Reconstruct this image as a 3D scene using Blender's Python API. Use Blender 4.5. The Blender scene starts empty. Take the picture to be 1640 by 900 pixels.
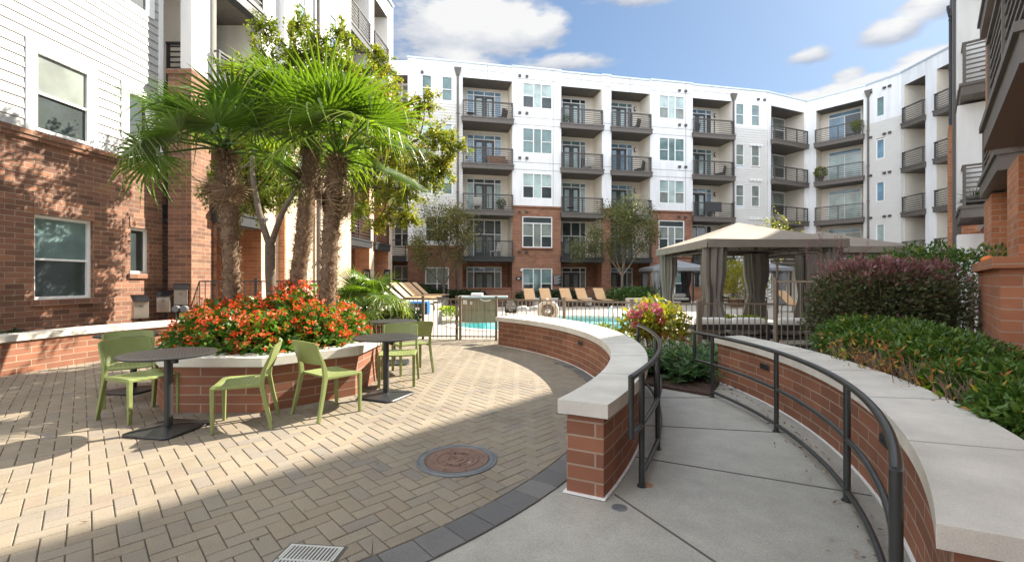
import bpy, bmesh, math, random
import numpy as np
from mathutils import Vector, Matrix

S = bpy.context.scene
COL = S.collection
R = math.radians
EYE = 1.45          # eye height above the paving
FPX = 715.0         # focal length of the photograph in its own pixels (1640 wide)

# ------------------------------------------------------------------ camera
cam_d = bpy.data.cameras.new('camera')
cam = bpy.data.objects.new('camera', cam_d)
COL.objects.link(cam)
cam.location = (0, 0, EYE)
cam.rotation_euler = (R(90), 0, 0)
cam_d.sensor_width = 36
cam_d.lens = FPX / 1640 * 36
cam_d.clip_start = .05
cam_d.clip_end = 2000
S.camera = cam

# ------------------------------------------------------------------ sky, sun, exposure
SUN_AZ = (.8195, .5731)
SUN_EL = R(37)
SKY_STRENGTH = .15
SUN_STRENGTH = 5.0
EXPOSURE = 1.62
CLOUD_GAIN = 2.15
SKY_TINT = (.215, .31, .43, 1)
REAR_FILL = 8.6
world = bpy.data.worlds.new('World')
S.world = world
world.use_nodes = True
nt = world.node_tree
nt.nodes.clear()


def wn(kind, **kw):
    n = nt.nodes.new(kind)
    for k, v in kw.items():
        setattr(n, k, v)
    return n


def wmath(op, a, b=None, clamp=False):
    n = nt.nodes.new('ShaderNodeMath')
    n.operation = op
    n.use_clamp = clamp
    for i, x in enumerate((a, b)):
        if x is None:
            continue
        if isinstance(x, (int, float)):
            n.inputs[i].default_value = x
        else:
            nt.links.new(x, n.inputs[i])
    return n.outputs[0]


sky = wn('ShaderNodeTexSky', sky_type='NISHITA', sun_disc=False)
sky.sun_elevation = SUN_EL
sky.sun_rotation = math.atan2(SUN_AZ[0], SUN_AZ[1])
sky.air_density = 1.0
sky.dust_density = .6
sky.ozone_density = 1.2
tc = wn('ShaderNodeTexCoord')
sep = wn('ShaderNodeSeparateXYZ')
nt.links.new(tc.outputs['Generated'], sep.inputs[0])
az = wmath('ARCTAN2', sep.outputs[0], sep.outputs[1])
el = wmath('ARCSINE', sep.outputs[2])
noi = wn('ShaderNodeTexNoise')
noi.inputs['Scale'].default_value = 13
noi.inputs['Detail'].default_value = 9
noi.inputs['Roughness'].default_value = .58
mp = wn('ShaderNodeMapping')
mp.inputs['Scale'].default_value = (1, 1, 2.7)
nt.links.new(tc.outputs['Generated'], mp.inputs[0])
nt.links.new(mp.outputs[0], noi.inputs['Vector'])
noi2 = wn('ShaderNodeTexNoise')
noi2.inputs['Scale'].default_value = 4.2
noi2.inputs['Detail'].default_value = 3
nt.links.new(mp.outputs[0], noi2.inputs['Vector'])
# cumulus banks over the far roofs: azimuth, elevation (degrees), half widths, strength
CLOUDS = [(-8.5, 28.8, 8.5, 4.6, 1.0), (-2.0, 29.6, 8.5, 3.4, 1.1), (4.5, 29.4, 3.4, 2.2, .9), (-7.5, 25.4, 6.5, 2.0, .95), (-3.5, 24.6, 5, 1.2, .7), (6.2, 25.7, 7.5, 1.2, .95),
          (16, 31.6, 7, 1.3, .95), (34.0, 22.6, 2.6, 1.0, .9), (40.5, 23.0, 3.6, 1.4, 1.0), (43.5, 24.2, 3.2, 1.6, 1.1), (37.2, 20.2, 1.7, .9, .95),
          (38.5, 18.9, 5.5, 1.2, 1.2), (31.0, 18.5, 6.5, 1.35, 1.15), (24.5, 18.8, 4.5, .9, 1.0), (43, 19.6, 3.8, 1.5, 1.2), (34.0, 16.3, 6.5, 1.2, 1.05), (-28, 30, 9, 4, .8),
          (70, 38, 14, 5, .9), (-70, 33, 20, 6, .9), (120, 30, 22, 6, .9), (-130, 36, 26, 7, .9), (175, 28, 22, 6, .9)]
mx, sh = None, None
for (a0, e0, wa, we, st) in CLOUDS:
    da = wmath('DIVIDE', wmath('SUBTRACT', az, R(a0)), R(wa))
    de = wmath('DIVIDE', wmath('SUBTRACT', el, R(e0)), R(we))
    r2 = wmath('SQRT', wmath('ADD', wmath('MULTIPLY', da, da), wmath('MULTIPLY', de, de)))
    m = wmath('MULTIPLY', wmath('SUBTRACT', 1.15, r2, True), st)
    h = wmath('MULTIPLY', m, wmath('ADD', de, .55))
    mx = m if mx is None else wmath('MAXIMUM', mx, m)
    sh = h if sh is None else wmath('ADD', sh, h)
nz = wmath('ADD', wmath('MULTIPLY', wmath('SUBTRACT', noi.outputs['Fac'], .5), 1.9), wmath('MULTIPLY', wmath('SUBTRACT', noi2.outputs['Fac'], .5), .9))
dens = wmath('ADD', wmath('MULTIPLY', mx, 1.35), nz)
mask = wmath('MULTIPLY', wmath('SUBTRACT', dens, .22), 1.9, True)
gate_ = wmath('MULTIPLY', mx, 6, True)
mask = wmath('MULTIPLY', mask, gate_)
mask = wmath('MULTIPLY', mask, .93)
lite = wmath('ADD', wmath('MULTIPLY', sh, .9), wmath('ADD', wmath('MULTIPLY', nz, .7), .30), True)
ccol = wn('ShaderNodeMix', data_type='RGBA')
nt.links.new(lite, ccol.inputs[0])
ccol.inputs[6].default_value = (.36, .43, .58, 1)
ccol.inputs[7].default_value = (1.0, .99, .97, 1)
cg = wn('ShaderNodeVectorMath', operation='SCALE')
nt.links.new(ccol.outputs[2], cg.inputs[0])
cg.inputs['Scale'].default_value = CLOUD_GAIN
smix = wn('ShaderNodeMix', data_type='RGBA')
nt.links.new(mask, smix.inputs[0])
dim = wn('ShaderNodeMix', data_type='RGBA', blend_type='MULTIPLY')
dim.inputs[0].default_value = 1
nt.links.new(sky.outputs[0], dim.inputs[6])
dim.inputs[7].default_value = SKY_TINT
# unseen fill cloud, added behind the viewer and overhead to brighten the shade
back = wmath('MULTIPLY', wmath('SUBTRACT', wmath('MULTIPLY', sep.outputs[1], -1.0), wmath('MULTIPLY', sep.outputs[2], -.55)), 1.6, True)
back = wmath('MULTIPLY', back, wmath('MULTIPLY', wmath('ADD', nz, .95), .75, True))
gam = wn('ShaderNodeGamma')
nt.links.new(dim.outputs[2], gam.inputs[0])
gam.inputs[1].default_value = .62
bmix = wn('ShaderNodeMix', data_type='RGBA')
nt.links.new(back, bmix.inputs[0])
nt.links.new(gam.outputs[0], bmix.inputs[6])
bmix.inputs[7].default_value = (REAR_FILL * .95, REAR_FILL, REAR_FILL * 1.08, 1)
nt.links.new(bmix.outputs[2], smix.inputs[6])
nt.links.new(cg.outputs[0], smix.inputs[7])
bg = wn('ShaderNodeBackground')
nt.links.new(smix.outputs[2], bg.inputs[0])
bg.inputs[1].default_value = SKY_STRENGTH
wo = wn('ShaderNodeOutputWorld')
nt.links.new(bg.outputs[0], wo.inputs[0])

sun_d = bpy.data.lights.new('sun', 'SUN')
sun_d.energy = SUN_STRENGTH
sun_d.angle = R(.53)
sun_d.color = (1, .92, .785)
sun = bpy.data.objects.new('sun', sun_d)
COL.objects.link(sun)
sv = Vector((SUN_AZ[0] * math.cos(SUN_EL), SUN_AZ[1] * math.cos(SUN_EL), math.sin(SUN_EL)))
sun.rotation_euler = (-sv).to_track_quat('-Z', 'Y').to_euler()
sun.location = (20, 14, 30)

S.view_settings.view_transform = 'Standard'
S.view_settings.look = 'None'
S.view_settings.exposure = EXPOSURE
S.view_settings.gamma = 1
S.view_settings.use_curve_mapping = False
S.render.engine = 'CYCLES'
S.cycles.max_bounces = 8
S.cycles.transparent_max_bounces = 16
S.cycles.use_denoising = True
try:
    S.cycles.denoiser = 'OPENIMAGEDENOISE'
except Exception:
    pass

# ------------------------------------------------------------------ materials
MATS = {}


def new_mat(name):
    m = bpy.data.materials.new(name)
    m.use_nodes = True
    t = m.node_tree
    t.nodes.clear()
    out = t.nodes.new('ShaderNodeOutputMaterial')
    p = t.nodes.new('ShaderNodeBsdfPrincipled')
    t.links.new(p.outputs[0], out.inputs[0])
    MATS[name] = m
    return m, t, p, out


def rgba(c, k=1.0):
    return (c[0] * k, c[1] * k, c[2] * k, 1)


def noise_node(t, scale, detail=4, coord='Object', rough=.55, stretch=None):
    c = t.nodes.new('ShaderNodeTexCoord')
    n = t.nodes.new('ShaderNodeTexNoise')
    n.inputs['Scale'].default_value = scale
    n.inputs['Detail'].default_value = detail
    n.inputs['Roughness'].default_value = rough
    src = c.outputs[coord]
    if stretch:
        mpn = t.nodes.new('ShaderNodeMapping')
        mpn.inputs['Scale'].default_value = stretch
        t.links.new(src, mpn.inputs[0])
        src = mpn.outputs[0]
    t.links.new(src, n.inputs['Vector'])
    return n


def ramp(t, fac, stops):
    r = t.nodes.new('ShaderNodeValToRGB')
    e = r.color_ramp.elements
    while len(e) > 1:
        e.remove(e[0])
    e[0].position = stops[0][0]
    e[0].color = rgba(stops[0][1])
    for p, c in stops[1:]:
        x = e.new(p)
        x.color = rgba(c)
    t.links.new(fac, r.inputs[0])
    return r


def plain(name, col, rough=.6, metal=0, var=.12, scale=6, bump=0, bscale=60, spec=.5, coat=0, stretch=None, streak=0):
    """A painted, cast or woven surface: base colour with blotchy wear and a fine bump."""
    m, t, p, out = new_mat(name)
    n = noise_node(t, scale, 6, stretch=stretch)
    r = ramp(t, n.outputs['Fac'], [(.25, [c * (1 - var) for c in col]), (.75, [min(1, c * (1 + var)) for c in col])])
    src = r.outputs[0]
    if streak:
        n3 = noise_node(t, 3, 8, stretch=(1, 1, .12))
        mr = ramp(t, n3.outputs['Fac'], [(.42, (1, 1, 1)), (.75, [1 - streak] * 3)])
        mm = t.nodes.new('ShaderNodeMix')
        mm.data_type = 'RGBA'
        mm.blend_type = 'MULTIPLY'
        mm.inputs[0].default_value = 1
        t.links.new(src, mm.inputs[6])
        t.links.new(mr.outputs[0], mm.inputs[7])
        src = mm.outputs[2]
    t.links.new(src, p.inputs['Base Color'])
    p.inputs['Roughness'].default_value = rough
    p.inputs['Metallic'].default_value = metal
    p.inputs['Specular IOR Level'].default_value = spec
    p.inputs['Coat Weight'].default_value = coat
    if bump:
        n2 = noise_node(t, bscale, 5)
        b = t.nodes.new('ShaderNodeBump')
        b.inputs['Strength'].default_value = bump
        b.inputs['Distance'].default_value = .004
        t.links.new(n2.outputs['Fac'], b.inputs['Height'])
        t.links.new(b.outputs[0], p.inputs['Normal'])
    return m


def brick(name, c1, c2, mortar, bw=.30, bh=.1, ms=.006, dark=.45, bias=0.0, stain=.25):
    m, t, p, out = new_mat(name)
    uv = t.nodes.new('ShaderNodeUVMap')
    b = t.nodes.new('ShaderNodeTexBrick')
    b.offset = .5
    b.inputs['Scale'].default_value = 1
    b.inputs['Brick Width'].default_value = bw
    b.inputs['Row Height'].default_value = bh
    b.inputs['Mortar Size'].default_value = ms
    b.inputs['Mortar Smooth'].default_value = .15
    b.inputs['Bias'].default_value = bias
    b.inputs['Color1'].default_value = rgba(c1)
    b.inputs['Color2'].default_value = rgba(c2)
    b.inputs['Mortar'].default_value = rgba(mortar)
    t.links.new(uv.outputs[0], b.inputs['Vector'])
    # a second, coarser lottery for the odd dark brick, and blotches over several bricks
    b2 = t.nodes.new('ShaderNodeTexBrick')
    b2.offset = .5
    b2.inputs['Scale'].default_value = 1
    b2.inputs['Brick Width'].default_value = bw
    b2.inputs['Row Height'].default_value = bh
    b2.inputs['Mortar Size'].default_value = 0
    b2.inputs['Bias'].default_value = -.35
    b2.inputs['Color1'].default_value = (1, 1, 1, 1)
    b2.inputs['Color2'].default_value = (1 - dark, 1 - dark, 1 - dark * .9, 1)
    mp2 = t.nodes.new('ShaderNodeMapping')
    mp2.inputs['Location'].default_value = (bw * 14, bh * 22, 0)
    t.links.new(uv.outputs[0], mp2.inputs[0])
    t.links.new(mp2.outputs[0], b2.inputs['Vector'])
    mm = t.nodes.new('ShaderNodeMix')
    mm.data_type = 'RGBA'
    mm.blend_type = 'MULTIPLY'
    mm.inputs[0].default_value = 1
    t.links.new(b.outputs['Color'], mm.inputs[6])
    t.links.new(b2.outputs['Color'], mm.inputs[7])
    n = noise_node(t, 1.7, 8, 'UV')
    r = ramp(t, n.outputs['Fac'], [(.3, [1 - stain] * 3), (.7, [1 + stain * .4] * 3)])
    m2 = t.nodes.new('ShaderNodeMix')
    m2.data_type = 'RGBA'
    m2.blend_type = 'MULTIPLY'
    m2.inputs[0].default_value = 1
    t.links.new(mm.outputs[2], m2.inputs[6])
    t.links.new(r.outputs[0], m2.inputs[7])
    ne = noise_node(t, 2.6, 9, 'UV', rough=.7)
    re_ = ramp(t, ne.outputs['Fac'], [(.58, (0, 0, 0)), (.80, (.28, .28, .28))])
    m3 = t.nodes.new('ShaderNodeMix')
    m3.data_type = 'RGBA'
    t.links.new(re_.outputs[0], m3.inputs[0])
    t.links.new(m2.outputs[2], m3.inputs[6])
    m3.inputs[7].default_value = (.42, .36, .31, 1)
    t.links.new(m3.outputs[2], p.inputs['Base Color'])
    p.inputs['Roughness'].default_value = .85
    n2 = noise_node(t, 70, 5, 'UV')
    ad = t.nodes.new('ShaderNodeMath')
    ad.operation = 'MULTIPLY_ADD'
    t.links.new(n2.outputs['Fac'], ad.inputs[0])
    ad.inputs[1].default_value = .35
    iv = t.nodes.new('ShaderNodeMath')
    iv.operation = 'SUBTRACT'
    iv.inputs[0].default_value = 1
    t.links.new(b.outputs['Fac'], iv.inputs[1])
    t.links.new(iv.outputs[0], ad.inputs[2])
    bp = t.nodes.new('ShaderNodeBump')
    bp.inputs['Strength'].default_value = .7
    bp.inputs['Distance'].default_value = .006
    t.links.new(ad.outputs[0], bp.inputs['Height'])
    t.links.new(bp.outputs[0], p.inputs['Normal'])
    return m


def leafy(name, stops, rough=.5, trans=.35, tcol=None, spec=.4):
    """Foliage or petals: colour picked per leaf from the mesh's 'tint' attribute, light passes through."""
    m, t, p, out = new_mat(name)
    a = t.nodes.new('ShaderNodeAttribute')
    a.attribute_name = 'tint'
    r = ramp(t, a.outputs['Fac'], stops)
    t.links.new(r.outputs[0], p.inputs['Base Color'])
    p.inputs['Roughness'].default_value = rough
    p.inputs['Specular IOR Level'].default_value = spec
    tr = t.nodes.new('ShaderNodeBsdfTranslucent')
    k = tcol or (1.6, 1.7, .9)
    mm = t.nodes.new('ShaderNodeMix')
    mm.data_type = 'RGBA'
    mm.blend_type = 'MULTIPLY'
    mm.inputs[0].default_value = 1
    t.links.new(r.outputs[0], mm.inputs[6])
    mm.inputs[7].default_value = rgba(k)
    t.links.new(mm.outputs[2], tr.inputs[0])
    mx_ = t.nodes.new('ShaderNodeMixShader')
    mx_.inputs[0].default_value = trans
    t.links.new(p.outputs[0], mx_.inputs[1])
    t.links.new(tr.outputs[0], mx_.inputs[2])
    t.links.new(mx_.outputs[0], out.inputs[0])
    return m


def tinted(name, stops, rough=.8, bump=.5, bscale=120, speck=.25):
    """Stone or concrete units: colour per unit from 'tint', with grain."""
    m, t, p, out = new_mat(name)
    a = t.nodes.new('ShaderNodeAttribute')
    a.attribute_name = 'tint'
    r = ramp(t, a.outputs['Fac'], stops)
    n = noise_node(t, 160, 3)
    r2 = ramp(t, n.outputs['Fac'], [(.3, [1 - speck] * 3), (.7, [1 + speck] * 3)])
    n4 = noise_node(t, .9, 8, rough=.65)
    r4 = ramp(t, n4.outputs['Fac'], [(.28, [.70, .69, .69]), (.5, [1, 1, 1]), (.74, [1.14, 1.13, 1.10])])
    src = r.outputs[0]
    for rr in (r2, r4):
        mm = t.nodes.new('ShaderNodeMix')
        mm.data_type = 'RGBA'
        mm.blend_type = 'MULTIPLY'
        mm.inputs[0].default_value = 1
        t.links.new(src, mm.inputs[6])
        t.links.new(rr.outputs[0], mm.inputs[7])
        src = mm.outputs[2]
    t.links.new(src, p.inputs['Base Color'])
    p.inputs['Roughness'].default_value = rough
    b = t.nodes.new('ShaderNodeBump')
    b.inputs['Strength'].default_value = bump
    b.inputs['Distance'].default_value = .003
    n3 = noise_node(t, bscale, 5)
    t.links.new(n3.outputs['Fac'], b.inputs['Height'])
    t.links.new(b.outputs[0], p.inputs['Normal'])
    return m


def tinted_free(name, col, speck=1.0):
    """broom-finished concrete: aggregate specks, soft stains, small pits"""
    m, t, p, out = new_mat(name)
    src = None
    for scale, detail, stops in ((.55, 7, [(.28, (.78, .76, .72)), (.72, (1.16, 1.15, 1.14))]), (5.0, 8, [(.3, (.90, .90, .90)), (.7, (1.08, 1.08, 1.07))]),
                                 (230, 2, [(.34, [1 - .28 * speck] * 3), (.5, (1, 1, 1)), (.68, [1 + .22 * speck] * 3)]), (26, 3, [(.22, [1 - .32 * speck, 1 - .36 * speck, 1 - .40 * speck]), (.31, (1, 1, 1))])):
        n = noise_node(t, scale, detail)
        r = ramp(t, n.outputs['Fac'], stops)
        mm = t.nodes.new('ShaderNodeMix')
        mm.data_type = 'RGBA'
        mm.blend_type = 'MULTIPLY'
        mm.inputs[0].default_value = 1
        if src is None:
            mm.inputs[6].default_value = rgba(col)
        else:
            t.links.new(src, mm.inputs[6])
        t.links.new(r.outputs[0], mm.inputs[7])
        src = mm.outputs[2]
    t.links.new(src, p.inputs['Base Color'])
    p.inputs['Roughness'].default_value = .8
    n = noise_node(t, 200, 4)
    b = t.nodes.new('ShaderNodeBump')
    b.inputs['Strength'].default_value = .5
    b.inputs['Distance'].default_value = .003
    t.links.new(n.outputs['Fac'], b.inputs['Height'])
    t.links.new(b.outputs[0], p.inputs['Normal'])
    return m


def glassy(name, col, rough=.04, var=.25):
    """A closed window: the dim room, the blind behind it or a painted sky reflection, under a reflecting pane."""
    m, t, p, out = new_mat(name)
    n = noise_node(t, 1.3, 3)
    r = ramp(t, n.outputs['Fac'], [(.35, [c * (1 - var) for c in col]), (.65, [c * (1 + var) for c in col])])
    t.links.new(r.outputs[0], p.inputs['Base Color'])
    p.inputs['Roughness'].default_value = .5
    p.inputs['Specular IOR Level'].default_value = .2
    p.inputs['Coat Weight'].default_value = 1
    p.inputs['Coat Roughness'].default_value = rough
    p.inputs['Coat IOR'].default_value = 1.55
    n2 = noise_node(t, .9, 1)
    b = t.nodes.new('ShaderNodeBump')
    b.inputs['Strength'].default_value = .06
    b.inputs['Distance'].default_value = .02
    t.links.new(n2.outputs['Fac'], b.inputs['Height'])
    t.links.new(b.outputs[0], p.inputs['Coat Normal'])
    return m


brick('brick_left', (.33, .152, .086), (.165, .077, .048), (.37, .30, .22), .30, .10, .006, .5)
brick('brick_sunlit', (.62, .47, .34), (.54, .39, .27), (.66, .57, .46), .30, .10, .006, .12, stain=.12)  # sun's bleaching put into the brick colour of the left block's side walls
brick('brick_far', (.33, .140, .074), (.245, .098, .054), (.37, .28, .21), .30, .10, .008, .25)
brick('brick_orange', (.52, .21, .095), (.42, .16, .072), (.45, .34, .25), .30, .10, .007, .25)
brick('brick_block', (.31, .125, .068), (.225, .09, .05), (.38, .28, .20), .40, .10, .007, .22)
brick('brick_pier', (.46, .185, .09), (.37, .145, .072), (.42, .30, .22), .40, .10, .006, .2)
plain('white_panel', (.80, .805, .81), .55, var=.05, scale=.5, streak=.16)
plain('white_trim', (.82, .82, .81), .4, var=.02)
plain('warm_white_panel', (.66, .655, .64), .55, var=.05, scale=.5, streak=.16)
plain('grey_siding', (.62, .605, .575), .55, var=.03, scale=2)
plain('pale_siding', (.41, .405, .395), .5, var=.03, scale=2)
plain('beige_stucco', (.80, .735, .64), .8, var=.05, bump=.3)
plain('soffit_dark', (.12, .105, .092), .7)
plain('bronze_metal', (.075, .066, .058), .42, .2, var=.15, spec=.6)
plain('slab_brown', (.125, .108, .094), .55, var=.1)
plain('charcoal_metal', (.045, .046, .048), .45, .2)
plain('fence_metal', (.20, .155, .115), .45, .1, var=.12)
plain('rail_metal', (.060, .064, .062), .30, .55, var=.2, spec=.6)
plain('door_charcoal', (.055, .056, .06), .45)
plain('roof_cap', (.55, .62, .68), .35, .4, var=.04)
plain('roof_dark', (.2, .19, .18), .9)
LIME = (.62, .595, .535)
tinted_free('concrete', (.362, .350, .312))
tinted_free('limestone', LIME, .4)
plain('concrete_joint', (.10, .09, .08), .95)
plain('deck_stone', (.41, .37, .315), .8, var=.12, scale=.8, bump=.3)
plain('sand_joint', (.115, .095, .07), .95, var=.2, scale=30)
plain('mulch', (.075, .042, .028), .95, var=.6, scale=38, bump=1, bscale=50)
plain('pool_plaster', (.42, .74, .76), .6, var=.04)
plain('pool_step', (.82, .86, .84), .6)
plain('canvas_tan', (.27, .228, .18), .9, var=.06, scale=2, bump=.2, bscale=300)
plain('canvas_taupe', (.205, .175, .145), .9, var=.08, scale=3, bump=.2, bscale=300)
plain('curtain_taupe', (.165, .145, .125), .9, var=.1, scale=3)
plain('canvas_grey', (.22, .225, .235), .9, var=.06)
plain('cushion_cream', (.66, .63, .58), .95, var=.05, bump=.25, bscale=200)
plain('wicker_dark', (.028, .025, .023), .6)
plain('sling_tan', (.56, .35, .18), .8, var=.08)
plain('sling_cream', (.72, .62, .5), .8, var=.06)
plain('chair_green', (.225, .265, .095), .42, var=.10, spec=.45)
plain('table_top', (.040, .039, .039), .45, .35, var=.15, scale=3)
plain('table_leg', (.04, .042, .045), .38, .3, var=.15)
plain('iron_rust', (.205, .125, .092), .6, .3, var=.2, scale=5, bump=.4, bscale=60)
plain('iron_grey', (.19, .195, .20), .5, .5, var=.2, scale=9)
plain('steel', (.75, .75, .73), .3, .45, var=.08)
plain('box_steel', (.40, .36, .31), .35, .7, var=.15)
plain('black_plastic', (.012, .012, .014), .4)
plain('white_plastic', (.8, .8, .78), .4, var=.03)
plain('blue_plastic', (.03, .22, .55), .4)
plain('pumpkin_skin', (.75, .2, .03), .45, var=.12)
plain('stem_green', (.16, .2, .07), .7)
plain('bark', (.115, .085, .062), .9, var=.3, scale=14, bump=1, bscale=40)
plain('bark_pale', (.24, .19, .145), .9, var=.25, scale=9, bump=.8, bscale=40)
plain('palm_fibre', (.19, .125, .08), .95, var=.5, scale=22, bump=1, bscale=60)
plain('twig', (.19, .125, .085), .9, var=.25)
plain('stone_planter', (.36, .32, .27), .85, var=.1, bump=.4)
plain('counter_stone', (.36, .37, .38), .35, var=.1)
plain('wood_brown', (.23, .12, .065), .65, var=.2, scale=4)
plain('letter_white', (.78, .77, .74), .6, var=.02)
plain('sign_black', (.02, .02, .022), .5)
plain('sign_brown', (.055, .042, .033), .55)
plain('joint_grey', (.33, .315, .30), .85)  # grey of the panel and stone cap joints
plain('lens_white', (.85, .85, .82), .3)
plain('ring_cream', (.72, .62, .50), .6, var=.06)
plain('rope_brown', (.24, .19, .15), .9, var=.3, scale=20)
plain('rust_stain', (.33, .17, .08), .9, var=.3, scale=40)
glassy('glass_teal', (.125, .20, .195))
glassy('glass_blind', (.36, .46, .44))
glassy('glass_dark', (.022, .034, .034))
glassy('glass_sky', (.16, .28, .38))  # blue of the reflected sky put into the base colour
glassy('glass_grey', (.20, .225, .20))
tinted('paver', [(0, (.222, .180, .127)), (.3, (.245, .203, .147)), (.55, (.218, .186, .143)), (.75, (.232, .184, .136)), (1, (.182, .166, .146))])
tinted('paver_border', [(0, (.105, .103, .100)), (1, (.165, .158, .146))])
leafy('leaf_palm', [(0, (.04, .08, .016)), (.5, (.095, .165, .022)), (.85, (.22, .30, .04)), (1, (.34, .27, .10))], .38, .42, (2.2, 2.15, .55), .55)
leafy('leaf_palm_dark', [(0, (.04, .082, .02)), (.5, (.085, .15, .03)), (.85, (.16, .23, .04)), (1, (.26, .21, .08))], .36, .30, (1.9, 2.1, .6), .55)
leafy('leaf_oak', [(0, (.045, .075, .010)), (.4, (.095, .135, .018)), (.75, (.19, .21, .028)), (1, (.30, .26, .04))], .4, .40, (2.0, 2.0, .6))
leafy('leaf_olive', [(0, (.085, .10, .035)), (.5, (.14, .145, .05)), (.85, (.22, .18, .06)), (1, (.30, .18, .065))], .55, .3)
leafy('leaf_green', [(0, (.04, .085, .016)), (.6, (.085, .165, .03)), (.95, (.15, .24, .045)), (1, (.42, .30, .03))], .32, .25)
leafy('leaf_dark', [(0, (.016, .034, .010)), (1, (.045, .075, .02))], .45, .2)  # darkest of the shrub greens
leafy('leaf_ever', [(0, (.03, .075, .022)), (.6, (.06, .125, .03)), (1, (.11, .19, .04))], .35, .25)
leafy('leaf_purple', [(0, (.06, .08, .032)), (.45, (.125, .15, .06)), (.56, (.18, .10, .085)), (1, (.30, .155, .15))], .5, .25, (1.6, 1.1, 1.1))
leafy('leaf_lime', [(0, (.22, .36, .02)), (1, (.42, .52, .04))], .5, .4, (1.5, 1.5, .8))
leafy('leaf_gold', [(0, (.13, .18, .02)), (.5, (.27, .27, .03)), (.8, (.4, .30, .03)), (1, (.36, .12, .05))], .5, .4, (1.5, 1.4, .7))
leafy('leaf_begonia', [(0, (.03, .09, .012)), (.6, (.065, .155, .02)), (1, (.17, .22, .03))], .35, .35)
leafy('petal_red', [(0, (.45, .02, .012)), (.12, (.62, .04, .012)), (.5, (.80, .10, .022)), (.85, (.84, .22, .06)), (1, (.8, .45, .30))], .5, .3, (1.3, 1.1, 1.1))
leafy('petal_pink', [(0, (.55, .12, .17)), (.5, (.68, .26, .3)), (1, (.5, .1, .07))], .6, .3, (1.2, 1.1, 1.1))
leafy('leaf_rust', [(0, (.30, .09, .03)), (.5, (.42, .18, .05)), (1, (.5, .36, .05))], .5, .3, (1.3, 1.2, .8))
leafy('leaf_juniper', [(0, (.04, .095, .04)), (.6, (.08, .17, .055)), (1, (.17, .28, .08))], .45, .25)
leafy('fibre', [(0, (.10, .065, .04)), (.6, (.24, .165, .105)), (1, (.46, .36, .25))], .9, .15, (1.2, 1.1, 1))
M = MATS


def water_mat():
    m, t, p, out = new_mat('water')
    t.nodes.remove(p)
    tr = t.nodes.new('ShaderNodeBsdfTransparent')
    tr.inputs[0].default_value = (.55, .88, .88, 1)
    gl = t.nodes.new('ShaderNodeBsdfGlossy')
    gl.inputs['Roughness'].default_value = .03
    fr = t.nodes.new('ShaderNodeFresnel')
    fr.inputs[0].default_value = 1.2
    mx_ = t.nodes.new('ShaderNodeMixShader')
    t.links.new(fr.outputs[0], mx_.inputs[0])
    t.links.new(tr.outputs[0], mx_.inputs[1])
    t.links.new(gl.outputs[0], mx_.inputs[2])
    n = noise_node(t, 3.5, 3)
    b = t.nodes.new('ShaderNodeBump')
    b.inputs['Strength'].default_value = .5
    b.inputs['Distance'].default_value = .06
    t.links.new(n.outputs['Fac'], b.inputs['Height'])
    t.links.new(b.outputs[0], gl.inputs['Normal'])
    t.links.new(b.outputs[0], fr.inputs['Normal'])
    t.links.new(mx_.outputs[0], out.inputs[0])


water_mat()


# ------------------------------------------------------------------ mesh helpers
class Frame:
    """An upright plane: s runs to the right as seen from outside, n points outward, z is up."""

    def __init__(self, ox, oy, tx, ty):
        l = math.hypot(tx, ty)
        self.o = (ox, oy)
        self.t = (tx / l, ty / l)
        self.n = (ty / l, -tx / l)
        self.len = l

    def P(self, s, n, z):
        return (self.o[0] + self.t[0] * s + self.n[0] * n, self.o[1] + self.t[1] * s + self.n[1] * n, z)

    def s(self, u, n=0):
        """where a bearing (in photo columns) meets the plane"""
        k = (u - 820) / FPX
        ox, oy = self.o[0] + self.n[0] * n, self.o[1] + self.n[1] * n
        return (k * oy - ox) / (self.t[0] - k * self.t[1])


WORLD = Frame(0, 0, 1, 0)   # s = X, n = -Y


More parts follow.
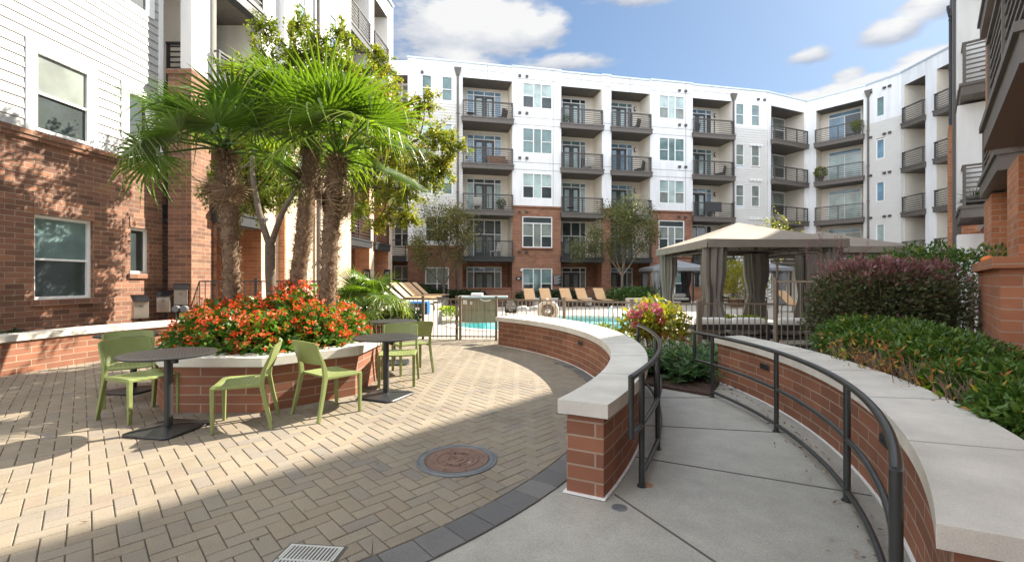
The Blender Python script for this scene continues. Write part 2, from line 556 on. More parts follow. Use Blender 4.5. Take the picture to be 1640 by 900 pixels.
class MB:
    def __init__(self):
        self.v, self.f, self.uv, self.m = [], [], [], []

    def face(self, pts, mat=0, uv=None):
        i = len(self.v)
        self.v += [tuple(p) for p in pts]
        self.f.append(tuple(range(i, i + len(pts))))
        self.uv.append(uv)
        self.m.append(mat)

    def faces(self, verts, faces, mat=0):
        i = len(self.v)
        self.v += [tuple(p) for p in verts]
        for f in faces:
            self.f.append(tuple(i + k for k in f))
            self.uv.append(None)
            self.m.append(mat)

    def hexa(self, c, mat=0):
        """eight corners: bottom four anticlockwise, then top four"""
        self.faces(c, [(3, 2, 1, 0), (4, 5, 6, 7), (0, 1, 5, 4), (1, 2, 6, 5), (2, 3, 7, 6), (3, 0, 4, 7)], mat)

    def box(self, x0, x1, y0, y1, z0, z1, mat=0):
        self.hexa([(x0, y0, z0), (x1, y0, z0), (x1, y1, z0), (x0, y1, z0), (x0, y0, z1), (x1, y0, z1), (x1, y1, z1), (x0, y1, z1)], mat)

    def fbox(self, fr, s0, s1, n0, n1, z0, z1, mat=0):
        P = fr.P
        self.hexa([P(s0, n1, z0), P(s1, n1, z0), P(s1, n0, z0), P(s0, n0, z0), P(s0, n1, z1), P(s1, n1, z1), P(s1, n0, z1), P(s0, n0, z1)], mat)

    def bar(self, a, b, w, h, up=(0, 0, 1), mat=0):
        a, b = Vector(a), Vector(b)
        d = (b - a).normalized()
        x = d.cross(Vector(up))
        if x.length < 1e-4:
            x = d.cross(Vector((0, 1, 0)))
        x.normalize()
        y = x.cross(d)
        c = []
        for p in (a, b):
            for sx, sy in ((-1, -1), (1, -1), (1, 1), (-1, 1)):
                c.append(p + x * sx * w / 2 + y * sy * h / 2)
        self.faces(c, [(3, 2, 1, 0), (4, 5, 6, 7), (0, 1, 5, 4), (1, 2, 6, 5), (2, 3, 7, 6), (3, 0, 4, 7)], mat)

    def tube(self, pts, r, n=10, mat=0, closed=False, caps=True):
        pts = [Vector(p) for p in pts]
        k = len(pts)
        rs = r if isinstance(r, (list, tuple)) else [r] * k
        verts, faces = [], []
        ref = None
        for i, p in enumerate(pts):
            if closed:
                d = pts[(i + 1) % k] - pts[i - 1]
            else:
                d = pts[min(i + 1, k - 1)] - pts[max(i - 1, 0)]
            d.normalize()
            if ref is None:
                ref = d.cross(Vector((0, 0, 1)))
                if ref.length < .05:
                    ref = d.cross(Vector((0, 1, 0)))
            ref = (ref - d * ref.dot(d)).normalized()
            y = d.cross(ref)
            for j in range(n):
                a = 2 * math.pi * j / n
                verts.append(p + (ref * math.cos(a) + y * math.sin(a)) * rs[i])
        for i in range(k if closed else k - 1):
            i2 = (i + 1) % k
            for j in range(n):
                j2 = (j + 1) % n
                faces.append((i * n + j, i * n + j2, i2 * n + j2, i2 * n + j))
        if caps and not closed:
            faces.append(tuple(range(n - 1, -1, -1)))
            faces.append(tuple((k - 1) * n + j for j in range(n)))
        self.faces(verts, faces, mat)

    def lathe(self, prof, n=32, c=(0, 0, 0), mat=0, caps=True):
        verts, faces = [], []
        for (r, z) in prof:
            for j in range(n):
                a = 2 * math.pi * j / n
                verts.append((c[0] + r * math.cos(a), c[1] + r * math.sin(a), c[2] + z))
        for i in range(len(prof) - 1):
            for j in range(n):
                j2 = (j + 1) % n
                faces.append((i * n + j, i * n + j2, (i + 1) * n + j2, (i + 1) * n + j))
        if caps:
            faces.append(tuple(range(n - 1, -1, -1)))
            faces.append(tuple((len(prof) - 1) * n + j for j in range(n)))
        self.faces(verts, faces, mat)

    def prism(self, poly, z0, z1, mat=0):
        n = len(poly)
        v = [(x, y, z0) for x, y in poly] + [(x, y, z1) for x, y in poly]
        f = [tuple(range(n - 1, -1, -1)), tuple(range(n, 2 * n))]
        f += [(i, (i + 1) % n, n + (i + 1) % n, n + i) for i in range(n)]
        self.faces(v, f, mat)

    def band(self, inner, outer, z0, z1, mat=0, closed=False, zt=None):
        """a curved wall between two plan curves, with running UVs so that the coursing follows the bend"""
        k = len(inner)
        L = [0]
        for i in range(1, k):
            L.append(L[-1] + math.hypot(inner[i][0] - inner[i - 1][0], inner[i][1] - inner[i - 1][1]))
        top = [zt[i] if zt else z1 for i in range(k)]
        rng = range(k) if closed else range(k - 1)
        for i in rng:
            j = (i + 1) % k
            a, b, c, d = inner[i], inner[j], outer[j], outer[i]
            u0, u1 = L[i], L[j] if j else L[i] + math.hypot(a[0] - b[0], a[1] - b[1])
            self.face([(*b, z0), (*a, z0), (*a, top[i]), (*b, top[j])], mat, [(u1, z0), (u0, z0), (u0, top[i]), (u1, top[j])])
            self.face([(*d, z0), (*c, z0), (*c, top[j]), (*d, top[i])], mat, [(u0, z0), (u1, z0), (u1, top[j]), (u0, top[i])])
            self.face([(*a, top[i]), (*d, top[i]), (*c, top[j]), (*b, top[j])], mat, [(u0, 0), (u0, .3), (u1, .3), (u1, 0)])
            self.face([(*a, z0), (*b, z0), (*c, z0), (*d, z0)], mat, [(u0, 0), (u1, 0), (u1, .3), (u0, .3)])
        if not closed:
            for i, flip in ((0, 0), (k - 1, 1)):
                a, d = inner[i], outer[i]
                w = math.hypot(a[0] - d[0], a[1] - d[1])
                q = [(*a, z0), (*d, z0), (*d, top[i]), (*a, top[i])]
                uv = [(0, z0), (w, z0), (w, top[i]), (0, top[i])]
                self.face(q[::-1] if flip else q, mat, uv[::-1] if flip else uv)

    def build(self, name, mats, parent=None, org=None, smooth=None, bevel=0, tint=None, weld=False):
        me = bpy.data.meshes.new(name)
        o_ = org if org is not None else (ORG.get(parent.name, (0, 0, 0)) if parent else (0, 0, 0))
        v = [(p[0] - o_[0], p[1] - o_[1], p[2] - o_[2]) for p in self.v]
        me.from_pydata(v, [], self.f)
        mats = mats if isinstance(mats, (list, tuple)) else [mats]
        for m in mats:
            me.materials.append(M[m])
        me.polygons.foreach_set('material_index', self.m)
        uvl = me.uv_layers.new(name='UVMap')
        data = []
        for f, uv in zip(self.f, self.uv):
            if uv is not None:
                data += [c for q in uv for c in q]
                continue
            p = [Vector(self.v[i]) for i in f]
            nn = Vector((0, 0, 0))
            for i in range(len(p)):
                nn += (p[i] - p[0]).cross(p[(i + 1) % len(p)] - p[0])
            if nn.length > 0:
                nn.normalize()
            if abs(nn.z) > .7:
                for q in p:
                    data += [q.x, q.y]
            else:
                t = Vector((-nn.y, nn.x))
                t = t.normalized() if t.length > 0 else Vector((1, 0))
                for q in p:
                    data += [q.x * t.x + q.y * t.y, q.z]
        uvl.data.foreach_set('uv', data)
        if tint is not None:
            at = me.attributes.new('tint', 'FLOAT', 'FACE')
            at.data.foreach_set('value', tint)
        me.update()
        if weld:
            bm = bmesh.new()
            bm.from_mesh(me)
            bmesh.ops.remove_doubles(bm, verts=bm.verts, dist=1e-4)
            bm.to_mesh(me)
            bm.free()
        ob = bpy.data.objects.new(name, me)
        COL.objects.link(ob)
        if smooth:
            me.polygons.foreach_set('use_smooth', [True] * len(me.polygons))
            me.set_sharp_from_angle(angle=R(smooth))
        if bevel:
            b = ob.modifiers.new('edge', 'BEVEL')
            b.width = bevel
            b.segments = 2
            b.limit_method = 'ANGLE'
            b.angle_limit = R(40)
            b.harden_normals = False
        if parent:
            ob.parent = parent
            ORG[ob.name] = ORG.get(parent.name, (0, 0, 0)) if org is None else tuple(org)
        elif org is not None:
            ob.location = org
            ORG[ob.name] = tuple(org)
        return ob


ORG = {}


def tag(o, label=None, cat=None, group=None, kind=None):
    if label:
        o['label'] = label
    if cat:
        o['category'] = cat
    if group:
        o['group'] = group
    if kind:
        o['kind'] = kind
    return o


def thing(name, label, cat, loc=(0, 0, 0), rz=0, group=None, local=False):
    """an Empty at the foot of a thing; its parts are meshes below it"""
    o = bpy.data.objects.new(name, None)
    COL.objects.link(o)
    o.empty_display_size = .2
    o.location = loc
    o.rotation_euler = (0, 0, rz)
    ORG[o.name] = (0, 0, 0) if local else tuple(loc)
    return tag(o, label, cat, group)


def copy_tree(o, parent=None):
    c = o.copy()
    COL.objects.link(c)
    if parent:
        c.parent = parent
    for ch in list(o.children):
        copy_tree(ch, c)
    return c


def place(proto, loc, rz, label, first=[None]):
    """the first placement uses the prototype itself, later ones a copy of it and of its parts"""
    if proto.name not in USED:
        USED.add(proto.name)
        o = proto
    else:
        o = copy_tree(proto)
    o.location = loc
    o.rotation_euler = (0, 0, rz)
    o['label'] = label
    return o


USED = set()
NTH = ['first', 'second', 'third', 'fourth', 'fifth', 'sixth', 'seventh', 'eighth', 'ninth', 'tenth']


def lettering(text, size, depth, mat, parent, loc, rot, align='CENTER', spacing=1.0):
    cu = bpy.data.curves.new('lettering', 'FONT')
    cu.body = text
    cu.size = size
    cu.extrude = depth
    cu.align_x = align
    cu.align_y = 'CENTER'
    cu.space_character = spacing
    tmp = bpy.data.objects.new('lettering_source', cu)
    COL.objects.link(tmp)
    dg = bpy.context.evaluated_depsgraph_get()
    me = bpy.data.meshes.new_from_object(tmp.evaluated_get(dg))
    bpy.data.objects.remove(tmp)
    me.materials.clear()
    me.materials.append(M[mat])
    ob = bpy.data.objects.new('lettering', me)
    COL.objects.link(ob)
    o_ = ORG.get(parent.name, (0, 0, 0))
    ob.parent = parent
    ob.location = [loc[i] - o_[i] for i in range(3)]
    ob.rotation_euler = rot
    return ob


def G(u, v, z=0):
    """ground point seen at a photo pixel"""
    d = (EYE - z) * FPX / (v - 450)
    return ((u - 820) / FPX * d, d)


def leaf_mesh(name, base, dirs, length, width, mat, parent=None, rng=None, fold=.25, curl=.0, tint=None, org=None, lobes=1):
    """many leaves in one mesh: base points, directions, lengths; each leaf is two faces folded on its midrib"""
    rng = rng or np.random.default_rng(1)
    base = np.asarray(base, float)
    n = len(base)
    d = np.asarray(dirs, float)
    d /= np.linalg.norm(d, axis=1)[:, None] + 1e-9
    up = rng.normal(size=(n, 3)) * .55 + np.array([0, 0, 1.])
    x = np.cross(d, up)
    x /= np.linalg.norm(x, axis=1)[:, None] + 1e-9
    y = np.cross(x, d)
    L = np.broadcast_to(np.asarray(length, float), (n,))[:, None]
    W = np.broadcast_to(np.asarray(width, float), (n,))[:, None] / 2
    o_ = np.array(org if org is not None else (ORG.get(parent.name, (0, 0, 0)) if parent else (0, 0, 0)))
    b = base - o_
    mid = b + d * L * .45 - y * L * curl * .3
    V = np.stack([b, mid - x * W + y * W * fold, b + d * L - y * L * curl, mid + x * W + y * W * fold, mid], 1)  # base, left, tip, right, rib
    idx = np.arange(n)[:, None] * 5
    F = np.concatenate([idx + np.array([[0, 4, 2, 1]]), idx + np.array([[0, 3, 2, 4]])], 1).reshape(-1, 4)
    me = bpy.data.meshes.new(name)
    me.vertices.add(n * 5)
    me.vertices.foreach_set('co', V.reshape(-1).astype(np.float32))
    nf = len(F)
    me.loops.add(nf * 4)
    me.loops.foreach_set('vertex_index', F.reshape(-1).astype(np.int32))
    me.polygons.add(nf)
    me.polygons.foreach_set('loop_start', np.arange(0, nf * 4, 4, dtype=np.int32))
    me.polygons.foreach_set('loop_total', np.full(nf, 4, dtype=np.int32))
    tn = rng.random(n) if tint is None else np.asarray(tint, float)
    at = me.attributes.new('tint', 'FLOAT', 'FACE')
    at.data.foreach_set('value', np.repeat(tn, 2).astype(np.float32))
    me.materials.append(M[mat])
    me.update(calc_edges=True)
    me.validate()
    ob = bpy.data.objects.new(name, me)
    COL.objects.link(ob)
    if parent:
        ob.parent = parent
    elif org is not None:
        ob.location = org
    return ob

# ------------------------------------------------------------------ ground, paving, pool
def arc(c, r, a0, a1, n):
    return [(c[0] + r * math.cos(R(a0 + (a1 - a0) * i / (n - 1))), c[1] + r * math.sin(R(a0 + (a1 - a0) * i / (n - 1)))) for i in range(n)]


def smooth_loop(p, k=8):
    out = []
    n = len(p)
    for i in range(n):
        a, b, c, d = (Vector(p[(i + j - 1) % n]) for j in range(4))
        for j in range(k):
            t = j / k
            q = .5 * ((2 * b) + (c - a) * t + (2 * a - 5 * b + 4 * c - d) * t * t + (3 * b - a - 3 * c + d) * t ** 3)
            out.append((q.x, q.y))
    return out


def smooth_line(p, k=8):
    q = [p[0]] + list(p) + [p[-1]]
    out = []
    for i in range(1, len(q) - 2):
        a, b, c, d = (Vector(q[i + j - 1]) for j in range(4))
        for j in range(k):
            t = j / k
            s = .5 * ((2 * b) + (c - a) * t + (2 * a - 5 * b + 4 * c - d) * t * t + (3 * b - a - 3 * c + d) * t ** 3)
            out.append(tuple(s))
    out.append(tuple(p[-1]))
    return out


POOL = smooth_loop([(-1.75, 14.2), (-.6, 13.2), (1.2, 12.9), (3.2, 13.0), (4.6, 13.3), (5.6, 14.6), (5.6, 16.8), (4.4, 18.3), (2.2, 18.8), (.2, 18.2), (-1.0, 16.4), (-1.8, 15.4)])


def sheet(name, outer, z, mat, hole=None):
    bm = bmesh.new()
    loops = [outer] + ([hole] if hole else [])
    edges = []
    for lp in loops:
        vs = [bm.verts.new((x, y, z)) for x, y in lp]
        edges += [bm.edges.new((vs[i], vs[(i + 1) % len(vs)])) for i in range(len(vs))]
    bmesh.ops.triangle_fill(bm, use_beauty=True, edges=edges)
    for f in bm.faces:
        f.normal_update()
        if f.normal.z < 0:
            f.normal_flip()
    me = bpy.data.meshes.new(name)
    bm.to_mesh(me)
    bm.free()
    me.materials.append(M[mat])
    ob = bpy.data.objects.new(name, me)
    COL.objects.link(ob)
    return tag(ob, kind='structure')


sheet('ground', [(-400, -300), (400, -300), (400, 700), (-400, 700)], -.03, 'concrete', POOL)
sheet('pool_deck', [(-30, 11.18), (40, 11.18), (40, 60), (-30, 60)], -.010, 'deck_stone', POOL)

b = MB()
b.face([(-14, -4, -.006), (14, -4, -.006), (14, 11.17, -.006), (-14, 11.17, -.006)], 0)
for (p, q) in (((.70, 3.05), (1.18, 2.05)), ((1.02, 3.70), (2.44, 3.03)), ((1.26, 4.52), (2.66, 4.28)), ((1.60, 5.58), (2.62, 5.57)), ((-.42, 2.30), (1.0, .4))):
    p, q = Vector((*p, -.0045)), Vector((*q, -.0045))
    b.bar(p, q, .014, .004, mat=1)
tag(b.build('path', ['concrete', 'concrete_joint']), kind='structure')

# pool: coping, basin, steps, water
b = MB()
n = len(POOL)
cx, cy = sum(p[0] for p in POOL) / n, sum(p[1] for p in POOL) / n


def off(poly, d):
    out = []
    k = len(poly)
    for i in range(k):
        t = Vector(poly[(i + 1) % k]) - Vector(poly[i - 1])
        t.normalize()
        nn = Vector((t.y, -t.x))
        out.append((poly[i][0] + nn.x * d, poly[i][1] + nn.y * d))
    return out


area = sum(POOL[i][0] * POOL[(i + 1) % n][1] - POOL[(i + 1) % n][0] * POOL[i][1] for i in range(n))
sg = 1 if area > 0 else -1
b.band(off(POOL, -.04 * sg), off(POOL, .30 * sg), -.09, .012, 0, closed=True)
tag(b.build('coping', 'limestone', smooth=50), kind='structure')
b = MB()
for i in range(n):
    p, q = POOL[i], POOL[(i + 1) % n]
    b.face([(*p, -1.15), (*q, -1.15), (*q, -.02), (*p, -.02)], 0)
b.face([(x, y, -1.15) for x, y in POOL][::sg], 0)
for k in range(4):
    st = [(1.0 - .1 * k, 17.5 - .38 * k), (4.6 + .2 * k, 17.3 - .38 * k), (4.4, 18.25), (2.2, 18.72), (.8, 18.3)]
    b.prism(smooth_loop(st, 5), -1.1, -.22 - .2 * k, 1)
tag(b.build('pool_basin', ['pool_plaster', 'pool_step']), kind='structure')
b = MB()
b.face([(x, y, -.10) for x, y in off(POOL, -.01 * sg)][::sg], 0)
tag(b.build('pool_water', 'water'), kind='structure')

# herringbone pavers: every unit its own block with a chamfer, clipped by the round border
PC, PR = (-3.83, 6.17), 5.14
BORD = .225


def clip_convex(poly, clip):
    out = poly
    for i in range(len(clip)):
        a, c = clip[i], clip[(i + 1) % len(clip)]
        inp, out = out, []
        if not inp:
            return []
        side = lambda p: (c[0] - a[0]) * (p[1] - a[1]) - (c[1] - a[1]) * (p[0] - a[0])
        for j in range(len(inp)):
            p, q = inp[j - 1], inp[j]
            sp, sq = side(p), side(q)
            if (sp >= 0) != (sq >= 0):
                t = sp / (sp - sq)
                out.append((p[0] + (q[0] - p[0]) * t, p[1] + (q[1] - p[1]) * t))
            if sq >= 0:
                out.append(q)
    return out


def poly_area(p):
    return .5 * sum(p[i - 1][0] * p[i][1] - p[i][0] * p[i - 1][1] for i in range(len(p)))


def paver(mb, tints, poly, tone, rng, gap=.0030, cham=.004):
    if len(poly) < 3 or poly_area(poly) < .0012:
        return
    k = len(poly)
    dz = rng.uniform(-.0012, .0012)

    def inset(d):
        out = []
        for i in range(k):
            p0, p1, p2 = Vector(poly[i - 1]), Vector(poly[i]), Vector(poly[(i + 1) % k])
            e1, e2 = (p1 - p0), (p2 - p1)
            if e1.length < 1e-6 or e2.length < 1e-6:
                return None
            e1.normalize()
            e2.normalize()
            n1, n2 = Vector((-e1.y, e1.x)), Vector((-e2.y, e2.x))
            w = 1 + n1.dot(n2)
            if w < .2:
                return None
            q = p1 + (n1 + n2) * d / w
            out.append((q.x, q.y))
        return out
    lo, hi = inset(gap), inset(gap + cham)
    if lo is None or hi is None or poly_area(hi) <= 0:
        return
    v = [(x, y, -.004) for x, y in lo] + [(x, y, .0025 + dz) for x, y in lo] + [(x, y, .006 + dz) for x, y in hi]
    f = [tuple(range(2 * k, 3 * k))]
    for a in (0, k):
        f += [(a + i, a + (i + 1) % k, a + k + (i + 1) % k, a + k + i) for i in range(k)]
    mb.faces(v, f)
    tints += [tone] * len(f)


rng = random.Random(11)
disc = [(PC[0] + PR * math.cos(2 * math.pi * i / 120), PC[1] + PR * math.sin(2 * math.pi * i / 120)) for i in range(120)]
b = MB()
b.face([(x, y, -.003) for x, y in disc], 0)
b.face([(-3.6, 9.2, -.0035), (-.2, 9.2, -.0035), (-.2, 11.15, -.0035), (-3.6, 11.3, -.0035)], 0)
tag(b.build('plaza_bedding_ground', 'sand_joint'), kind='structure')

A0, A1 = -150, 22      # the darker border runs round the near side


def region(p):
    dx, dy = p[0] - PC[0], p[1] - PC[1]
    r = math.hypot(dx, dy)
    a = math.degrees(math.atan2(dy, dx))
    lim = PR - BORD if A0 <= a <= A1 else PR
    return r, lim


inner_disc = [(PC[0] + (PR - BORD) * math.cos(2 * math.pi * i / 120), PC[1] + (PR - BORD) * math.sin(2 * math.pi * i / 120)) for i in range(120)]
b, tints = MB(), []
U = .1055
th = R(44)
ct, st_ = math.cos(th), math.sin(th)
ORI = (-.03, .02)
gatebox = lambda p: -3.6 < p[0] < -.2 and 9.3 < p[1] < 11.13
for i in range(-95, 96):
    for j in range(-95, 96):
        v = (i - j) % 4
        if v == 0:
            rect = [(i, j), (i + 2, j), (i + 2, j + 1), (i, j + 1)]
        elif v == 3:
            rect = [(i, j), (i + 1, j), (i + 1, j + 2), (i, j + 2)]
        else:
            continue
        pts = [((x * ct - y * st_) * U + PC[0] + ORI[0], (x * st_ + y * ct) * U + PC[1] + ORI[1]) for x, y in rect]
        c = (sum(p[0] for p in pts) / 4, sum(p[1] for p in pts) / 4)
        if c[1] < 1.2 or c[0] < -8.6:
            continue
        r, lim = region(c)
        tone = min(1, max(0, rng.choice([.05, .2, .3, .3, .45, .55, .7, .12, .35, .85]) + rng.uniform(-.07, .07)))
        if r > lim + .14:
            if gatebox(c):
                paver(b, tints, pts, tone, rng)
            continue
        if r > lim - .13 and not gatebox(c):
            pts = clip_convex(pts, inner_disc if lim < PR else disc)
        paver(b, tints, pts, tone, rng)
tag(b.build('plaza_paving', 'paver', tint=tints), kind='structure')
b, tints = MB(), []
na = int(R(A1 - A0) * PR / .215)
for i in range(na):
    a0, a1 = R(A0) + R(A1 - A0) * i / na, R(A0) + R(A1 - A0) * (i + 1) / na
    q = [(PC[0] + r * math.cos(a), PC[1] + r * math.sin(a)) for r, a in ((PR - BORD, a0), (PR, a0), (PR, a1), (PR - BORD, a1))]
    paver(b, tints, q, rng.random(), rng, gap=.003)
tag(b.build('plaza_border_paving', 'paver_border', tint=tints), kind='structure')


# ------------------------------------------------------------------ buildings
def wall(mb, fr, s0, s1, z0, z1, ops=(), n=0, rev=.1, mat=0, lap=0, rmat=None):
    """a wall face with real openings and their reveals; lap > 0 builds overlapping boards of that height"""
    ops = [o for o in ops if o[1] > s0 and o[0] < s1 and o[3] > z0 and o[2] < z1]
    P = fr.P

    def q(a, c, za, zb, na, nb):
        mb.face([P(a, na, za), P(c, na, za), P(c, nb, zb), P(a, nb, zb)], mat, [(a, za), (c, za), (c, zb), (a, zb)])
    if lap:
        z = z0
        while z < z1 - .01:
            zt = min(z1, z + lap)
            zm = (z + zt) / 2
            cuts = [s0]
            for o in sorted(o for o in ops if o[2] < zm < o[3]):
                cuts += [max(s0, o[0]), min(s1, o[1])]
            cuts.append(s1)
            for i in range(0, len(cuts), 2):
                if cuts[i + 1] - cuts[i] > .01:
                    q(cuts[i], cuts[i + 1], z, zt, n + .022, n + .002)
                    mb.face([P(cuts[i], n, z), P(cuts[i + 1], n, z), P(cuts[i + 1], n + .022, z), P(cuts[i], n + .022, z)], mat)
            z = zt
    else:
        ss = sorted({s0, s1} | {min(max(x, s0), s1) for o in ops for x in o[:2]})
        zz = sorted({z0, z1} | {min(max(x, z0), z1) for o in ops for x in o[2:4]})
        for i in range(len(ss) - 1):
            for j in range(len(zz) - 1):
                cs, cz = (ss[i] + ss[i + 1]) / 2, (zz[j] + zz[j + 1]) / 2
                if any(o[0] < cs < o[1] and o[2] < cz < o[3] for o in ops):
                    continue
                q(ss[i], ss[i + 1], zz[j], zz[j + 1], n, n)
    rm = mat if rmat is None else rmat
    for o in ops:
        a, c, za, zb = o[:4]
        mb.face([P(a, n, za), P(a, n, zb), P(a, n - rev, zb), P(a, n - rev, za)], rm, [(0, za), (0, zb), (rev, zb), (rev, za)])
        mb.face([P(c, n, zb), P(c, n, za), P(c, n - rev, za), P(c, n - rev, zb)], rm, [(0, zb), (0, za), (rev, za), (rev, zb)])
        mb.face([P(a, n, zb), P(c, n, zb), P(c, n - rev, zb), P(a, n - rev, zb)], rm)
        mb.face([P(c, n, za), P(a, n, za), P(a, n - rev, za), P(c, n - rev, za)], rm)


wrng = random.Random(5)
GL = ['glass_teal', 'glass_blind', 'glass_dark', 'glass_sky', 'glass_grey']


def window(fr, s0, s1, z0, z1, n, style, parent, glass=None, fw=.07, sill=False):
    """white frame of bars, with the panes of the window as its child"""
    f, g = MB(), MB()
    fb = lambda a, c, za, zb, d=.05: f.fbox(fr, a, c, n - .02, n + d, za, zb, 0)
    fb(s0, s1, z1 - fw, z1)
    fb(s0, s1, z0, z0 + fw)
    fb(s0, s0 + fw, z0 + fw, z1 - fw)
    fb(s1 - fw, s1, z0 + fw, z1 - fw)
    lights = []   # (s0, s1, split?)
    w = s1 - s0
    zt = z1
    if style == 'hung':
        lights = [(s0, s1, .48)]
    elif style == 'pair':
        lights = [(s0, s0 + w / 2, .48), (s0 + w / 2, s1, .48)]
    elif style == 'triple':
        lights = [(s0, s0 + w * .37, .48), (s0 + w * .37, s0 + w * .63, 0), (s0 + w * .63, s1, .48)]
    elif style == 'triple_transom':
        zt = z1 - (z1 - z0) * .22
        fb(s0 + fw, s1 - fw, zt - fw / 2, zt + fw / 2)
        lights = [(s0, s0 + w * .37, .48), (s0 + w * .37, s0 + w * .63, 0), (s0 + w * .63, s1, .48)]
        g.face([fr.P(s0 + .01, n, zt), fr.P(s1 - .01, n, zt), fr.P(s1 - .01, n, z1 - .01), fr.P(s0 + .01, n, z1 - .01)], 2)
    elif style == 'fixed':
        lights = [(s0, s1, 0)]
    elif style == 'slider':
        zt = z1 - .38
        fb(s0 + fw, s1 - fw, zt - fw / 2, zt + fw / 2)
        lights = [(s0, s0 + w / 2, 0), (s0 + w / 2, s1, 0)]
        g.face([fr.P(s0 + .01, n, zt), fr.P(s1 - .01, n, zt), fr.P(s1 - .01, n, z1 - .01), fr.P(s0 + .01, n, z1 - .01)], 3)
    pick = glass if glass is not None else wrng.choice([(1, 2), (1, 4), (3, 3), (0, 2), (1, 0), (4, 2), (0, 0)])
    for i, (a, c, sp) in enumerate(lights):
        if i:
            fb(a - fw / 2, a + fw / 2, z0 + fw, zt - fw / 2, .045)
        if sp:
            zm = z0 + (zt - z0) * sp
            fb(a + fw * .4, c - fw * .4, zm - fw * .35, zm + fw * .35, .03)
            g.face([fr.P(a + .01, n, zm), fr.P(c - .01, n, zm), fr.P(c - .01, n, zt), fr.P(a + .01, n, zt)], pick[0])
            g.face([fr.P(a + .01, n - .012, z0), fr.P(c - .01, n - .012, z0), fr.P(c - .01, n - .012, zm), fr.P(a + .01, n - .012, zm)], pick[1])
        else:
            g.face([fr.P(a + .01, n, z0), fr.P(c - .01, n, z0), fr.P(c - .01, n, zt), fr.P(a + .01, n, zt)], pick[0] if style.startswith('triple') else pick[i % 2])
    if sill:
        f.fbox(fr, s0 - .05, s1 + .05, n - .02, n + .16, z0 - .09, z0 - .002, 1)
    o = f.build('window', ['white_trim', sill if sill else 'white_trim'], parent)
    g.build('pane', GL, o)
    return o


def balcony_door(fr, s0, s1, z0, n, parent, h=2.45, glass=None, tall=False):
    """white framed glazed wall with a row of top lights, dark double doors in the middle"""
    f, g, d = MB(), MB(), MB()
    w = s1 - s0
    fw = .065
    zt = z0 + h
    zr = z0 + (2.05 if not tall else h * .60)
    fb = lambda a, c, za, zb: f.fbox(fr, a, c, n - .02, n + .05, za, zb)
    fb(s0, s1, zt - fw, zt)
    fb(s0 + fw, s1 - fw, zr, zr + fw)
    fb(s0, s0 + fw, z0, zt - fw)
    fb(s1 - fw, s1, z0, zt - fw)
    a, c = s0 + w * .20, s0 + w * .80
    for x in (a, c):
        fb(x - fw / 2, x + fw / 2, z0, zr)
    for x in (a, (a + c) / 2, c):
        fb(x - fw / 2, x + fw / 2, zr + fw, zt - fw)
    pk = glass if glass is not None else wrng.choice([(3, 1), (2, 1), (1, 1), (3, 3), (0, 1)])
    g.face([fr.P(s0, n, zr + fw), fr.P(s1, n, zr + fw), fr.P(s1, n, zt), fr.P(s0, n, zt)], wrng.choice([2, 3, 3, 0]) if not tall else 2)
    for (x0, x1) in ((s0, a), (c, s1)):
        g.face([fr.P(x0, n, z0), fr.P(x1, n, z0), fr.P(x1, n, zr), fr.P(x0, n, zr)], pk[0])
    for k in (0, 1):
        x0, x1 = a + .035 + k * (c - a) / 2, a + (k + 1) * (c - a) / 2 - (.0 if k == 0 else .035)
        st = .15
        d.fbox(fr, x0, x0 + st, n - .02, n + .045, z0 + .02, zr)
        d.fbox(fr, x1 - st, x1, n - .02, n + .045, z0 + .02, zr)
        d.fbox(fr, x0 + st, x1 - st, n - .02, n + .044, z0 + .02, z0 + .35)
        d.fbox(fr, x0 + st, x1 - st, n - .02, n + .044, zr - .15, zr)
        g.face([fr.P(x0, n + .004, z0), fr.P(x1, n + .004, z0), fr.P(x1, n + .004, zr), fr.P(x0, n + .004, zr)], pk[1])
    o = f.build('balcony_door', 'white_trim', parent)
    d.build('door_leaf', 'door_charcoal', o)
    g.build('pane', GL, o)
    return o


def railing_mesh(b, P, s0, s1, n, z0, h=1.05, slats=7, ret=None, mat=0):
    """horizontal-bar railing along s at n; ret = depth of short side returns"""
    k = max(1, round((s1 - s0) / 1.45))
    pl = [(s0 + (s1 - s0) * i / k, n) for i in range(k + 1)]
    bx = lambda a, c, na, nb, za, zb: b.hexa([P(a, nb, za), P(c, nb, za), P(c, na, za), P(a, na, za), P(a, nb, zb), P(c, nb, zb), P(c, na, zb), P(a, na, zb)], mat)
    for (x, y) in pl:
        bx(x - .03, x + .03, y - .03, y + .03, z0, z0 + h - .05)
    bx(s0 - .04, s1 + .04, n - .04, n + .04, z0 + h - .05, z0 + h)
    for i in range(slats):
        z = z0 + .08 + (h - .2) * i / (slats - 1)
        bx(s0 + .031, s1 - .031, n - .012, n + .012, z, z + .034)
    if ret:
        for x in (s0, s1):
            bx(x - .028, x + .028, n - ret, n - .041, z0 + h - .048, z0 + h - .002)
            for i in range(slats):
                z = z0 + .08 + (h - .2) * i / (slats - 1)
                bx(x - .011, x + .011, n - ret, n - .031, z, z + .033)


def balcony(fr, s0, s1, z, parent, proj=.35, back=1.5, thick=.36, rail='bronze_metal', slab='slab_brown', h=1.05, ret=None):
    b = MB()
    b.fbox(fr, s0 - .06, s1 + .06, -back, proj, z - thick, z - .02, 0)
    b.fbox(fr, s0 - .09, s1 + .09, .02, proj + .03, z - .09, z + .002, 0)
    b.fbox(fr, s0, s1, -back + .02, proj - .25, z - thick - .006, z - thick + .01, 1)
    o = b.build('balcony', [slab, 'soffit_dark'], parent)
    r = MB()
    railing_mesh(r, fr.P, s0 + .02, s1 - .02, proj - .07, z + .003, h, ret=ret if ret else proj)
    r.build('railing', rail, o)
    return o


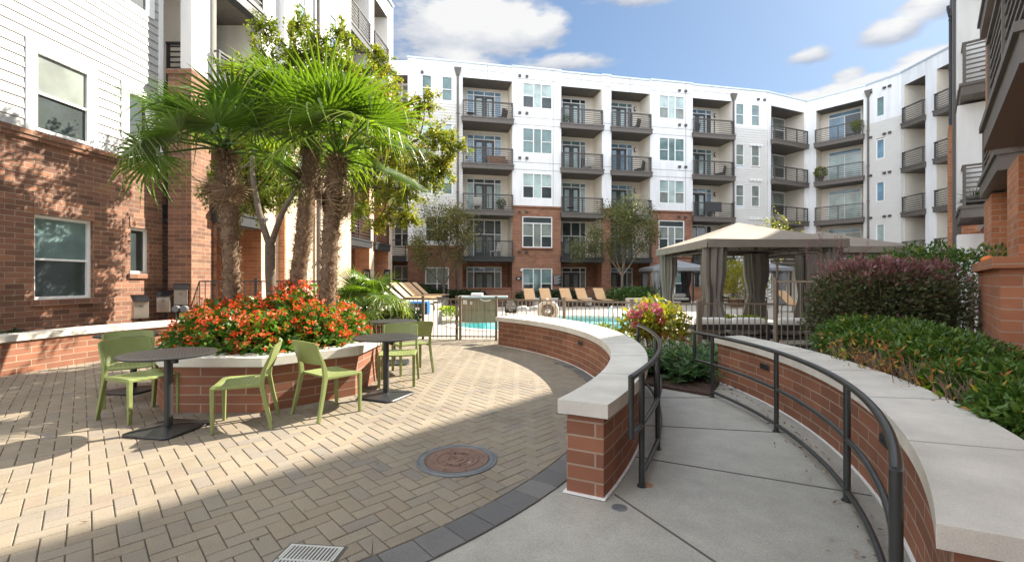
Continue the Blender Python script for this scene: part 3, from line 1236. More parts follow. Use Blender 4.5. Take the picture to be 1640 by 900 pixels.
def recess(b, fr, s0, s1, z0, z1, depth, mb=0, mside=0, msoff=1):
    """the hollow behind a stack of balconies: back, two cheeks, ceiling"""
    P = fr.P
    q = lambda pts, uv, m: b.face(pts, m, uv)
    q([P(s0, -depth, z0), P(s1, -depth, z0), P(s1, -depth, z1), P(s0, -depth, z1)], [(s0, z0), (s1, z0), (s1, z1), (s0, z1)], mb)
    q([P(s0, 0, z0), P(s0, -depth, z0), P(s0, -depth, z1), P(s0, 0, z1)], [(0, z0), (depth, z0), (depth, z1), (0, z1)], mside)
    q([P(s1, -depth, z0), P(s1, 0, z0), P(s1, 0, z1), P(s1, -depth, z1)], [(0, z0), (depth, z0), (depth, z1), (0, z1)], mside)
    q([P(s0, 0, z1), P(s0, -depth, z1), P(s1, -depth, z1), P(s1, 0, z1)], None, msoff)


def wall_lamp(fr, s, n, z, parent):
    b = MB()
    b.fbox(fr, s - .06, s + .06, n + .002, n + .13, z, z + .30, 0)
    b.fbox(fr, s - .045, s + .045, n + .131, n + .14, z + .05, z + .25, 1)
    return b.build('wall_lamp', ['charcoal_metal', 'lens_white'], parent)


def vent(fr, s, z, parent, n=0, m='bronze_metal'):
    b = MB()
    b.fbox(fr, s - .09, s + .09, n - .02, n + .11, z, z + .15)
    return b.build('vent_cap', m, parent)


def downspout(fr, s, z0, z1, parent, n=.07, m='slab_brown'):
    b = MB()
    b.tube([fr.P(s, n, z0), fr.P(s, n, z1)], .07, 8)
    P = fr.P
    b.hexa([P(s - .09, n + .08, z1), P(s + .09, n + .08, z1), P(s + .09, n - .08, z1), P(s - .09, n - .08, z1),
            P(s - .24, n + .16, z1 + .5), P(s + .24, n + .16, z1 + .5), P(s + .24, n - .08, z1 + .5), P(s - .24, n - .08, z1 + .5)])
    z = z0 + 2
    while z < z1:
        b.fbox(fr, s - .1, s + .1, n - .07, n + .08, z, z + .05)
        z += 2.6
    return b.build('downspout', m, parent)


def panel_lines(fr, s0, s1, z0, z1, parent, zs=(), ss=(), n=0):
    b = MB()
    for z in zs:
        b.fbox(fr, s0 + .01, s1 - .01, n - .01, n + .004, z - .018, z + .018)
    for s in ss:
        b.fbox(fr, s - .018, s + .018, n - .01, n + .0045, z0 + .01, z1 - .01)
    return b.build('panel_joint', 'joint_grey', parent)


FL = [0.0, 3.1, 6.18, 9.25, 12.32]
TOP = 15.9
SOFF = 14.95
FAR = thing('apartment_building', 'long white five storey apartment block with brick base on the far side of the pool', 'apartment building', (5, 31, 0))
F1 = Frame(-6.3, 29.0, 25.8, 5.2)
wf, sf, bf, rf, cf = MB(), MB(), MB(), MB(), MB()


def sp(*us, fr=F1):
    return [fr.s(u) for u in us]


def capping(fr, s0, s1, z=TOP, n=.06):
    cf.fbox(fr, s0, s1, -.5, n, z, z + .10)


# --- siding end with two window columns
a0, a1 = sp(653, 741)
ops = []
for (u0, u1) in ((675, 692), (707, 725)):
    p, q = sp(u0, u1)
    for z in FL[2:]:
        ops.append((p, q, z + .95, z + 2.6))
p, q = sp(681, 719)
gops = [(p, q, .28, 2.35)]
ops.append((p, q, 4.0, 5.7))
wall(bf, F1, a0, a1, 0, 3.62, gops, mat=0)
bf.fbox(F1, a0 - .03, a1 - .02, -.2, .06, 3.62, 3.78)
wall(sf, F1, a0 + .45, a1, 3.78, 13.1, ops, lap=.19)
wall(wf, F1, a0, a0 + .45, 3.78, 13.1)
wall(wf, F1, a0, a1, 13.1, TOP, ops)
capping(F1, a0 - .05, a1)
for o in ops:
    window(F1, *o[:4], -.05, 'hung' if o[2] > 5 else 'pair', FAR, glass=(0, 0) if o[2] > 12 else ((1, 0) if o[2] > 6 else (2, 2)))
window(F1, *gops[0], -.06, 'pair', FAR, glass=(4, 2), sill='brick_far')
bf.fbox(F1, gops[0][0] - .1, gops[0][1] + .1, -.05, .012, 2.36, 2.58)
downspout(F1, sp(733)[0], .1, 15.0, FAR)
for u, zz in ((690, 3.15), (701, 3.15), (671, 8.6), (676, 14.95)):
    vent(F1, sp(u)[0], zz, FAR)

# --- recessed stacks A, B, C, D
DEP = 1.5
for (u0, u1, key) in ((741, 820, 'A'), (898, 963, 'B'), (978, 1040, 'C'), (1108, 1172, 'D')):
    s0, s1 = sp(u0, u1)
    recess(rf, F1, s0, s1, 3.1, SOFF, DEP)
    recess(bf, F1, s0, s1, 0, 2.74, DEP)
    wall(wf, F1, s0, s1, SOFF, TOP)
    panel_lines(F1, s0, s1, SOFF, TOP, FAR, zs=(15.5,), ss=((s0 + s1) / 2,))
    capping(F1, s0, s1)
    bf.fbox(F1, s0 + .004, s1 - .004, -.22, -.004, 0, .92)
    bf.fbox(F1, s0 + .004, s1 - .004, -.26, .03, .92, 1.0)
    w = s1 - s0
    d0, d1 = s0 + .12 * w, s0 + .86 * w
    if key in 'BCD':
        d0, d1 = s0 + .02 * w + .05, s0 + .80 * w
    for k, z in enumerate(FL):
        balcony_door(F1, d0, d1, z + .02, -DEP + .03, FAR, h=2.42 if k != 1 else 2.62, tall=(k == 1), glass=(4, 4) if k < 2 else None)
        if k:
            balcony(F1, s0, s1, z, FAR, rail='bronze_metal' if k > 1 else 'charcoal_metal', slab='slab_brown' if k > 1 else 'charcoal_metal')
            if key in 'CD' and k > 1:
                wall_lamp(F1, s1 - .40, -DEP, z + 1.9, FAR)

# --- white bays over brick
for (u0, u1, w0, w1) in ((820, 898, 836, 884), (963, 978, 0, 0), (1040, 1108, 1054, 1095)):
    s0, s1 = sp(u0, u1)
    ops, ob_ = [], []
    if w0:
        p, q = sp(w0, w1)
        ops = [(p, q, z + .88, z + 2.62) for z in FL[2:]]
        ob_ = [(p, q, 3.72, 5.85), (p, q, .30, 2.32)]
    wall(wf, F1, s0, s1, 6.55, TOP, ops, n=.12)
    for s in (s0, s1):     # returns of the bay
        wf.face([F1.P(s, .12, 6.55), F1.P(s, -.02, 6.55), F1.P(s, -.02, TOP), F1.P(s, .12, TOP)], 0)
        bf.face([F1.P(s, .08, 0), F1.P(s, -.02, 0), F1.P(s, -.02, 6.45), F1.P(s, .08, 6.45)], 0, [(0, 0), (.1, 0), (.1, 6.45), (0, 6.45)])
    wall(bf, F1, s0, s1, 0, 6.45, ob_, n=.08)
    bf.fbox(F1, s0 - .02, s1 + .02, -.02, .16, 6.45, 6.56)
    capping(F1, s0, s1, n=.18)
    for o in ops:
        window(F1, *o, .07, 'triple', FAR)
    for i, o in enumerate(ob_):
        window(F1, *o, .02, 'triple_transom' if i == 0 else 'triple', FAR, glass=(4, 2) if i == 0 else (0, 2), sill='brick_far')
        bf.fbox(F1, o[0] - .12, o[1] + .12, .03, .093, o[3] + .001, o[3] + .22)
    panel_lines(F1, s0, s1, 6.6, TOP, FAR, zs=(9.0, 9.5, 12.05, 12.55, 15.15), ss=(() if not w0 else (s0 + (s1 - s0) * .83,)), n=.12)
    if w0:
        for z in (3.35, 6.05, 9.7, 12.75, 15.25):
            for dx in (.5, 1.0):
                vent(F1, (s0 if w0 < 1000 else s1 - 1.6) + dx, z, FAR, n=.12 if z > 6.5 else .08)

# --- siding end on the right
s0, s1 = sp(1172, 1229)
ops = []
for (u0, u1) in ((1178, 1192), (1203, 1217)):
    p, q = sp(u0, u1)
    ops += [(p, q, z + .9, z + 2.55) for z in FL[1:]]
wall(sf, F1, s0, s1, 0, 13.1, ops, lap=.19)
wall(wf, F1, s0, s1, 13.1, TOP, ops)
capping(F1, s0, s1 + .1)
for o in ops:
    window(F1, *o, -.05, 'hung', FAR, glass=(0, 0) if o[2] > 12 else (4, 4))
downspout(F1, sp(1174)[0], .1, 15.0, FAR)
for z in (6.1, 9.05, 11.7):
    for u in (1202, 1207, 1213, 1218):
        vent(F1, sp(u)[0], z, FAR, m='white_trim')
for (ux, uz) in ((1214, 15.2), (1224, 15.2)):
    vent(F1, sp(ux)[0], uz, FAR)

# --- the dark inner corner at the left end
FK = Frame(-9.4, 29.3, 1, 0)
ka, kb = FK.s(626), FK.s(653)
recess(rf, FK, ka - .4, kb, 3.1, SOFF, 1.2)
recess(bf, FK, ka - .4, kb, 0, 2.74, 1.2)
wall(wf, FK, ka - .4, kb, SOFF, TOP)
for k, z in enumerate(FL):
    window(FK, ka - .1, kb - .1, z + .7, z + 2.5, -1.15, 'pair', FAR, glass=(4, 2))
    if k:
        balcony(FK, ka - .38, kb - .08, z, FAR, rail='charcoal_metal', slab='charcoal_metal', proj=.25, back=1.15)

# --- the bend on the right: four faces that turn toward the near wing
PB = [(19.62, 34.25), (23.75, 36.0), (26.25, 33.1), (27.1, 31.1), (27.2, 24.2)]
FB, FC, FD, FE = [Frame(*PB[i], PB[i + 1][0] - PB[i][0], PB[i + 1][1] - PB[i][1]) for i in range(4)]
# B: balconies in the corner
b0, b1 = FB.s(1235), FB.s(1288)
wall(wf, FB, 0, b0, 0, TOP)
wall(wf, FB, b1, FB.len, 0, TOP)
recess(rf, FB, b0, b1, 0, SOFF, 1.7)
wall(wf, FB, b0, b1, SOFF, TOP)
capping(FB, 0, FB.len)
for k, z in enumerate(FL):
    w = b1 - b0
    balcony_door(FB, b0 + .03, b0 + w * .46, z + .02, -1.67, FAR, h=2.35)
    window(FB, b0 + w * .58, b1 - .1, z + .7, z + 2.6, -1.6, 'hung', FAR, glass=(4, 2))
    wall_lamp(FB, b0 + w * .52, -1.7, z + 1.8, FAR)
    if k:
        balcony(FB, b0, b1, z, FAR, back=1.65)
# C
c0, c1, c2 = FC.s(1307), FC.s(1383), FC.s(1395)
wall(wf, FC, 0, c0, 0, TOP)
recess(rf, FC, c0, c1, 0, SOFF, 1.4)
wall(wf, FC, c0, FC.len, SOFF, TOP)
wall(wf, FC, c1, FC.len, 13.0, SOFF)
wall(sf, FC, c1, FC.len, 0, 13.0, lap=.19)
capping(FC, 0, FC.len)
for k, z in enumerate(FL):
    w = c1 - c0
    window(FC, c0 + w * .16, c0 + w * .88, z + .05, z + 2.5, -1.36, 'slider', FAR, glass=((3, 2), (1, 4), (1, 1), (1, 1), (3, 2))[k])
    if k:
        balcony(FC, c0, c1, z, FAR, back=1.35)
downspout(FC, FC.s(1391), .1, 15.0, FAR)
# D: plain siding with one small window a floor, then the first open stack
d0, d1 = FD.s(1403), FD.s(1417)
d2 = FD.len
ops = [(d0, d1, z + 1.0, z + 2.45) for z in FL]
wall(sf, FD, 0, d2, 0, 13.0, ops, lap=.19)
wall(wf, FD, 0, d2, 13.0, TOP, ops)
capping(FD, 0, d2)
for k, o in enumerate(ops):
    window(FD, *o, -.05, 'fixed', FAR, glass=((1, 1), (1, 1), (3, 3), (3, 3), (0, 0))[k])
for z in (6.0, 9.1, 11.9, 15.2):
    for f_ in (.15, .55, .7):
        vent(FD, d2 * f_, z, FAR)
e0, e1, e2, e3 = 0.25, FE.s(1482), FE.s(1500), FE.len
wall(sf, FE, 0, e0, 0, 13.0, lap=.19)
wall(wf, FE, 0, e0, 13.0, TOP)
recess(rf, FE, e0, e1, 0, SOFF, 1.5)
wall(wf, FE, e1, e2, 0, TOP)
recess(rf, FE, e2, e3, 0, SOFF, 1.5, mb=2)
wall(wf, FE, e0, e1, SOFF, TOP)
wall(wf, FE, e2, e3, SOFF, TOP)
capping(FE, 0, e3)
for k, z in enumerate(FL):
    w = e1 - e0
    window(FE, e0 + .1, e1 - .15, z + .1, z + 2.4, -1.45, 'slider', FAR, glass=(3, 1))
    if k:
        balcony(FE, e0, e1, z, FAR, back=1.45, proj=.2)
        balcony(FE, e2, e3, z, FAR, back=1.45, proj=.2)
wf.build('white_wall', 'white_panel', FAR)
sf.build('siding_wall', 'grey_siding', FAR)
bf.build('brick_wall', 'brick_far', FAR)
rf.build('recess_wall', ['beige_stucco', 'soffit_dark', 'pale_siding'], FAR)
cf.build('roof_edge', 'roof_cap', FAR)
b = MB()
b.prism([(-9.4, 30.6), (-6.3, 30.6), (19.7, 35.9), (23.9, 37.8), (27.8, 34.0), (28.8, 31.2), (28.8, 24.2), (44, 24.2), (44, 52), (-9.4, 52)], 15.3, 15.6)
b.build('roof', 'roof_dark', FAR)

# ------------------------------------------------------------------ left building
LEFT = thing('apartment_building', 'near apartment block on the left with brick base and white lap siding above', 'apartment building', (-10, 12, 0))


def LF(c):
    return Frame(c, 0, .0995, .995)


wf, sf, bf, rf, cf, tf = MB(), MB(), MB(), MB(), MB(), MB()
L1 = LF(-9.6)
LZ = [1.08, 4.22, 7.25, 10.3]
p0, p1 = L1.s(55), L1.s(149)
q0, q1 = L1.s(209), L1.s(239)
lops, uops = [(p0, p1, 1.10, 2.68), (q0, q1, 1.62, 2.66)], []
for z in LZ[1:]:
    uops += [(p0 - .02, p1 - .06, z, z + 1.50), (q0 - .1, q1 - .02, z + .42, z + 1.50)]
lend = L1.s(260)
wall(bf, L1, 1.0, lend, 0, 4.02, lops, rev=.16)
bf.fbox(L1, 1.0, lend + .02, -.1, .05, 4.02, 4.10)
bf.fbox(L1, 1.0, lend + .03, -.1, .075, 4.10, 4.19)
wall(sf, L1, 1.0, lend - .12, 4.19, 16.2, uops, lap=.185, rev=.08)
tf.fbox(L1, lend - .12, lend, -.1, .03, 4.19, 16.2)
for o in lops:
    window(L1, *o, -.11, 'hung' if o[1] - o[0] > .7 else 'fixed', LEFT, glass=(0, 2) if o[1] - o[0] > .7 else (2, 2), fw=.055)
    bf.fbox(L1, o[0] - .06, o[1] + .06, -.1, .05, o[2] - .11, o[2] - .002)
    bf.fbox(L1, o[0] - .02, o[1] + .02, -.05, .014, o[3] + .002, o[3] + .25)
for o in uops:
    window(L1, *o, -.03, 'hung' if o[1] - o[0] > .7 else 'fixed', LEFT, glass=(4, 2) if o[1] - o[0] > .7 else (2, 2), fw=.06)
    for (a, c, za, zb) in ((o[0] - .13, o[0], o[2] - .02, o[3] + .13), (o[1], o[1] + .13, o[2] - .02, o[3] + .13), (o[0], o[1], o[3], o[3] + .128)):
        tf.fbox(L1, a, c, -.05, .034, za, zb)
# return at the end of the plank wall
rf.face([L1.P(lend, 0, 0), L1.P(lend, -3, 0), L1.P(lend, -3, 16), L1.P(lend, 0, 16)], 0)
# corner post: brick below, white above
C1 = (-8.40, -7.83, 10.9, 11.68)
cp = MB()
cp.box(C1[0], C1[1], C1[2], C1[3], 0, 6.5)
cp.box(C1[0] - .03, C1[1] + .03, C1[2] - .03, C1[3] + .03, 6.5, 6.62)
cp.build('corner_pier', 'brick_left', LEFT)
wf.box(-8.13, -7.86, 10.95, 11.66, 6.62, 16.2)
# walls toward the far end of the block
LA = LF(-8.9)
Y2S = 1 / .995


def lseg(c, y0, y1, win=None, mats='brick'):
    fr = LF(c)
    s0, s1 = y0 * Y2S, y1 * Y2S
    ops, uo = [], []
    if win:
        a, d = fr.s(win[0]), fr.s(win[1])
        ops = [(a, d, .75, 2.55), (a, d, 3.9, 5.7)]
        uo = [(a, d, z + .9, z + 2.5) for z in FL[2:]]
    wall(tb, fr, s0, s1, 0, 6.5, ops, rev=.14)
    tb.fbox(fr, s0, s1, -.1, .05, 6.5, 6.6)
    wall(wf, fr, s0, s1, 6.6, 16.2, uo)
    for o in ops:
        window(fr, *o, -.09, 'hung', LEFT, glass=(1, 0))
    for o in uo:
        window(fr, *o, -.05, 'hung', LEFT, glass=(1, 3))
    return fr, s0, s1


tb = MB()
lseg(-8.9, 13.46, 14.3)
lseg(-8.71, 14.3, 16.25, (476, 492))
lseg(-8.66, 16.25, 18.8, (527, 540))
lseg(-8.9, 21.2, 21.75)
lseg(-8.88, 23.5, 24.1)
# brick faces that look back along the court
bo = MB()
for (x0, x1, y) in ((-9.6, -7.56, 13.46), (-7.49, -7.28, 14.3), (-7.10, -7.03, 16.25), (-7.46, -6.78, 21.2), (-7.3, -6.53, 23.5)):
    bo = MB()
    bo.box(x0, x1 + .006, y - .02, y + .30, 0, 6.497)
    bo.build('brick_pier', 'brick_orange', LEFT)
    wf.box(x0, x1 + .006, y - .02, y + .30, 6.597, 16.2)
for (y0, y1, dep) in ((11.68, 13.46, 2.2), (18.8, 21.2, 2.0), (21.75, 23.5, 1.6)):
    s0, s1 = y0 * Y2S, y1 * Y2S
    recess(rf, LA, s0, s1, 6.4, 15.3, dep)
    rb = MB()
    recess(rb, LA, s0, s1, 0, 6.0, dep)
    rb.build('recess_brick_wall', ['brick_left', 'soffit_dark'], LEFT)
    wall(wf, LA, s0, s1, 15.3, 16.2)
    for k, z in enumerate(FL):
        window(LA, s0 + .2, s1 - .25, z + .1, z + 2.4, -dep + .04, 'slider' if k else 'pair', LEFT, glass=(3, 2))
        if k:
            balcony(LA, s0, s1, z + .25, LEFT, back=dep - .05, proj=.12, rail='charcoal_metal', slab='charcoal_metal')
# the narrow gap beside the corner post: railings that face the camera
FG = Frame(-9.3, 11.3, 1, 0)
for z in FL[1:]:
    gb = MB()
    gb.fbox(FG, .45, 1.2, -1.0, .05, z - .05, z + .28)
    o = gb.build('balcony', 'charcoal_metal', LEFT)
    gb = MB()
    railing_mesh(gb, FG.P, .60, 1.16, 0, z + .3, 1.0, slats=7)
    gb.build('railing', 'charcoal_metal', o)
window(Frame(-10.4, 12.6, 1, 0), .5, 1.9, 6.5, 8.7, 0, 'pair', LEFT, glass=(3, 3))
window(Frame(-10.4, 12.6, 1, 0), .5, 1.9, 3.4, 5.6, 0, 'pair', LEFT, glass=(3, 3))
window(Frame(-10.4, 12.6, 1, 0), .5, 1.9, 9.6, 11.8, 0, 'pair', LEFT, glass=(3, 3))
downspout(LF(-8.66), LF(-8.66).s(507.5), .1, 15.4, LEFT, n=.08)
panel_lines(LF(-8.71), 14.3 * Y2S, 16.25 * Y2S, 6.6, 16, LEFT, zs=(9.1, 12.2))
panel_lines(LF(-8.66), 16.3 * Y2S, 18.8 * Y2S, 6.6, 16, LEFT, zs=(9.1, 12.2))
# far end of the block
wf.box(-16, -6.45, 24.1, 24.2, 6.6, 16.2)
bo = MB()
bo.box(-16, -6.5, 24.1, 24.2, 0, 6.6)
bo.build('end_wall', 'brick_orange', LEFT)
cfr = LF(-8.9)
cf.fbox(cfr, 10.9, 24.25, -.5, .12, 16.2, 16.3)
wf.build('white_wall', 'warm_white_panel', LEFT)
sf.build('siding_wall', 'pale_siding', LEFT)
tf.build('siding_trim', 'white_trim', LEFT)
bf.build('brick_wall', 'brick_left', LEFT)
tb.build('sunlit_brick_wall', 'brick_sunlit', LEFT)
rf.build('recess_wall', ['beige_stucco', 'soffit_dark', 'pale_siding'], LEFT)
cf.build('roof_edge', 'roof_cap', LEFT)
b = MB()
b.prism([(-20, 1), (-9.6, 1), (-8.6, 11), (-7.9, 11), (-6.6, 24.1), (-20, 24.1)], 16.0, 16.19)
b.build('roof', 'roof_dark', LEFT)

# ------------------------------------------------------------------ near wing on the right (runs away at forty-five degrees)
RIGHT = thing('apartment_building', 'brick and white apartment wing close on the right with brown steel balconies overhead', 'apartment building', (10, 9, 0))
RT = (.683, .730)


def RFr(c, y1=24.2):
    """plane X = .937 Y + c ; s runs from the far end toward the camera; a(Y) gives s"""
    x1 = .937 * y1 + c
    return Frame(x1, y1, -RT[0], -RT[1])


def ra(y, y1=24.2):
    return (y1 - y) / .730


R1 = RFr(1.06)
wf, bo, rf, sl, cf = MB(), MB(), MB(), MB(), MB()
# brick piers and wall at the foot
wall(bo, RFr(1.5), ra(24.2), ra(-8), 0, 3.0, [(ra(10.6), ra(8.6), 0, 2.6)], rev=.3)
wall(wf, RFr(1.5), ra(24.2), ra(-8), 3.3, TOP)
for (ya, yb) in ((5.5, 6.3), (7.9, 9.0)):
    bo.fbox(R1, ra(yb), ra(ya), -.45, 0, 0, 3.0)
    bo.fbox(R1, ra(yb), ra(ya), -.45, -.02, 3.36, 6.5)
for z in (0, 3.36, 6.44, 9.5, 12.6):
    wf.fbox(R1, ra(12.1), ra(11.5), -.40, .27, z, z + 2.66)
    wf.fbox(R1, ra(12.6), ra(12.3), -.45, .20, z, z + 2.66)
bs = MB()
bs.fbox(R1, ra(14.8), ra(14.0), -.3, .36, 0, 6.4)
bs.build('corner_pier', 'brick_orange', RIGHT)
# tall dark corner strip and downspout
sl.fbox(R1, ra(13.4), ra(13.0), .12, .30, 0, 15.4)
# slabs
R6 = RFr(.62)


def wing_balcony(ya, yb, z, c=.62):
    fr = RFr(c)
    s0, s1 = ra(yb), ra(ya)
    bb = MB()
    bb.fbox(fr, s0, s1, -1.2, 0, z - .30, z - .035, 0)
    bb.fbox(fr, s0 - .03, s1 + .03, -1.2, .035, z - .075, z, 0)
    bb.fbox(fr, s0 + .12, s1 - .12, -1.2, -.22, z - .308, z - .28, 1)
    o = bb.build('balcony', ['slab_brown', 'soffit_dark'], RIGHT)
    r = MB()
    railing_mesh(r, fr.P, s0 + .04, s1 - .04, -.06, z + .002, 1.02, slats=8, ret=.9)
    r.build('railing', 'slab_brown', o)
    return o


for (ya, yb, lv, c_) in ((3.25, 5.45, (1, 2, 3), .62), (6.4, 8.6, (1, 2, 3), .93), (11.2, 12.9, (1, 2, 3, 4), .75)):
    for k in lv:
        wing_balcony(ya, yb, 3.33 + 3.06 * (k - 1), c_)
fr = RFr(.62)
downspout(R1, ra(23.4), .1, 15.3, RIGHT, n=.0, m='charcoal_metal')
cf.fbox(RFr(1.0), ra(24.0), ra(-8), -1.2, 0, TOP - .25, TOP)
lampb = MB()
lampb.fbox(RFr(1.5), ra(9.3), ra(9.1), .002, .12, 1.95, 2.15)
lampb.fbox(RFr(1.5), ra(9.25), ra(9.12), .12, .22, 1.98, 2.10)
lampb.build('wall_lamp', 'white_plastic', RIGHT)
wf.build('white_wall', 'white_panel', RIGHT)
bo.build('brick_wall', 'brick_orange', RIGHT)
sl.build('corner_post', 'slab_brown', RIGHT)
cf.build('roof_edge', 'roof_cap', RIGHT)
b = MB()
pts = [RFr(1.05).P(ra(24.0), 0, 0), RFr(1.05).P(ra(-8), 0, 0), RFr(14).P(ra(-8), 0, 0), RFr(14).P(ra(24.2), 0, 0)]
b.prism([(p[0], p[1]) for p in pts], TOP - .6, TOP - .26)
b.build('roof', 'roof_dark', RIGHT)

# ------------------------------------------------------------------ low garden walls with stone caps
def cap_joints(mb, inner, outer, z, every, mat):
    acc = 0
    for i in range(1, len(inner)):
        acc += math.hypot(inner[i][0] - inner[i - 1][0], inner[i][1] - inner[i - 1][1])
        if acc > every:
            acc = 0
            mb.bar((*inner[i], z + .0005), (*outer[i], z + .0005), .010, .003, mat=mat)


def garden_wall(name, label, inner, outer, ztop, capt, over, brick_mat='brick_block', z0=0, joint=.92, org=None, sealant=True):
    """inner and outer are the edges of the cap; the brickwork stands in by 'over' all round"""
    t = thing(name, label, 'garden wall', (*(org or ((inner[0][0] + outer[0][0]) / 2, (inner[0][1] + outer[0][1]) / 2)), 0))
    k = len(inner)

    def shrink(d):
        I, O = [], []
        for i in range(k):
            a, c = Vector(inner[i]), Vector(outer[i])
            w = (c - a).normalized()
            I.append(a + w * d)
            O.append(c - w * d)
        for lst in (I, O):
            e0 = (lst[1] - lst[0])
            lst[0] = lst[0] + e0.normalized() * min(d, e0.length * .9)
            e1 = (lst[-2] - lst[-1])
            lst[-1] = lst[-1] + e1.normalized() * min(d, e1.length * .9)
        return [tuple(p) for p in I], [tuple(p) for p in O]
    bi, bo_ = shrink(over)
    b = MB()
    b.band(bi, bo_, z0, ztop - capt)
    b.build('brickwork', brick_mat, t)
    c = MB()
    c.band(inner, outer, ztop - capt, ztop, 0)
    cap_joints(c, inner, outer, ztop, joint, 1)
    c.build('cap', ['limestone', 'joint_grey'], t, bevel=.006, weld=True)
    if sealant:
        i2, o2 = shrink(over - .018)
        b = MB()
        b.band(i2, o2, z0, z0 + .012)
        b.build('sealant_strip', 'white_plastic', t)
    return t


def circ(c, r, a0, a1, n=56):
    return arc(c, r, a0, a1, n)


W1i = circ((-4.41, 6.12), 5.63, -33.0, 44.2)
W1o = circ((-5.25, 6.62), 6.95, -32.3, 36.2)
WALL1 = garden_wall('garden_wall', 'low curved brick wall with white stone cap between the paved plaza and the ramp', W1i, W1o, .645, .095, .045)
W2i = circ((-3.07, 5.55), 6.05, -42.2, 8.4)
W2o = circ((-3.07, 5.55), 6.55, -40.9, 9.4)
WALL2 = garden_wall('garden_wall', 'low curved brick wall with pale stone cap in front of the green hedge', W2i, W2o, .645, .085, .04)
LWi = smooth_line([(-7.55, 3.2), (-7.72, 4.6), (-7.74, 5.7), (-7.68, 6.7), (-7.5, 7.9), (-7.05, 9.1), (-6.5, 9.95), (-5.8, 10.55)], 6)
LWo = [tuple(Vector(p) + (Vector((-.40, 0)) if i < 22 else Vector((-.38, .16)) if i < 34 else Vector((-.24, .33)))) for i, p in enumerate(LWi)]
LOWL = garden_wall('garden_wall', 'long low brick wall with stone cap below the left building windows', LWi[::-1], LWo[::-1], .62, .10, .04, sealant=False, org=(-7.7, 6.7))
# raised terrace edge beside the gate
TEi = smooth_line([(-5.4, 10.75), (-4.2, 11.35), (-3.3, 11.55), (-2.62, 11.6)], 5)
TEo = [(p[0] - .1, p[1] + .42) for p in TEi]
garden_wall('garden_wall', 'short brick terrace wall with stone cap just left of the pool gate', TEi[::-1], TEo[::-1], .60, .12, .05, sealant=False)
b = MB()
b.prism([(-12, 12.05), (-2.62, 12.05), (-2.45, 15.5), (-3.2, 19.5), (-3.9, 27.5), (-12, 27.5)], -.02, .40)
tag(b.build('raised_terrace_path', 'deck_stone'), kind='structure')

# eight-sided planter in the middle of the plaza
PLC = (-3.28, 6.2)
oct_ = lambda r: [(PLC[0] + r * math.cos(R(22.5 + 45 * i)), PLC[1] + r * math.sin(R(22.5 + 45 * i))) for i in range(8)]
PLANTER = thing('planter', 'eight sided brick planter with stone cap in the middle of the plaza', 'planter', (*PLC, 0))
b = MB()
b.band(oct_(1.12)[::-1], oct_(1.40)[::-1], 0, .515, closed=True)
b.build('brickwork', 'brick_block', PLANTER)
c = MB()
c.band(oct_(1.10)[::-1], oct_(1.455)[::-1], .515, .615, closed=True)
for p, q in zip(oct_(1.10), oct_(1.456)):
    c.bar((*p, .6152), (*q, .6152), .007, .003, mat=1)
c.build('cap', ['limestone', 'joint_grey'], PLANTER, bevel=.006, weld=True)
b = MB()
b.prism(oct_(1.12), .3, .54)
b.build('soil', 'mulch', PLANTER)

# planting beds
b = MB()
b.prism([p for p in LWo] + [(-6.3, 11.2), (-8.3, 11.2), (-9.1, 10.8), (-9.6, 1.5), (-8, 3.2)], 0, .42)
tag(b.build('planting_bed_ground', 'mulch'), kind='structure')
b = MB()
b.prism([W2o[i] for i in range(0, len(W2o), 4)] + [W2o[-1], (4.6, 6.8), (5.4, 7.4), (6.6, 6.6), (6.2, 5.9), (4.4, 4.0), (2.9, 2.2)], 0, .42)
tag(b.build('planting_bed_ground', 'mulch'), kind='structure')
b = MB()
b.prism([(1.72, 6.35), (2.5, 5.62), (2.98, 6.4), (3.66, 6.72), (3.75, 8.7), (1.2, 10.0), (.6, 10.5), (1.3, 9.1), (1.62, 7.6)], -.004, .03)
tag(b.build('planting_bed_ground', 'mulch'), kind='structure')
b = MB()
b.prism([(-4.5, 24.2), (1.0, 25.6), (3.6, 25.9), (9.3, 27.0), (9.3, 31.9), (-6.3, 29.0)], -.01, .06)
tag(b.build('planting_bed_ground', 'mulch'), kind='structure')


# ------------------------------------------------------------------ handrails
def handrail(label, c, r, angs, a_end0, a_end1, zt, zm, zb, loop0, loop1, loc):
    """bent steel tube rail along an arc: three rails, posts, and returned loops at the ends"""
    t = thing('handrail', label, 'handrail', (*loc, 0))
    at = lambda a, z: (c[0] + r * math.cos(R(a)), c[1] + r * math.sin(R(a)), z)
    rr = .0215
    lo, hi = min(a_end0, a_end1), max(a_end0, a_end1)
    n = 36
    run = lambda a0, a1, z: [at(a0 + (a1 - a0) * i / n, z) for i in range(n + 1)]
    x0 = lo - loop0
    x1 = hi + loop1
    b = MB()
    b.tube(run(x0, x1, zt), rr, 12)
    b.build('top_rail', 'rail_metal', t, smooth=50)
    b = MB()
    b.tube(run(x0, x1, zm), rr * .85, 12)
    b.build('middle_rail', 'rail_metal', t, smooth=50)
    b = MB()
    b.tube(run(lo, hi, zb), rr * .85, 12)
    b.build('bottom_rail', 'rail_metal', t, smooth=50)
    for a in (x0, x1):
        if (a == x0 and loop0) or (a == x1 and loop1):
            b = MB()
            b.tube([at(a, zm - rr), at(a, zt + rr * .6)], rr * .98, 12)
            b.build('end_return', 'rail_metal', t, smooth=50)
    for a in angs:
        b = MB()
        b.tube([at(a, 0), at(a, zt)], rr, 12)
        b.lathe([(.034, -.004), (.034, .003), (.026, .006)], 14, at(a, 0))
        b.build('post', 'rail_metal', t, smooth=50)
    return t


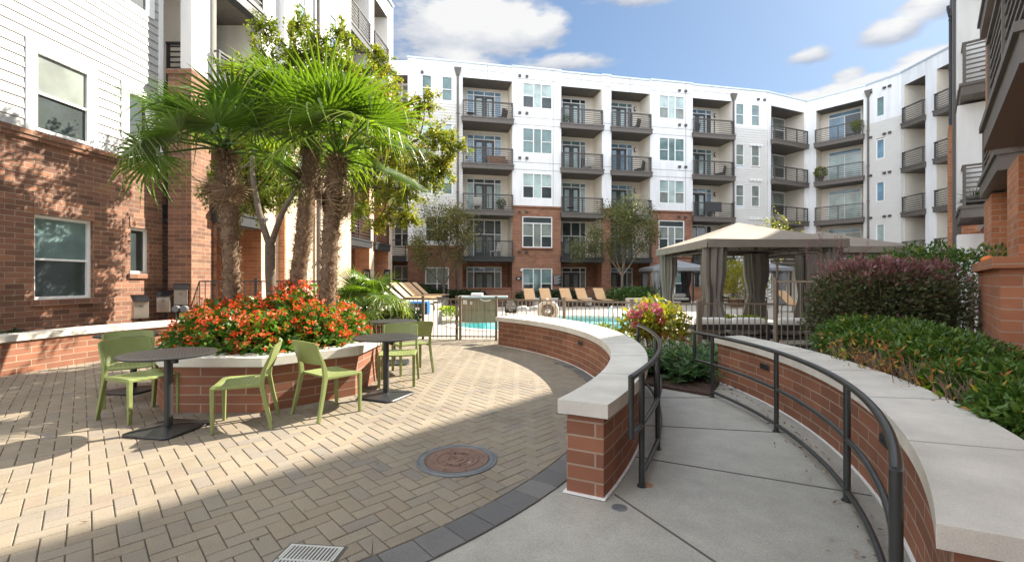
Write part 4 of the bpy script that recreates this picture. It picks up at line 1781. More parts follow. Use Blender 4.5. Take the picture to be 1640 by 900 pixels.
handrail('curved steel handrail in front of the hedge wall on the right side of the ramp', (-2.25, 4.79), 4.83, (9.6, -5.6, -22.3, -38.8), -38.8, 9.6, .765, .405, .062, 2.6, 4.4, (2.5, 4.3))
handrail('curved steel handrail beside the plaza wall end, on the left side of the ramp', (-5.25, 6.62), 7.07, (-29.2, -22.9, -11.5, -1.5), -29.2, -1.5, .815, .435, .085, 2.2, 0, (1.0, 3.6))
for i, (x, y) in enumerate(((.93, 3.18),)):
    b = MB()
    b.lathe([(.045, -.0055), (.03, -.0045), (.01, -.004)], 16, (x + .035, y + .01, 0))
    tag(b.build('rust_patch', 'rust_stain', org=(x, y, 0)), 'small rusty stain on concrete at the foot of the left handrail', 'stain')


# ------------------------------------------------------------------ iron fences
def fence_run(parent, a, c, z0, h, posts=True, gap=.105, mat='fence_metal', p_at=None):
    a, c = Vector((*a, 0)), Vector((*c, 0))
    L = (c - a).length
    d = (c - a) / L
    b = MB()
    b.bar(a + Vector((0, 0, z0 + h - .02)), c + Vector((0, 0, z0 + h - .02)), .034, .034)
    b.bar(a + Vector((0, 0, z0 + .09)), c + Vector((0, 0, z0 + .09)), .03, .03)
    k = max(2, round(L / gap))
    for i in range(1, k):
        p = a + d * L * i / k
        b.bar(p + Vector((0, 0, z0 + .03)), p + Vector((0, 0, z0 + h - .037)), .016, .016, up=(d.x, d.y, 0))
    b.build('picket_panel', mat, parent)
    for p in (p_at if p_at is not None else ([a, c] if posts else [])):
        p = Vector((*p[:2], 0))
        post = MB()
        post.bar(p + Vector((0, 0, z0)), p + Vector((0, 0, z0 + h + .03)), .06, .06, up=(d.x, d.y, 0))
        post.bar(p + Vector((0, 0, z0 + h + .03)), p + Vector((0, 0, z0 + h + .06)), .072, .072, up=(d.x, d.y, 0))
        post.build('post', mat, parent)


FZ = 0.0
FH = 1.02
F_A = thing('iron_fence', 'brown picket fence left of the pool gate, ending by the stair rail', 'fence', (-2.9, 11.2, 0))
fence_run(F_A, (-4.35, 11.25), (-2.24, 11.08), FZ, FH, p_at=[(-3.72, 11.2)])
GATE = thing('pool_gate', 'double leaf brown picket gate to the pool with black hinges', 'gate', (-1.32, 11.0, 0))
fence_run(GATE, (-2.17, 11.07), (-1.40, 11.0), FZ, FH, p_at=[(-2.205, 11.075)])
fence_run(GATE, (-1.24, 10.98), (-.42, 10.92), FZ, FH, p_at=[(-1.36, 10.995), (-1.27, 10.985), (-.385, 10.915)])
for z in (.22, .55, .93):
    b = MB()
    b.bar((-1.345, 10.955, z - .05), (-1.345, 10.955, z + .05), .035, .05)
    b.build('hinge', 'black_plastic', GATE)
b = MB()
b.bar((-1.15, 10.93, .88), (-1.15, 10.93, .98), .09, .06)
b.bar((-1.0, 10.93, .87), (-1.0, 10.93, .95), .05, .05)
b.tube([(-.78, 10.93, 1.0), (-.68, 10.90, .965), (-.58, 10.90, .965), (-.52, 10.92, .99)], .012, 8)
b.build('latch', 'steel', GATE, smooth=50)
F_B = thing('iron_fence', 'brown picket fence along the pool behind the curved plaza wall', 'fence', (1.2, 10.1, 0))
FBP = [(-.33, 10.9), (1.18, 10.1), (2.5, 9.3), (3.66, 8.80)]
for i in range(3):
    fence_run(F_B, FBP[i], FBP[i + 1], FZ, FH, p_at=[FBP[i + 1]] if i < 2 else [])
b = MB()
b.bar((3.69, 8.8, 0), (3.69, 8.8, 1.07), .085, .085)
b.build('post', 'fence_metal', F_B)
F_C = thing('iron_fence', 'dark picket fence between the hydrangea bush and the outdoor sofas', 'fence', (4.4, 8.8, 0))
fence_run(F_C, (3.74, 8.8), (5.12, 8.77), FZ, FH, p_at=[], gap=.115)
F_D = thing('iron_fence', 'taller brown picket fence between the sofas and the purple shrub', 'fence', (5.9, 7.7, 0))
FDP = [(5.17, 8.76), (6.1, 7.35), (6.68, 6.5)]
for i in range(2):
    fence_run(F_D, FDP[i], FDP[i + 1], 0, 1.46, p_at=[FDP[i]] + ([FDP[2]] if i else []), gap=.115)
F_E = thing('iron_fence', 'dark picket fence on the patio below the left building, behind the palm trunks', 'fence', (-7, 11.4, 0))
for p, q in (((-7.95, 11.15), (-6.6, 11.5)), ((-6.6, 11.5), (-5.1, 12.2))):
    fence_run(F_E, p, q, .40, 1.06, p_at=[p], mat='charcoal_metal', gap=.13)
b = MB()
b.prism([(-8.2, 11.2), (-6.5, 11.62), (-4.9, 12.3), (-4.9, 12.6), (-6.6, 12.9), (-8.2, 12.6)], 0, .40)
tag(b.build('patio_path', 'deck_stone'), kind='structure')
for (pos, lab, dx) in (((-3.05, 11.75), 'bent steel stair rail on the terrace step left of the gate', .42), ((-.28, 11.6), 'bent steel stair rail just right of the pool gate', .34)):
    t = thing('stair_rail', lab, 'handrail', (*pos, 0))
    z = .12 if dx < .4 else .45
    b = MB()
    b.tube([(pos[0], pos[1], 0), (pos[0], pos[1], .42 + z), (pos[0] + .03, pos[1], .46 + z), (pos[0] + .14, pos[1], .47 + z), (pos[0] + .14 + dx, pos[1] - .1, .12 + z), (pos[0] + .14 + dx, pos[1] - .1, 0)], .019, 10)
    b.build('rail', 'steel' if dx < .4 else 'fence_metal', t, smooth=60)
    b = MB()
    b.tube([(pos[0] + .12, pos[1], 0), (pos[0] + .12, pos[1], .46 + z)], .016, 8)
    b.build('post', 'steel' if dx < .4 else 'fence_metal', t, smooth=60)

# ------------------------------------------------------------------ cafe tables and chairs
TABLE = thing('cafe_table', '', 'table', group='round black cafe tables on the plaza', local=True)
b = MB()
b.lathe([(.0, .722), (.36, .722), (.388, .725), (.402, .733), (.402, .741), (.392, .747), (.36, .748), (.0, .748)], 48, caps=False)
# the top is cast with rows of small holes
for i in range(-9, 10):
    for j in range(-9, 10):
        x, y = i * .038, j * .038
        if x * x + y * y < .345 ** 2:
            b.lathe([(.0065, 0), (.0065, .0012)], 6, (x, y, .7482), mat=1)
b.build('table_top', ['table_top', 'black_plastic'], TABLE, smooth=40)
b = MB()
b.lathe([(.036, .035), (.036, .70), (.05, .712), (.12, .7215)], 20, caps=False)
b.build('column', 'table_leg', TABLE, smooth=40)
b = MB()
v, f = [], []


def rsq(h, r, k=4):
    out = []
    for (cx_, cy_, a0) in ((h - r, h - r, 0), (-h + r, h - r, 90), (-h + r, -h + r, 180), (h - r, -h + r, 270)):
        for i in range(k + 1):
            a = R(a0 + 90 * i / k)
            out.append((cx_ + r * math.cos(a), cy_ + r * math.sin(a)))
    return out


rings = [(rsq(.262, .07), .001), (rsq(.265, .07), .014), (rsq(.255, .065), .024), (rsq(.07, .05), .044), (rsq(.045, .04), .05)]
n = len(rings[0][0])
for ring, z in rings:
    v += [(x, y, z) for x, y in ring]
for i in range(len(rings) - 1):
    f += [(i * n + j, i * n + (j + 1) % n, (i + 1) * n + (j + 1) % n, (i + 1) * n + j) for j in range(n)]
f.append(tuple((len(rings) - 1) * n + j for j in range(n)))
b.faces(v, f)
for a in (45, 135, 225, 315):
    b.bar((.06 * math.cos(R(a)), .06 * math.sin(R(a)), .047), (.34 * math.cos(R(a)), .34 * math.sin(R(a)), .024), .006, .006)
b.build('base_plate', 'table_leg', TABLE, smooth=35)
b = MB()
b.box(.035, .085, -.012, .012, .655, .69)
b.lathe([(.022, -.02), (.022, .012)], 12, (.085, 0, .67))
b.build('tilt_knob', 'black_plastic', TABLE)
for (x, y, rz, lab) in ((-3.335, 4.335, -10, 'round black cafe table nearest the camera, between two green chairs left of the planter corner'),
                        (-1.58, 5.60, -22, 'round black cafe table on the sunlit paving right of the flower planter'),
                        (-5.0, 5.90, -8, 'round black cafe table farthest left, behind the pair of overlapping chairs'),
                        (-2.08, 7.85, 12, 'round black cafe table half hidden behind the planter flowers near the gate')):
    place(TABLE, (x, y, .006), R(rz), lab)

CHAIR = thing('patio_chair', '', 'chair', group='green stacking chairs on the plaza', local=True)
SW, SDp = .235, .225     # half width, half depth ; +x is forward
b = MB()
nx, ny = 12, 10
v, f = [], []
for i in range(nx + 1):
    for j in range(ny + 1):
        x = -SDp + .03 + (2 * SDp - .03) * i / nx
        y = -SW + 2 * SW * j / ny
        z = .452 - .016 * (1 - (y / SW) ** 2) * math.sin(math.pi * min(1, i / nx * .9)) - .012 * max(0, (x - .15) / .075) ** 2
        v.append((x, y, z))
m_ = len(v)
v += [(p[0], p[1], p[2] - .016) for p in v]
w = ny + 1
for i in range(nx):
    for j in range(ny):
        a = i * w + j
        f.append((a, a + w, a + w + 1, a + 1))
        f.append((m_ + a, m_ + a + 1, m_ + a + w + 1, m_ + a + w))
for i in range(nx):
    for j in (0, ny):
        a = i * w + j
        q = (a, m_ + a, m_ + a + w, a + w)
        f.append(q if j else q[::-1])
for j in range(ny):
    for i in (0, nx):
        a = i * w + j
        q = (a, a + 1, m_ + a + 1, m_ + a)
        f.append(q if i else q[::-1])
b.faces(v, f)
for i in range(7):
    for j in range(9):
        x, y = -.12 + i * .042, -.168 + j * .042
        zz = .452 - .016 * (1 - (y / SW) ** 2) * math.sin(math.pi * min(1, (x + SDp - .03) / (2 * SDp - .03) * .9)) - .012 * max(0, (x - .15) / .075) ** 2
        b.lathe([(.0042, 0), (.0042, .0012)], 6, (x, y, zz + .0005), mat=1)
b.build('seat', ['chair_green', 'black_plastic'], CHAIR, smooth=40)
for s in (-1, 1):
    b = MB()      # front leg: slab-like upright that turns into the side of the seat
    y = s * (SW - .004)
    b.hexa([(.195, y - .019, 0), (.222, y - .019, 0), (.222, y + .019, 0), (.195, y + .019, 0), (.185, y - .021, .437), (.226, y - .021, .437), (.226, y + .021, .437), (.185, y + .021, .437)])
    b.build('leg', 'chair_green', CHAIR, bevel=.006)
    b = MB()      # side rail under the seat
    b.hexa([(-.19, y - .015, .415), (.20, y - .015, .413), (.20, y + .015, .413), (-.19, y + .015, .415), (-.19, y - .015, .448), (.20, y - .015, .440), (.20, y + .015, .440), (-.19, y + .015, .448)])
    b.build('seat_rail', 'chair_green', CHAIR, bevel=.005)
    b = MB()      # rear leg sweeping up into the back post
    prof = [(-.295, .262, 0, .016, .017), (-.235, .246, .28, .02, .018), (-.205, .238, .44, .024, .018), (-.212, .236, .52, .023, .017), (-.232, .236, .60, .018, .016), (-.275, .236, .70, .014, .015), (-.305, .238, .80, .011, .014)]
    vv, ff = [], []
    for (x, yy, z, hx, hy) in prof:
        vv += [(x - hx, s * yy - hy, z), (x + hx, s * yy - hy, z), (x + hx, s * yy + hy, z), (x - hx, s * yy + hy, z)]
    ff.append((3, 2, 1, 0))
    for i in range(len(prof) - 1):
        for j in range(4):
            ff.append((i * 4 + j, i * 4 + (j + 1) % 4, i * 4 + 4 + (j + 1) % 4, i * 4 + 4 + j))
    e = (len(prof) - 1) * 4
    ff.append((e, e + 1, e + 2, e + 3))
    b.faces(vv, ff)
    b.build('leg', 'chair_green', CHAIR, bevel=.005)
b = MB()
v, f = [], []
nz, ny = 6, 14
for i in range(nz + 1):
    for j in range(ny + 1):
        y = -.232 + .464 * j / ny
        z = .575 + .235 * i / nz + .012 * (1 - (y / .232) ** 2) * (1 if i == nz else 0)
        x = -.226 - .082 * (i / nz) ** .9 - .035 * (1 - (y / .232) ** 2)
        v.append((x, y, z))
m_ = len(v)
v += [(p[0] - .013, p[1], p[2]) for p in v]
w = ny + 1
for i in range(nz):
    for j in range(ny):
        a = i * w + j
        f.append((a, a + 1, a + w + 1, a + w))
        f.append((m_ + a, m_ + a + w, m_ + a + w + 1, m_ + a + 1))
for j in range(ny):
    f.append((j, m_ + j, m_ + j + 1, j + 1))
    a = nz * w + j
    f.append((a, a + 1, m_ + a + 1, m_ + a))
for i in range(nz):
    a = i * w
    f.append((a, a + w, m_ + a + w, m_ + a))
    a += ny
    f.append((a, m_ + a, m_ + a + w, a + w))
b.faces(v, f)
b.build('backrest', 'chair_green', CHAIR, smooth=45)
for (x, y, rz, lab) in ((-3.95, 4.78, -22, 'green chair facing right, tucked under the nearest cafe table at its left side'),
                        (-4.58, 5.35, -48, 'green chair half hidden by the chair in front of it, nearest the low left wall'),
                        (-2.71, 4.49, 201, 'green chair with its back to the planter corner, facing left to the nearest table'),
                        (-2.0, 4.93, 53, 'green chair standing turned away before the planter, right of the one facing left'),
                        (-1.60, 6.28, -82, 'green chair facing the camera behind the sunlit round table'),
                        (-1.62, 7.16, 122, 'green chair seen from behind, closest to the pool gate')):
    place(CHAIR, (x, y, .006), R(rz), lab)

# ------------------------------------------------------------------ things in the paving
MAN = thing('manhole_cover', 'round rusty iron manhole cover set in the shaded paving', 'manhole cover', (-.445, 3.605, .0105))
b = MB()
b.lathe([(.325, -.006), (.325, .004), (.320, .006), (.312, .006), (.309, .002), (.304, .002), (.300, .006), (.262, .006), (.258, -.002)], 48, (-.445, 3.605, .0105), caps=False)
b.build('rim', 'iron_grey', MAN, smooth=40)
b = MB()
b.lathe([(0, -.003), (.255, -.003), (.255, .006), (.247, .006), (.242, .001), (.180, .001), (.176, .007), (.160, .007), (.156, .001), (.092, .001), (.088, .007), (.068, .007), (.064, .001), (.047, .001), (.043, .009), (.026, .010), (.022, .003), (0, .003)], 48, (-.445, 3.605, .0105), caps=False)
for k in range(8):
    a = R(22 + 45 * k)
    b.lathe([(.022, .001), (.019, .006), (.009, .007)], 12, (-.445 + .212 * math.cos(a), 3.605 + .212 * math.sin(a), .0105))
for a in (150, 195, -15, 15):
    b.lathe([(.019, .001), (.016, .006), (.008, .0065)], 12, (-.445 + .122 * math.cos(R(a)), 3.605 + .122 * math.sin(R(a)), .0105))
cov = b.build('cover', 'iron_rust', MAN, smooth=30)
for txt, rad, flip in (('SEWER', .124, 1), ('SEWER', .124, -1)):
    for k, ch in enumerate(txt):
        off_ = (k - 2) * 17
        a = R(90 - off_) if flip > 0 else R(-90 + off_)
        lettering(ch, .058, .0022, 'iron_rust', cov, (-.445 + rad * math.cos(a), 3.605 + rad * math.sin(a), .0138), (0, 0, a - R(90) if flip > 0 else a + R(90)))


def grate(label, c, w, d, rz, slots):
    t = thing('drain_grate', label, 'drain grate', (c[0], c[1], .008), rz, local=True)
    b = MB()
    b.box(-w / 2 - .015, w / 2 + .015, -d / 2 - .015, d / 2 + .015, -.012, .0015)
    b.build('frame', 'concrete_joint', t)
    b = MB()
    r = .012
    z0, z1 = .0018, .006
    b.box(-w / 2, w / 2, -d / 2, -d / 2 + r, z0, z1)
    b.box(-w / 2, w / 2, d / 2 - r, d / 2, z0, z1)
    b.box(-w / 2, w / 2, -.006, .006, z0, z1)
    b.box(-w / 2, -w / 2 + r, -d / 2 + r, d / 2 - r, z0 + .0001, z1)
    b.box(w / 2 - r, w / 2, -d / 2 + r, d / 2 - r, z0 + .0001, z1)
    for i in range(1, slots):
        x = -w / 2 + w * i / slots
        b.box(x - w / slots * .22, x + w / slots * .22, -d / 2 + r, d / 2 - r, z0 + .0002, z1 - .0003)
    b.build('bars', 'steel', t)


grate('steel drain grate in the front edge of the herringbone paving', (-1.07, 2.30), .30, .26, R(-6), 15)
grate('small drain grate in the paving beside the plaza wall end', (.60, 4.92), .15, .17, R(-20), 7)
b = MB()
b.lathe([(0, .003), (.045, .003), (.05, .001), (.052, -.003)], 24, (.69, 2.87, -.005), caps=False)
b.lathe([(.004, .003), (.004, .005)], 8, (.68, 2.87, -.005))
tag(b.build('cleanout_cap', 'iron_grey', org=(.69, 2.87, -.005)), 'small round metal cap in the concrete before the plaza wall end', 'drain cap')


def step_light(label, p, nrm, z):
    t = thing('step_light', label, 'wall light', (p[0], p[1], z))
    fr = Frame(p[0], p[1], -nrm[1], nrm[0])
    b = MB()
    b.fbox(fr, -.105, .105, 0, .012, z - .035, z + .035)
    b.build('housing', 'bronze_metal', t, bevel=.003)
    b = MB()
    for k in range(4):
        zz = z - .022 + k * .0135
        b.fbox(fr, -.088, .088, .0125, .024, zz, zz + .006)
    b.build('louvre', 'charcoal_metal', t)


def on_arc(c, r, a, inward):
    s = -1 if inward else 1
    return (c[0] + r * math.cos(R(a)), c[1] + r * math.sin(R(a))), (s * math.cos(R(a)), s * math.sin(R(a)))


p, nn = on_arc((-4.41, 6.12), 5.675, 12.5, True)
step_light('small louvred step light in the sunny plaza face of the curved wall', p, nn, .43)
for a, lab in ((-2.2, 'small louvred step light in the ramp wall near its far end'), (-26.5, 'small louvred step light in the ramp wall near the camera')):
    p, nn = on_arc((-3.07, 5.55), 6.09, a, True)
    step_light(lab, p, nn, .43)

# metal boxes at the left building
for k, (x, y, z, rz, lab, pm) in enumerate(((-8.12, 9.75, 1.0, 50, 'steel post box with black sloping lid, leftmost below the small window', 'box_steel'),
                                       (-8.2, 10.55, 1.08, 20, 'grey post box with black sloping lid in the shade beside the brick corner pier', 'box_steel'),
                                       (-7.95, 10.72, 1.24, 35, 'tallest steel post box with black sloping lid, against the brick corner pier', 'box_steel'))):
    t = thing('post_box', lab, 'metal box', (x, y, .42), R(rz), 'metal boxes on posts by the left building', local=True)
    t.location = (x, y, .42)
    hz = z - .42
    b = MB()
    b.box(-.13, .13, -.11, .11, hz - .36, hz)
    bx_ = b.build('body', pm, t, bevel=.006)
    b = MB()
    b.box(-.04, .04, -.1125, -.1105, hz - .09, hz - .08)
    b.box(-.03, .03, -.1125, -.1105, hz - .12, hz - .112)
    b.build('slot', 'black_plastic', bx_)
    b = MB()
    b.hexa([(-.15, -.15, hz + .002), (.15, -.15, hz + .002), (.15, .13, hz + .13), (-.15, .13, hz + .13), (-.15, -.15, hz + .02), (.15, -.15, hz + .02), (.15, .13, hz + .15), (-.15, .13, hz + .15)])
    b.build('lid', 'black_plastic', t, bevel=.004)
    b = MB()
    b.tube([(0, 0, 0), (0, 0, hz - .361)], .02, 8)
    b.build('post', 'charcoal_metal', t)
for k, dx in enumerate((0, .16)):
    b = MB()
    b.lathe([(.0, -.08), (.07, -.08), (.075, -.06), (.075, .06), (.07, .08), (0, .08)], 18, caps=False)
    b.tube([(0, -.0, 0), (0, -.38, 0)], .014, 8)
    o = b.build('round_meter', 'iron_grey', smooth=40)
    o.location = (-7.86 + dx, 10.45 + dx * .3, .80)
    o.rotation_euler = (R(90), 0, R(20))
    tag(o, 'round steel meter cylinder below the tallest post box, ' + ('left of the pair' if k == 0 else 'right of the pair'), 'meter', 'round meters by the left building')

# right-hand brick plinth with its pumpkin
PIER = thing('garden_wall', 'orange brick plinth wall with brick cap beside the clipped hedges', 'garden wall', (4.4, 4.05, 0))
RP = RFr(.60)
b = MB()
b.fbox(RP, ra(5.85), ra(4.0), -.95, 0, 0, 1.56)
b.build('brickwork', 'brick_pier', PIER)
b = MB()
b.fbox(RP, ra(5.88), ra(3.955), -.98, .055, 1.561, 1.665)
b.build('cap', 'brick_pier', PIER, bevel=.006)
PK = thing('pumpkin', 'orange pumpkin on the brick cap beside the right hand wing', 'pumpkin', (6.06, 5.68, 1.665))
b = MB()
v, f = [], []
for i in range(9):
    ph = math.pi * i / 8
    for j in range(32):
        a = 2 * math.pi * j / 32
        r = .075 * math.sin(ph) * (1 - .10 * abs(math.cos(4 * a)))
        v.append((6.06 + r * math.cos(a), 5.68 + r * math.sin(a), 1.718 - .053 * math.cos(ph)))
for i in range(8):
    f += [(i * 32 + j, i * 32 + (j + 1) % 32, i * 32 + 32 + (j + 1) % 32, i * 32 + 32 + j) for j in range(32)]
b.faces(v, f)
b.build('fruit', 'pumpkin_skin', PK, smooth=60)
b = MB()
b.tube([(6.06, 5.68, 1.76), (6.065, 5.68, 1.785), (6.08, 5.68, 1.80)], [.010, .008, .007], 8)
b.build('stalk', 'stem_green', PK)


# ------------------------------------------------------------------ cabanas
def drape(b, cx_, cy_, z0, z1, r, tie=.42, folds=9, seed=0, stretch=(1, 1), mat=0, flare=1.0):
    rg = random.Random(seed)
    ph = [rg.uniform(0, 6.28) for _ in range(4)]
    n, k = 72, 18
    v, f = [], []
    for i in range(k + 1):
        t = i / k
        z = z0 + (z1 - z0) * t
        tt = abs(t - tie)
        prof = .62 + .38 * min(1, tt / .28) ** 1.2 if t >= tie else .62 + .30 * flare * min(1, tt / .22)
        for j in range(n):
            a = 2 * math.pi * j / n
            w = math.sin(folds * a + ph[0] + .6 * math.sin(3 * t + ph[1])) * .5 + .32 * math.sin((folds * 2 - 3) * a + ph[2] + t) + .2 * math.sin((folds + 4) * a + ph[3])
            rr = r * prof * (1 + .20 * w)
            v.append((cx_ + rr * math.cos(a) * stretch[0] + .02 * math.sin(5 * t + ph[1]), cy_ + rr * math.sin(a) * stretch[1], z))
    for i in range(k):
        f += [(i * n + j, i * n + (j + 1) % n, (i + 1) * n + (j + 1) % n, (i + 1) * n + j) for j in range(n)]
    b.faces(v, f, mat)


def cabana(label, x0, x1, y0, y1, ze, val, za, canvas, valm, curtains, frame='bronze_metal', fold=9, r=.19, zb=.03):
    cx_, cy_ = (x0 + x1) / 2, (y0 + y1) / 2
    t = thing('cabana', label, 'cabana', (cx_, cy_, 0), group='canvas cabanas around the pool')
    # canopy: four slightly sagging faces, then the hanging valance
    b = MB()
    cor = [(x0, y0), (x1, y0), (x1, y1), (x0, y1)]
    K = 8
    ap = (cx_, cy_)
    for e in range(4):
        a, c = Vector(cor[e]), Vector(cor[(e + 1) % 4])
        for i in range(K):
            for j in range(K):
                def pt(u, w):
                    base = a + (c - a) * u
                    q = base + (Vector(ap) - base) * w
                    z = ze + (za - ze) * w - .05 * math.sin(math.pi * w) * (1 - .55 * abs(2 * u - 1)) - .015 * math.sin(math.pi * u) * (1 - w)
                    return (q.x, q.y, z)
                b.face([pt(i / K, j / K), pt((i + 1) / K, j / K), pt((i + 1) / K, (j + 1) / K), pt(i / K, (j + 1) / K)])
    can = b.build('canopy', canvas, t, smooth=25, weld=True)
    b = MB()
    for e in range(4):
        a, c = Vector(cor[e]), Vector(cor[(e + 1) % 4])
        nn = Vector(((c - a).y, -(c - a).x)).normalized()
        for i in range(24):
            p, q = a + (c - a) * (i / 24), a + (c - a) * ((i + 1) / 24)
            wv = lambda s: .010 * math.sin(s * 21) + .006 * math.sin(s * 47)
            sag = lambda s: -.015 * math.sin(math.pi * s)
            p2, q2 = p + nn * (.012 + wv(i / 24)), q + nn * (.012 + wv((i + 1) / 24))
            b.face([(p2.x, p2.y, ze - val), (q2.x, q2.y, ze - val), (q.x, q.y, ze + sag((i + 1) / 24)), (p.x, p.y, ze + sag(i / 24))])
    b.build('valance', valm, can, smooth=60, weld=True)
    # frame: posts, beams, hips
    ins = .12
    b = MB()
    pc = [(x0 + ins, y0 + ins), (x1 - ins, y0 + ins), (x1 - ins, y1 - ins), (x0 + ins, y1 - ins)]
    for i in range(4):
        p, q = pc[i], pc[(i + 1) % 4]
        b.bar((*p, ze - .10), (*q, ze - .10), .05, .07)
        b.bar((*p, ze - .28), (*q, ze - .28), .03, .03)
        k = 9
        for j in range(1, k):
            m_ = (p[0] + (q[0] - p[0]) * j / k, p[1] + (q[1] - p[1]) * j / k)
            b.bar((*m_, ze - .27), (*m_, ze - .13), .02, .02, up=(1, 0, 0))
        b.bar((*p, ze - .08), (cx_, cy_, za - .08), .04, .05)
    b.build('roof_frame', frame, t)
    for p in pc:
        b = MB()
        b.bar((*p, 0), (*p, ze - .14), .07, .07, up=(1, 0, 0))
        b.box(p[0] - .09, p[0] + .09, p[1] - .09, p[1] + .09, 0, .015)
        b.build('post', frame, t)
    for i, (px_, py_, m, rr, st, fl) in enumerate(curtains):
        b = MB()
        drape(b, px_, py_, zb, ze - .16, rr, seed=i + int(x0 * 7), folds=fold, stretch=st, flare=fl)
        o = b.build('curtain', m, t, smooth=60)
        tie = MB()
        tie.lathe([(rr * .66, 0), (rr * .70, .03), (rr * .70, .07), (rr * .66, .10)], 20, (px_, py_, zb + (ze - .16 - zb) * .42 - .05), caps=False)
        tie.build('tie_band', m, o, smooth=50)
    return t


cabana('large tan canvas cabana with tied curtains straight behind the ramp', 4.58, 7.90, 10.45, 14.2, 2.44, .20, 3.06, 'canvas_tan', 'canvas_taupe',
       [(4.86, 10.72, 'curtain_taupe', .25, (1, 1), 1.3), (4.86, 13.92, 'curtain_taupe', .23, (1, 1.2), 1.2), (6.02, 12.2 + 1.6, 'canvas_taupe', .20, (.8, 1), 1.3), (7.55, 13.8, 'curtain_taupe', .25, (1.2, 1), 1.3), (7.64, 10.72, 'curtain_taupe', .19, (1.1, 1), 1.0)])
cabana('second tan canvas cabana partly hidden behind the large one on the right', 8.15, 11.45, 12.5, 15.9, 2.44, .19, 3.02, 'canvas_tan', 'canvas_taupe',
       [(8.38, 12.75, 'curtain_taupe', .25, (1, 1), 1.3), (11.2, 12.75, 'curtain_taupe', .2, (1, 1), 1.2), (8.38, 15.65, 'curtain_taupe', .22, (1, 1), 1.2)])
cabana('small grey canvas cabana by the far block, leftmost of the far cabanas', 8.35, 12.0, 26.4, 29.4, 2.25, .2, 2.78, 'canvas_grey', 'canvas_grey',
       [(8.6, 26.65, 'canvas_grey', .22, (1, 1), 1.2), (11.75, 26.65, 'canvas_grey', .26, (1, 1), 1.4), (11.3, 29.0, 'charcoal_metal', .3, (1, 1), 1.2), (8.7, 29.0, 'canvas_grey', .2, (1, 1), 1.2)])
cabana('small grey canvas cabana by the far block, seen through the large cabana', 13.1, 16.8, 26.6, 29.6, 2.25, .2, 2.82, 'canvas_grey', 'canvas_grey',
       [(13.4, 26.9, 'canvas_grey', .22, (1, 1), 1.2), (16.3, 26.9, 'canvas_grey', .22, (1, 1), 1.2), (15.5, 29.2, 'charcoal_metal', .3, (1, 1), 1.2)])


# ------------------------------------------------------------------ pool furniture
def cushion(b, x0, x1, y0, y1, z0, z1, r=.05, mat=0):
    """soft block: every corner rounded, faces slightly full"""
    n = 6
    v, f = [], []
    cx_, cy_, cz = (x0 + x1) / 2, (y0 + y1) / 2, (z0 + z1) / 2
    hx, hy, hz = (x1 - x0) / 2, (y1 - y0) / 2, (z1 - z0) / 2
    N, K = 24, 9
    for i in range(K):
        ph = -math.pi / 2 + math.pi * i / (K - 1)
        for j in range(N):
            a = 2 * math.pi * j / N
            sg_ = lambda q, e: math.copysign(abs(q) ** e, q)
            v.append((cx_ + hx * sg_(math.cos(ph), .35) * sg_(math.cos(a), .35), cy_ + hy * sg_(math.cos(ph), .35) * sg_(math.sin(a), .35), cz + hz * sg_(math.sin(ph), .5)))
    for i in range(K - 1):
        f += [(i * N + j, i * N + (j + 1) % N, (i + 1) * N + (j + 1) % N, (i + 1) * N + j) for j in range(N)]
    b.faces(v, f, mat)


def sofa(label, loc, rz, w, seats, d=.82, group='cream cushioned outdoor sofas', zs=1.0, back=1):
    t = thing('outdoor_sofa', label, 'sofa', loc, rz, group, local=True)
    b = MB()
    for x in (-w / 2 + .04, w / 2 - .04):
        for y in (.04, d - .04):
            b.box(x - .03, x + .03, y - .03, y + .03, 0, .24)
    b.box(-w / 2, w / 2, 0, d, .20, .26)
    b.box(-w / 2, w / 2, 0, .05, .40, .52)
    for x in (-w / 2, w / 2 - .05):
        b.box(x, x + .05, .051, d, .40, .50)
        b.box(x + .001, x + .049, 0.001, .049, .26, .40)
        b.box(x + .001, x + .049, d - .05, d - .001, .26, .40)
    b.build('frame', 'wicker_dark', t)
    for k in range(seats):
        x0, x1 = -w / 2 + .05 + (w - .1) * k / seats, -w / 2 + .05 + (w - .1) * (k + 1) / seats
        b = MB()
        cushion(b, x0 + .004, x1 - .004, .20, d - .01, .262, .42)
        b.build('seat_cushion', 'cushion_cream', t, smooth=60)
        b = MB()
        cushion(b, x0 + .004, x1 - .004, .03, .24, .42, .66)
        b.build('back_cushion', 'cushion_cream', t, smooth=60)
    return t


sofa('cream outdoor sofa behind the dark fence, left of the taller fence post', (4.72, 9.55, 0), 0, 1.62, 2)
sofa('cream outdoor sofa behind the taller fence, next to the white cube', (6.36, 9.45, 0), 0, 1.55, 2)
sofa('pale outdoor sofa with cushions inside the far grey cabana seen past the tan curtains', (14.0, 27.3, 0), R(180), 2.3, 3)
sofa('pale outdoor sofa inside the leftmost far grey cabana', (10.0, 28.4, 0), R(180), 2.1, 2)
b = MB()
b.lathe([(0, .36), (.5, .36), (.5, .40), (0, .40)], 28, (12.9, 25.6, 0), caps=False)
b.lathe([(.35, 0), (.35, .36)], 24, (12.9, 25.6, 0))
tag(b.build('fire_table', 'wood_brown', org=(12.9, 25.6, 0), smooth=40), 'low round brown table before the pale far sofa', 'table')
b = MB()
b.box(7.28, 7.68, 9.5, 9.9, 0, .46)
tag(b.build('cube_table', 'white_plastic', org=(7.48, 9.7, 0), bevel=.02), 'white cube side table at the right end of the sofas', 'side table')
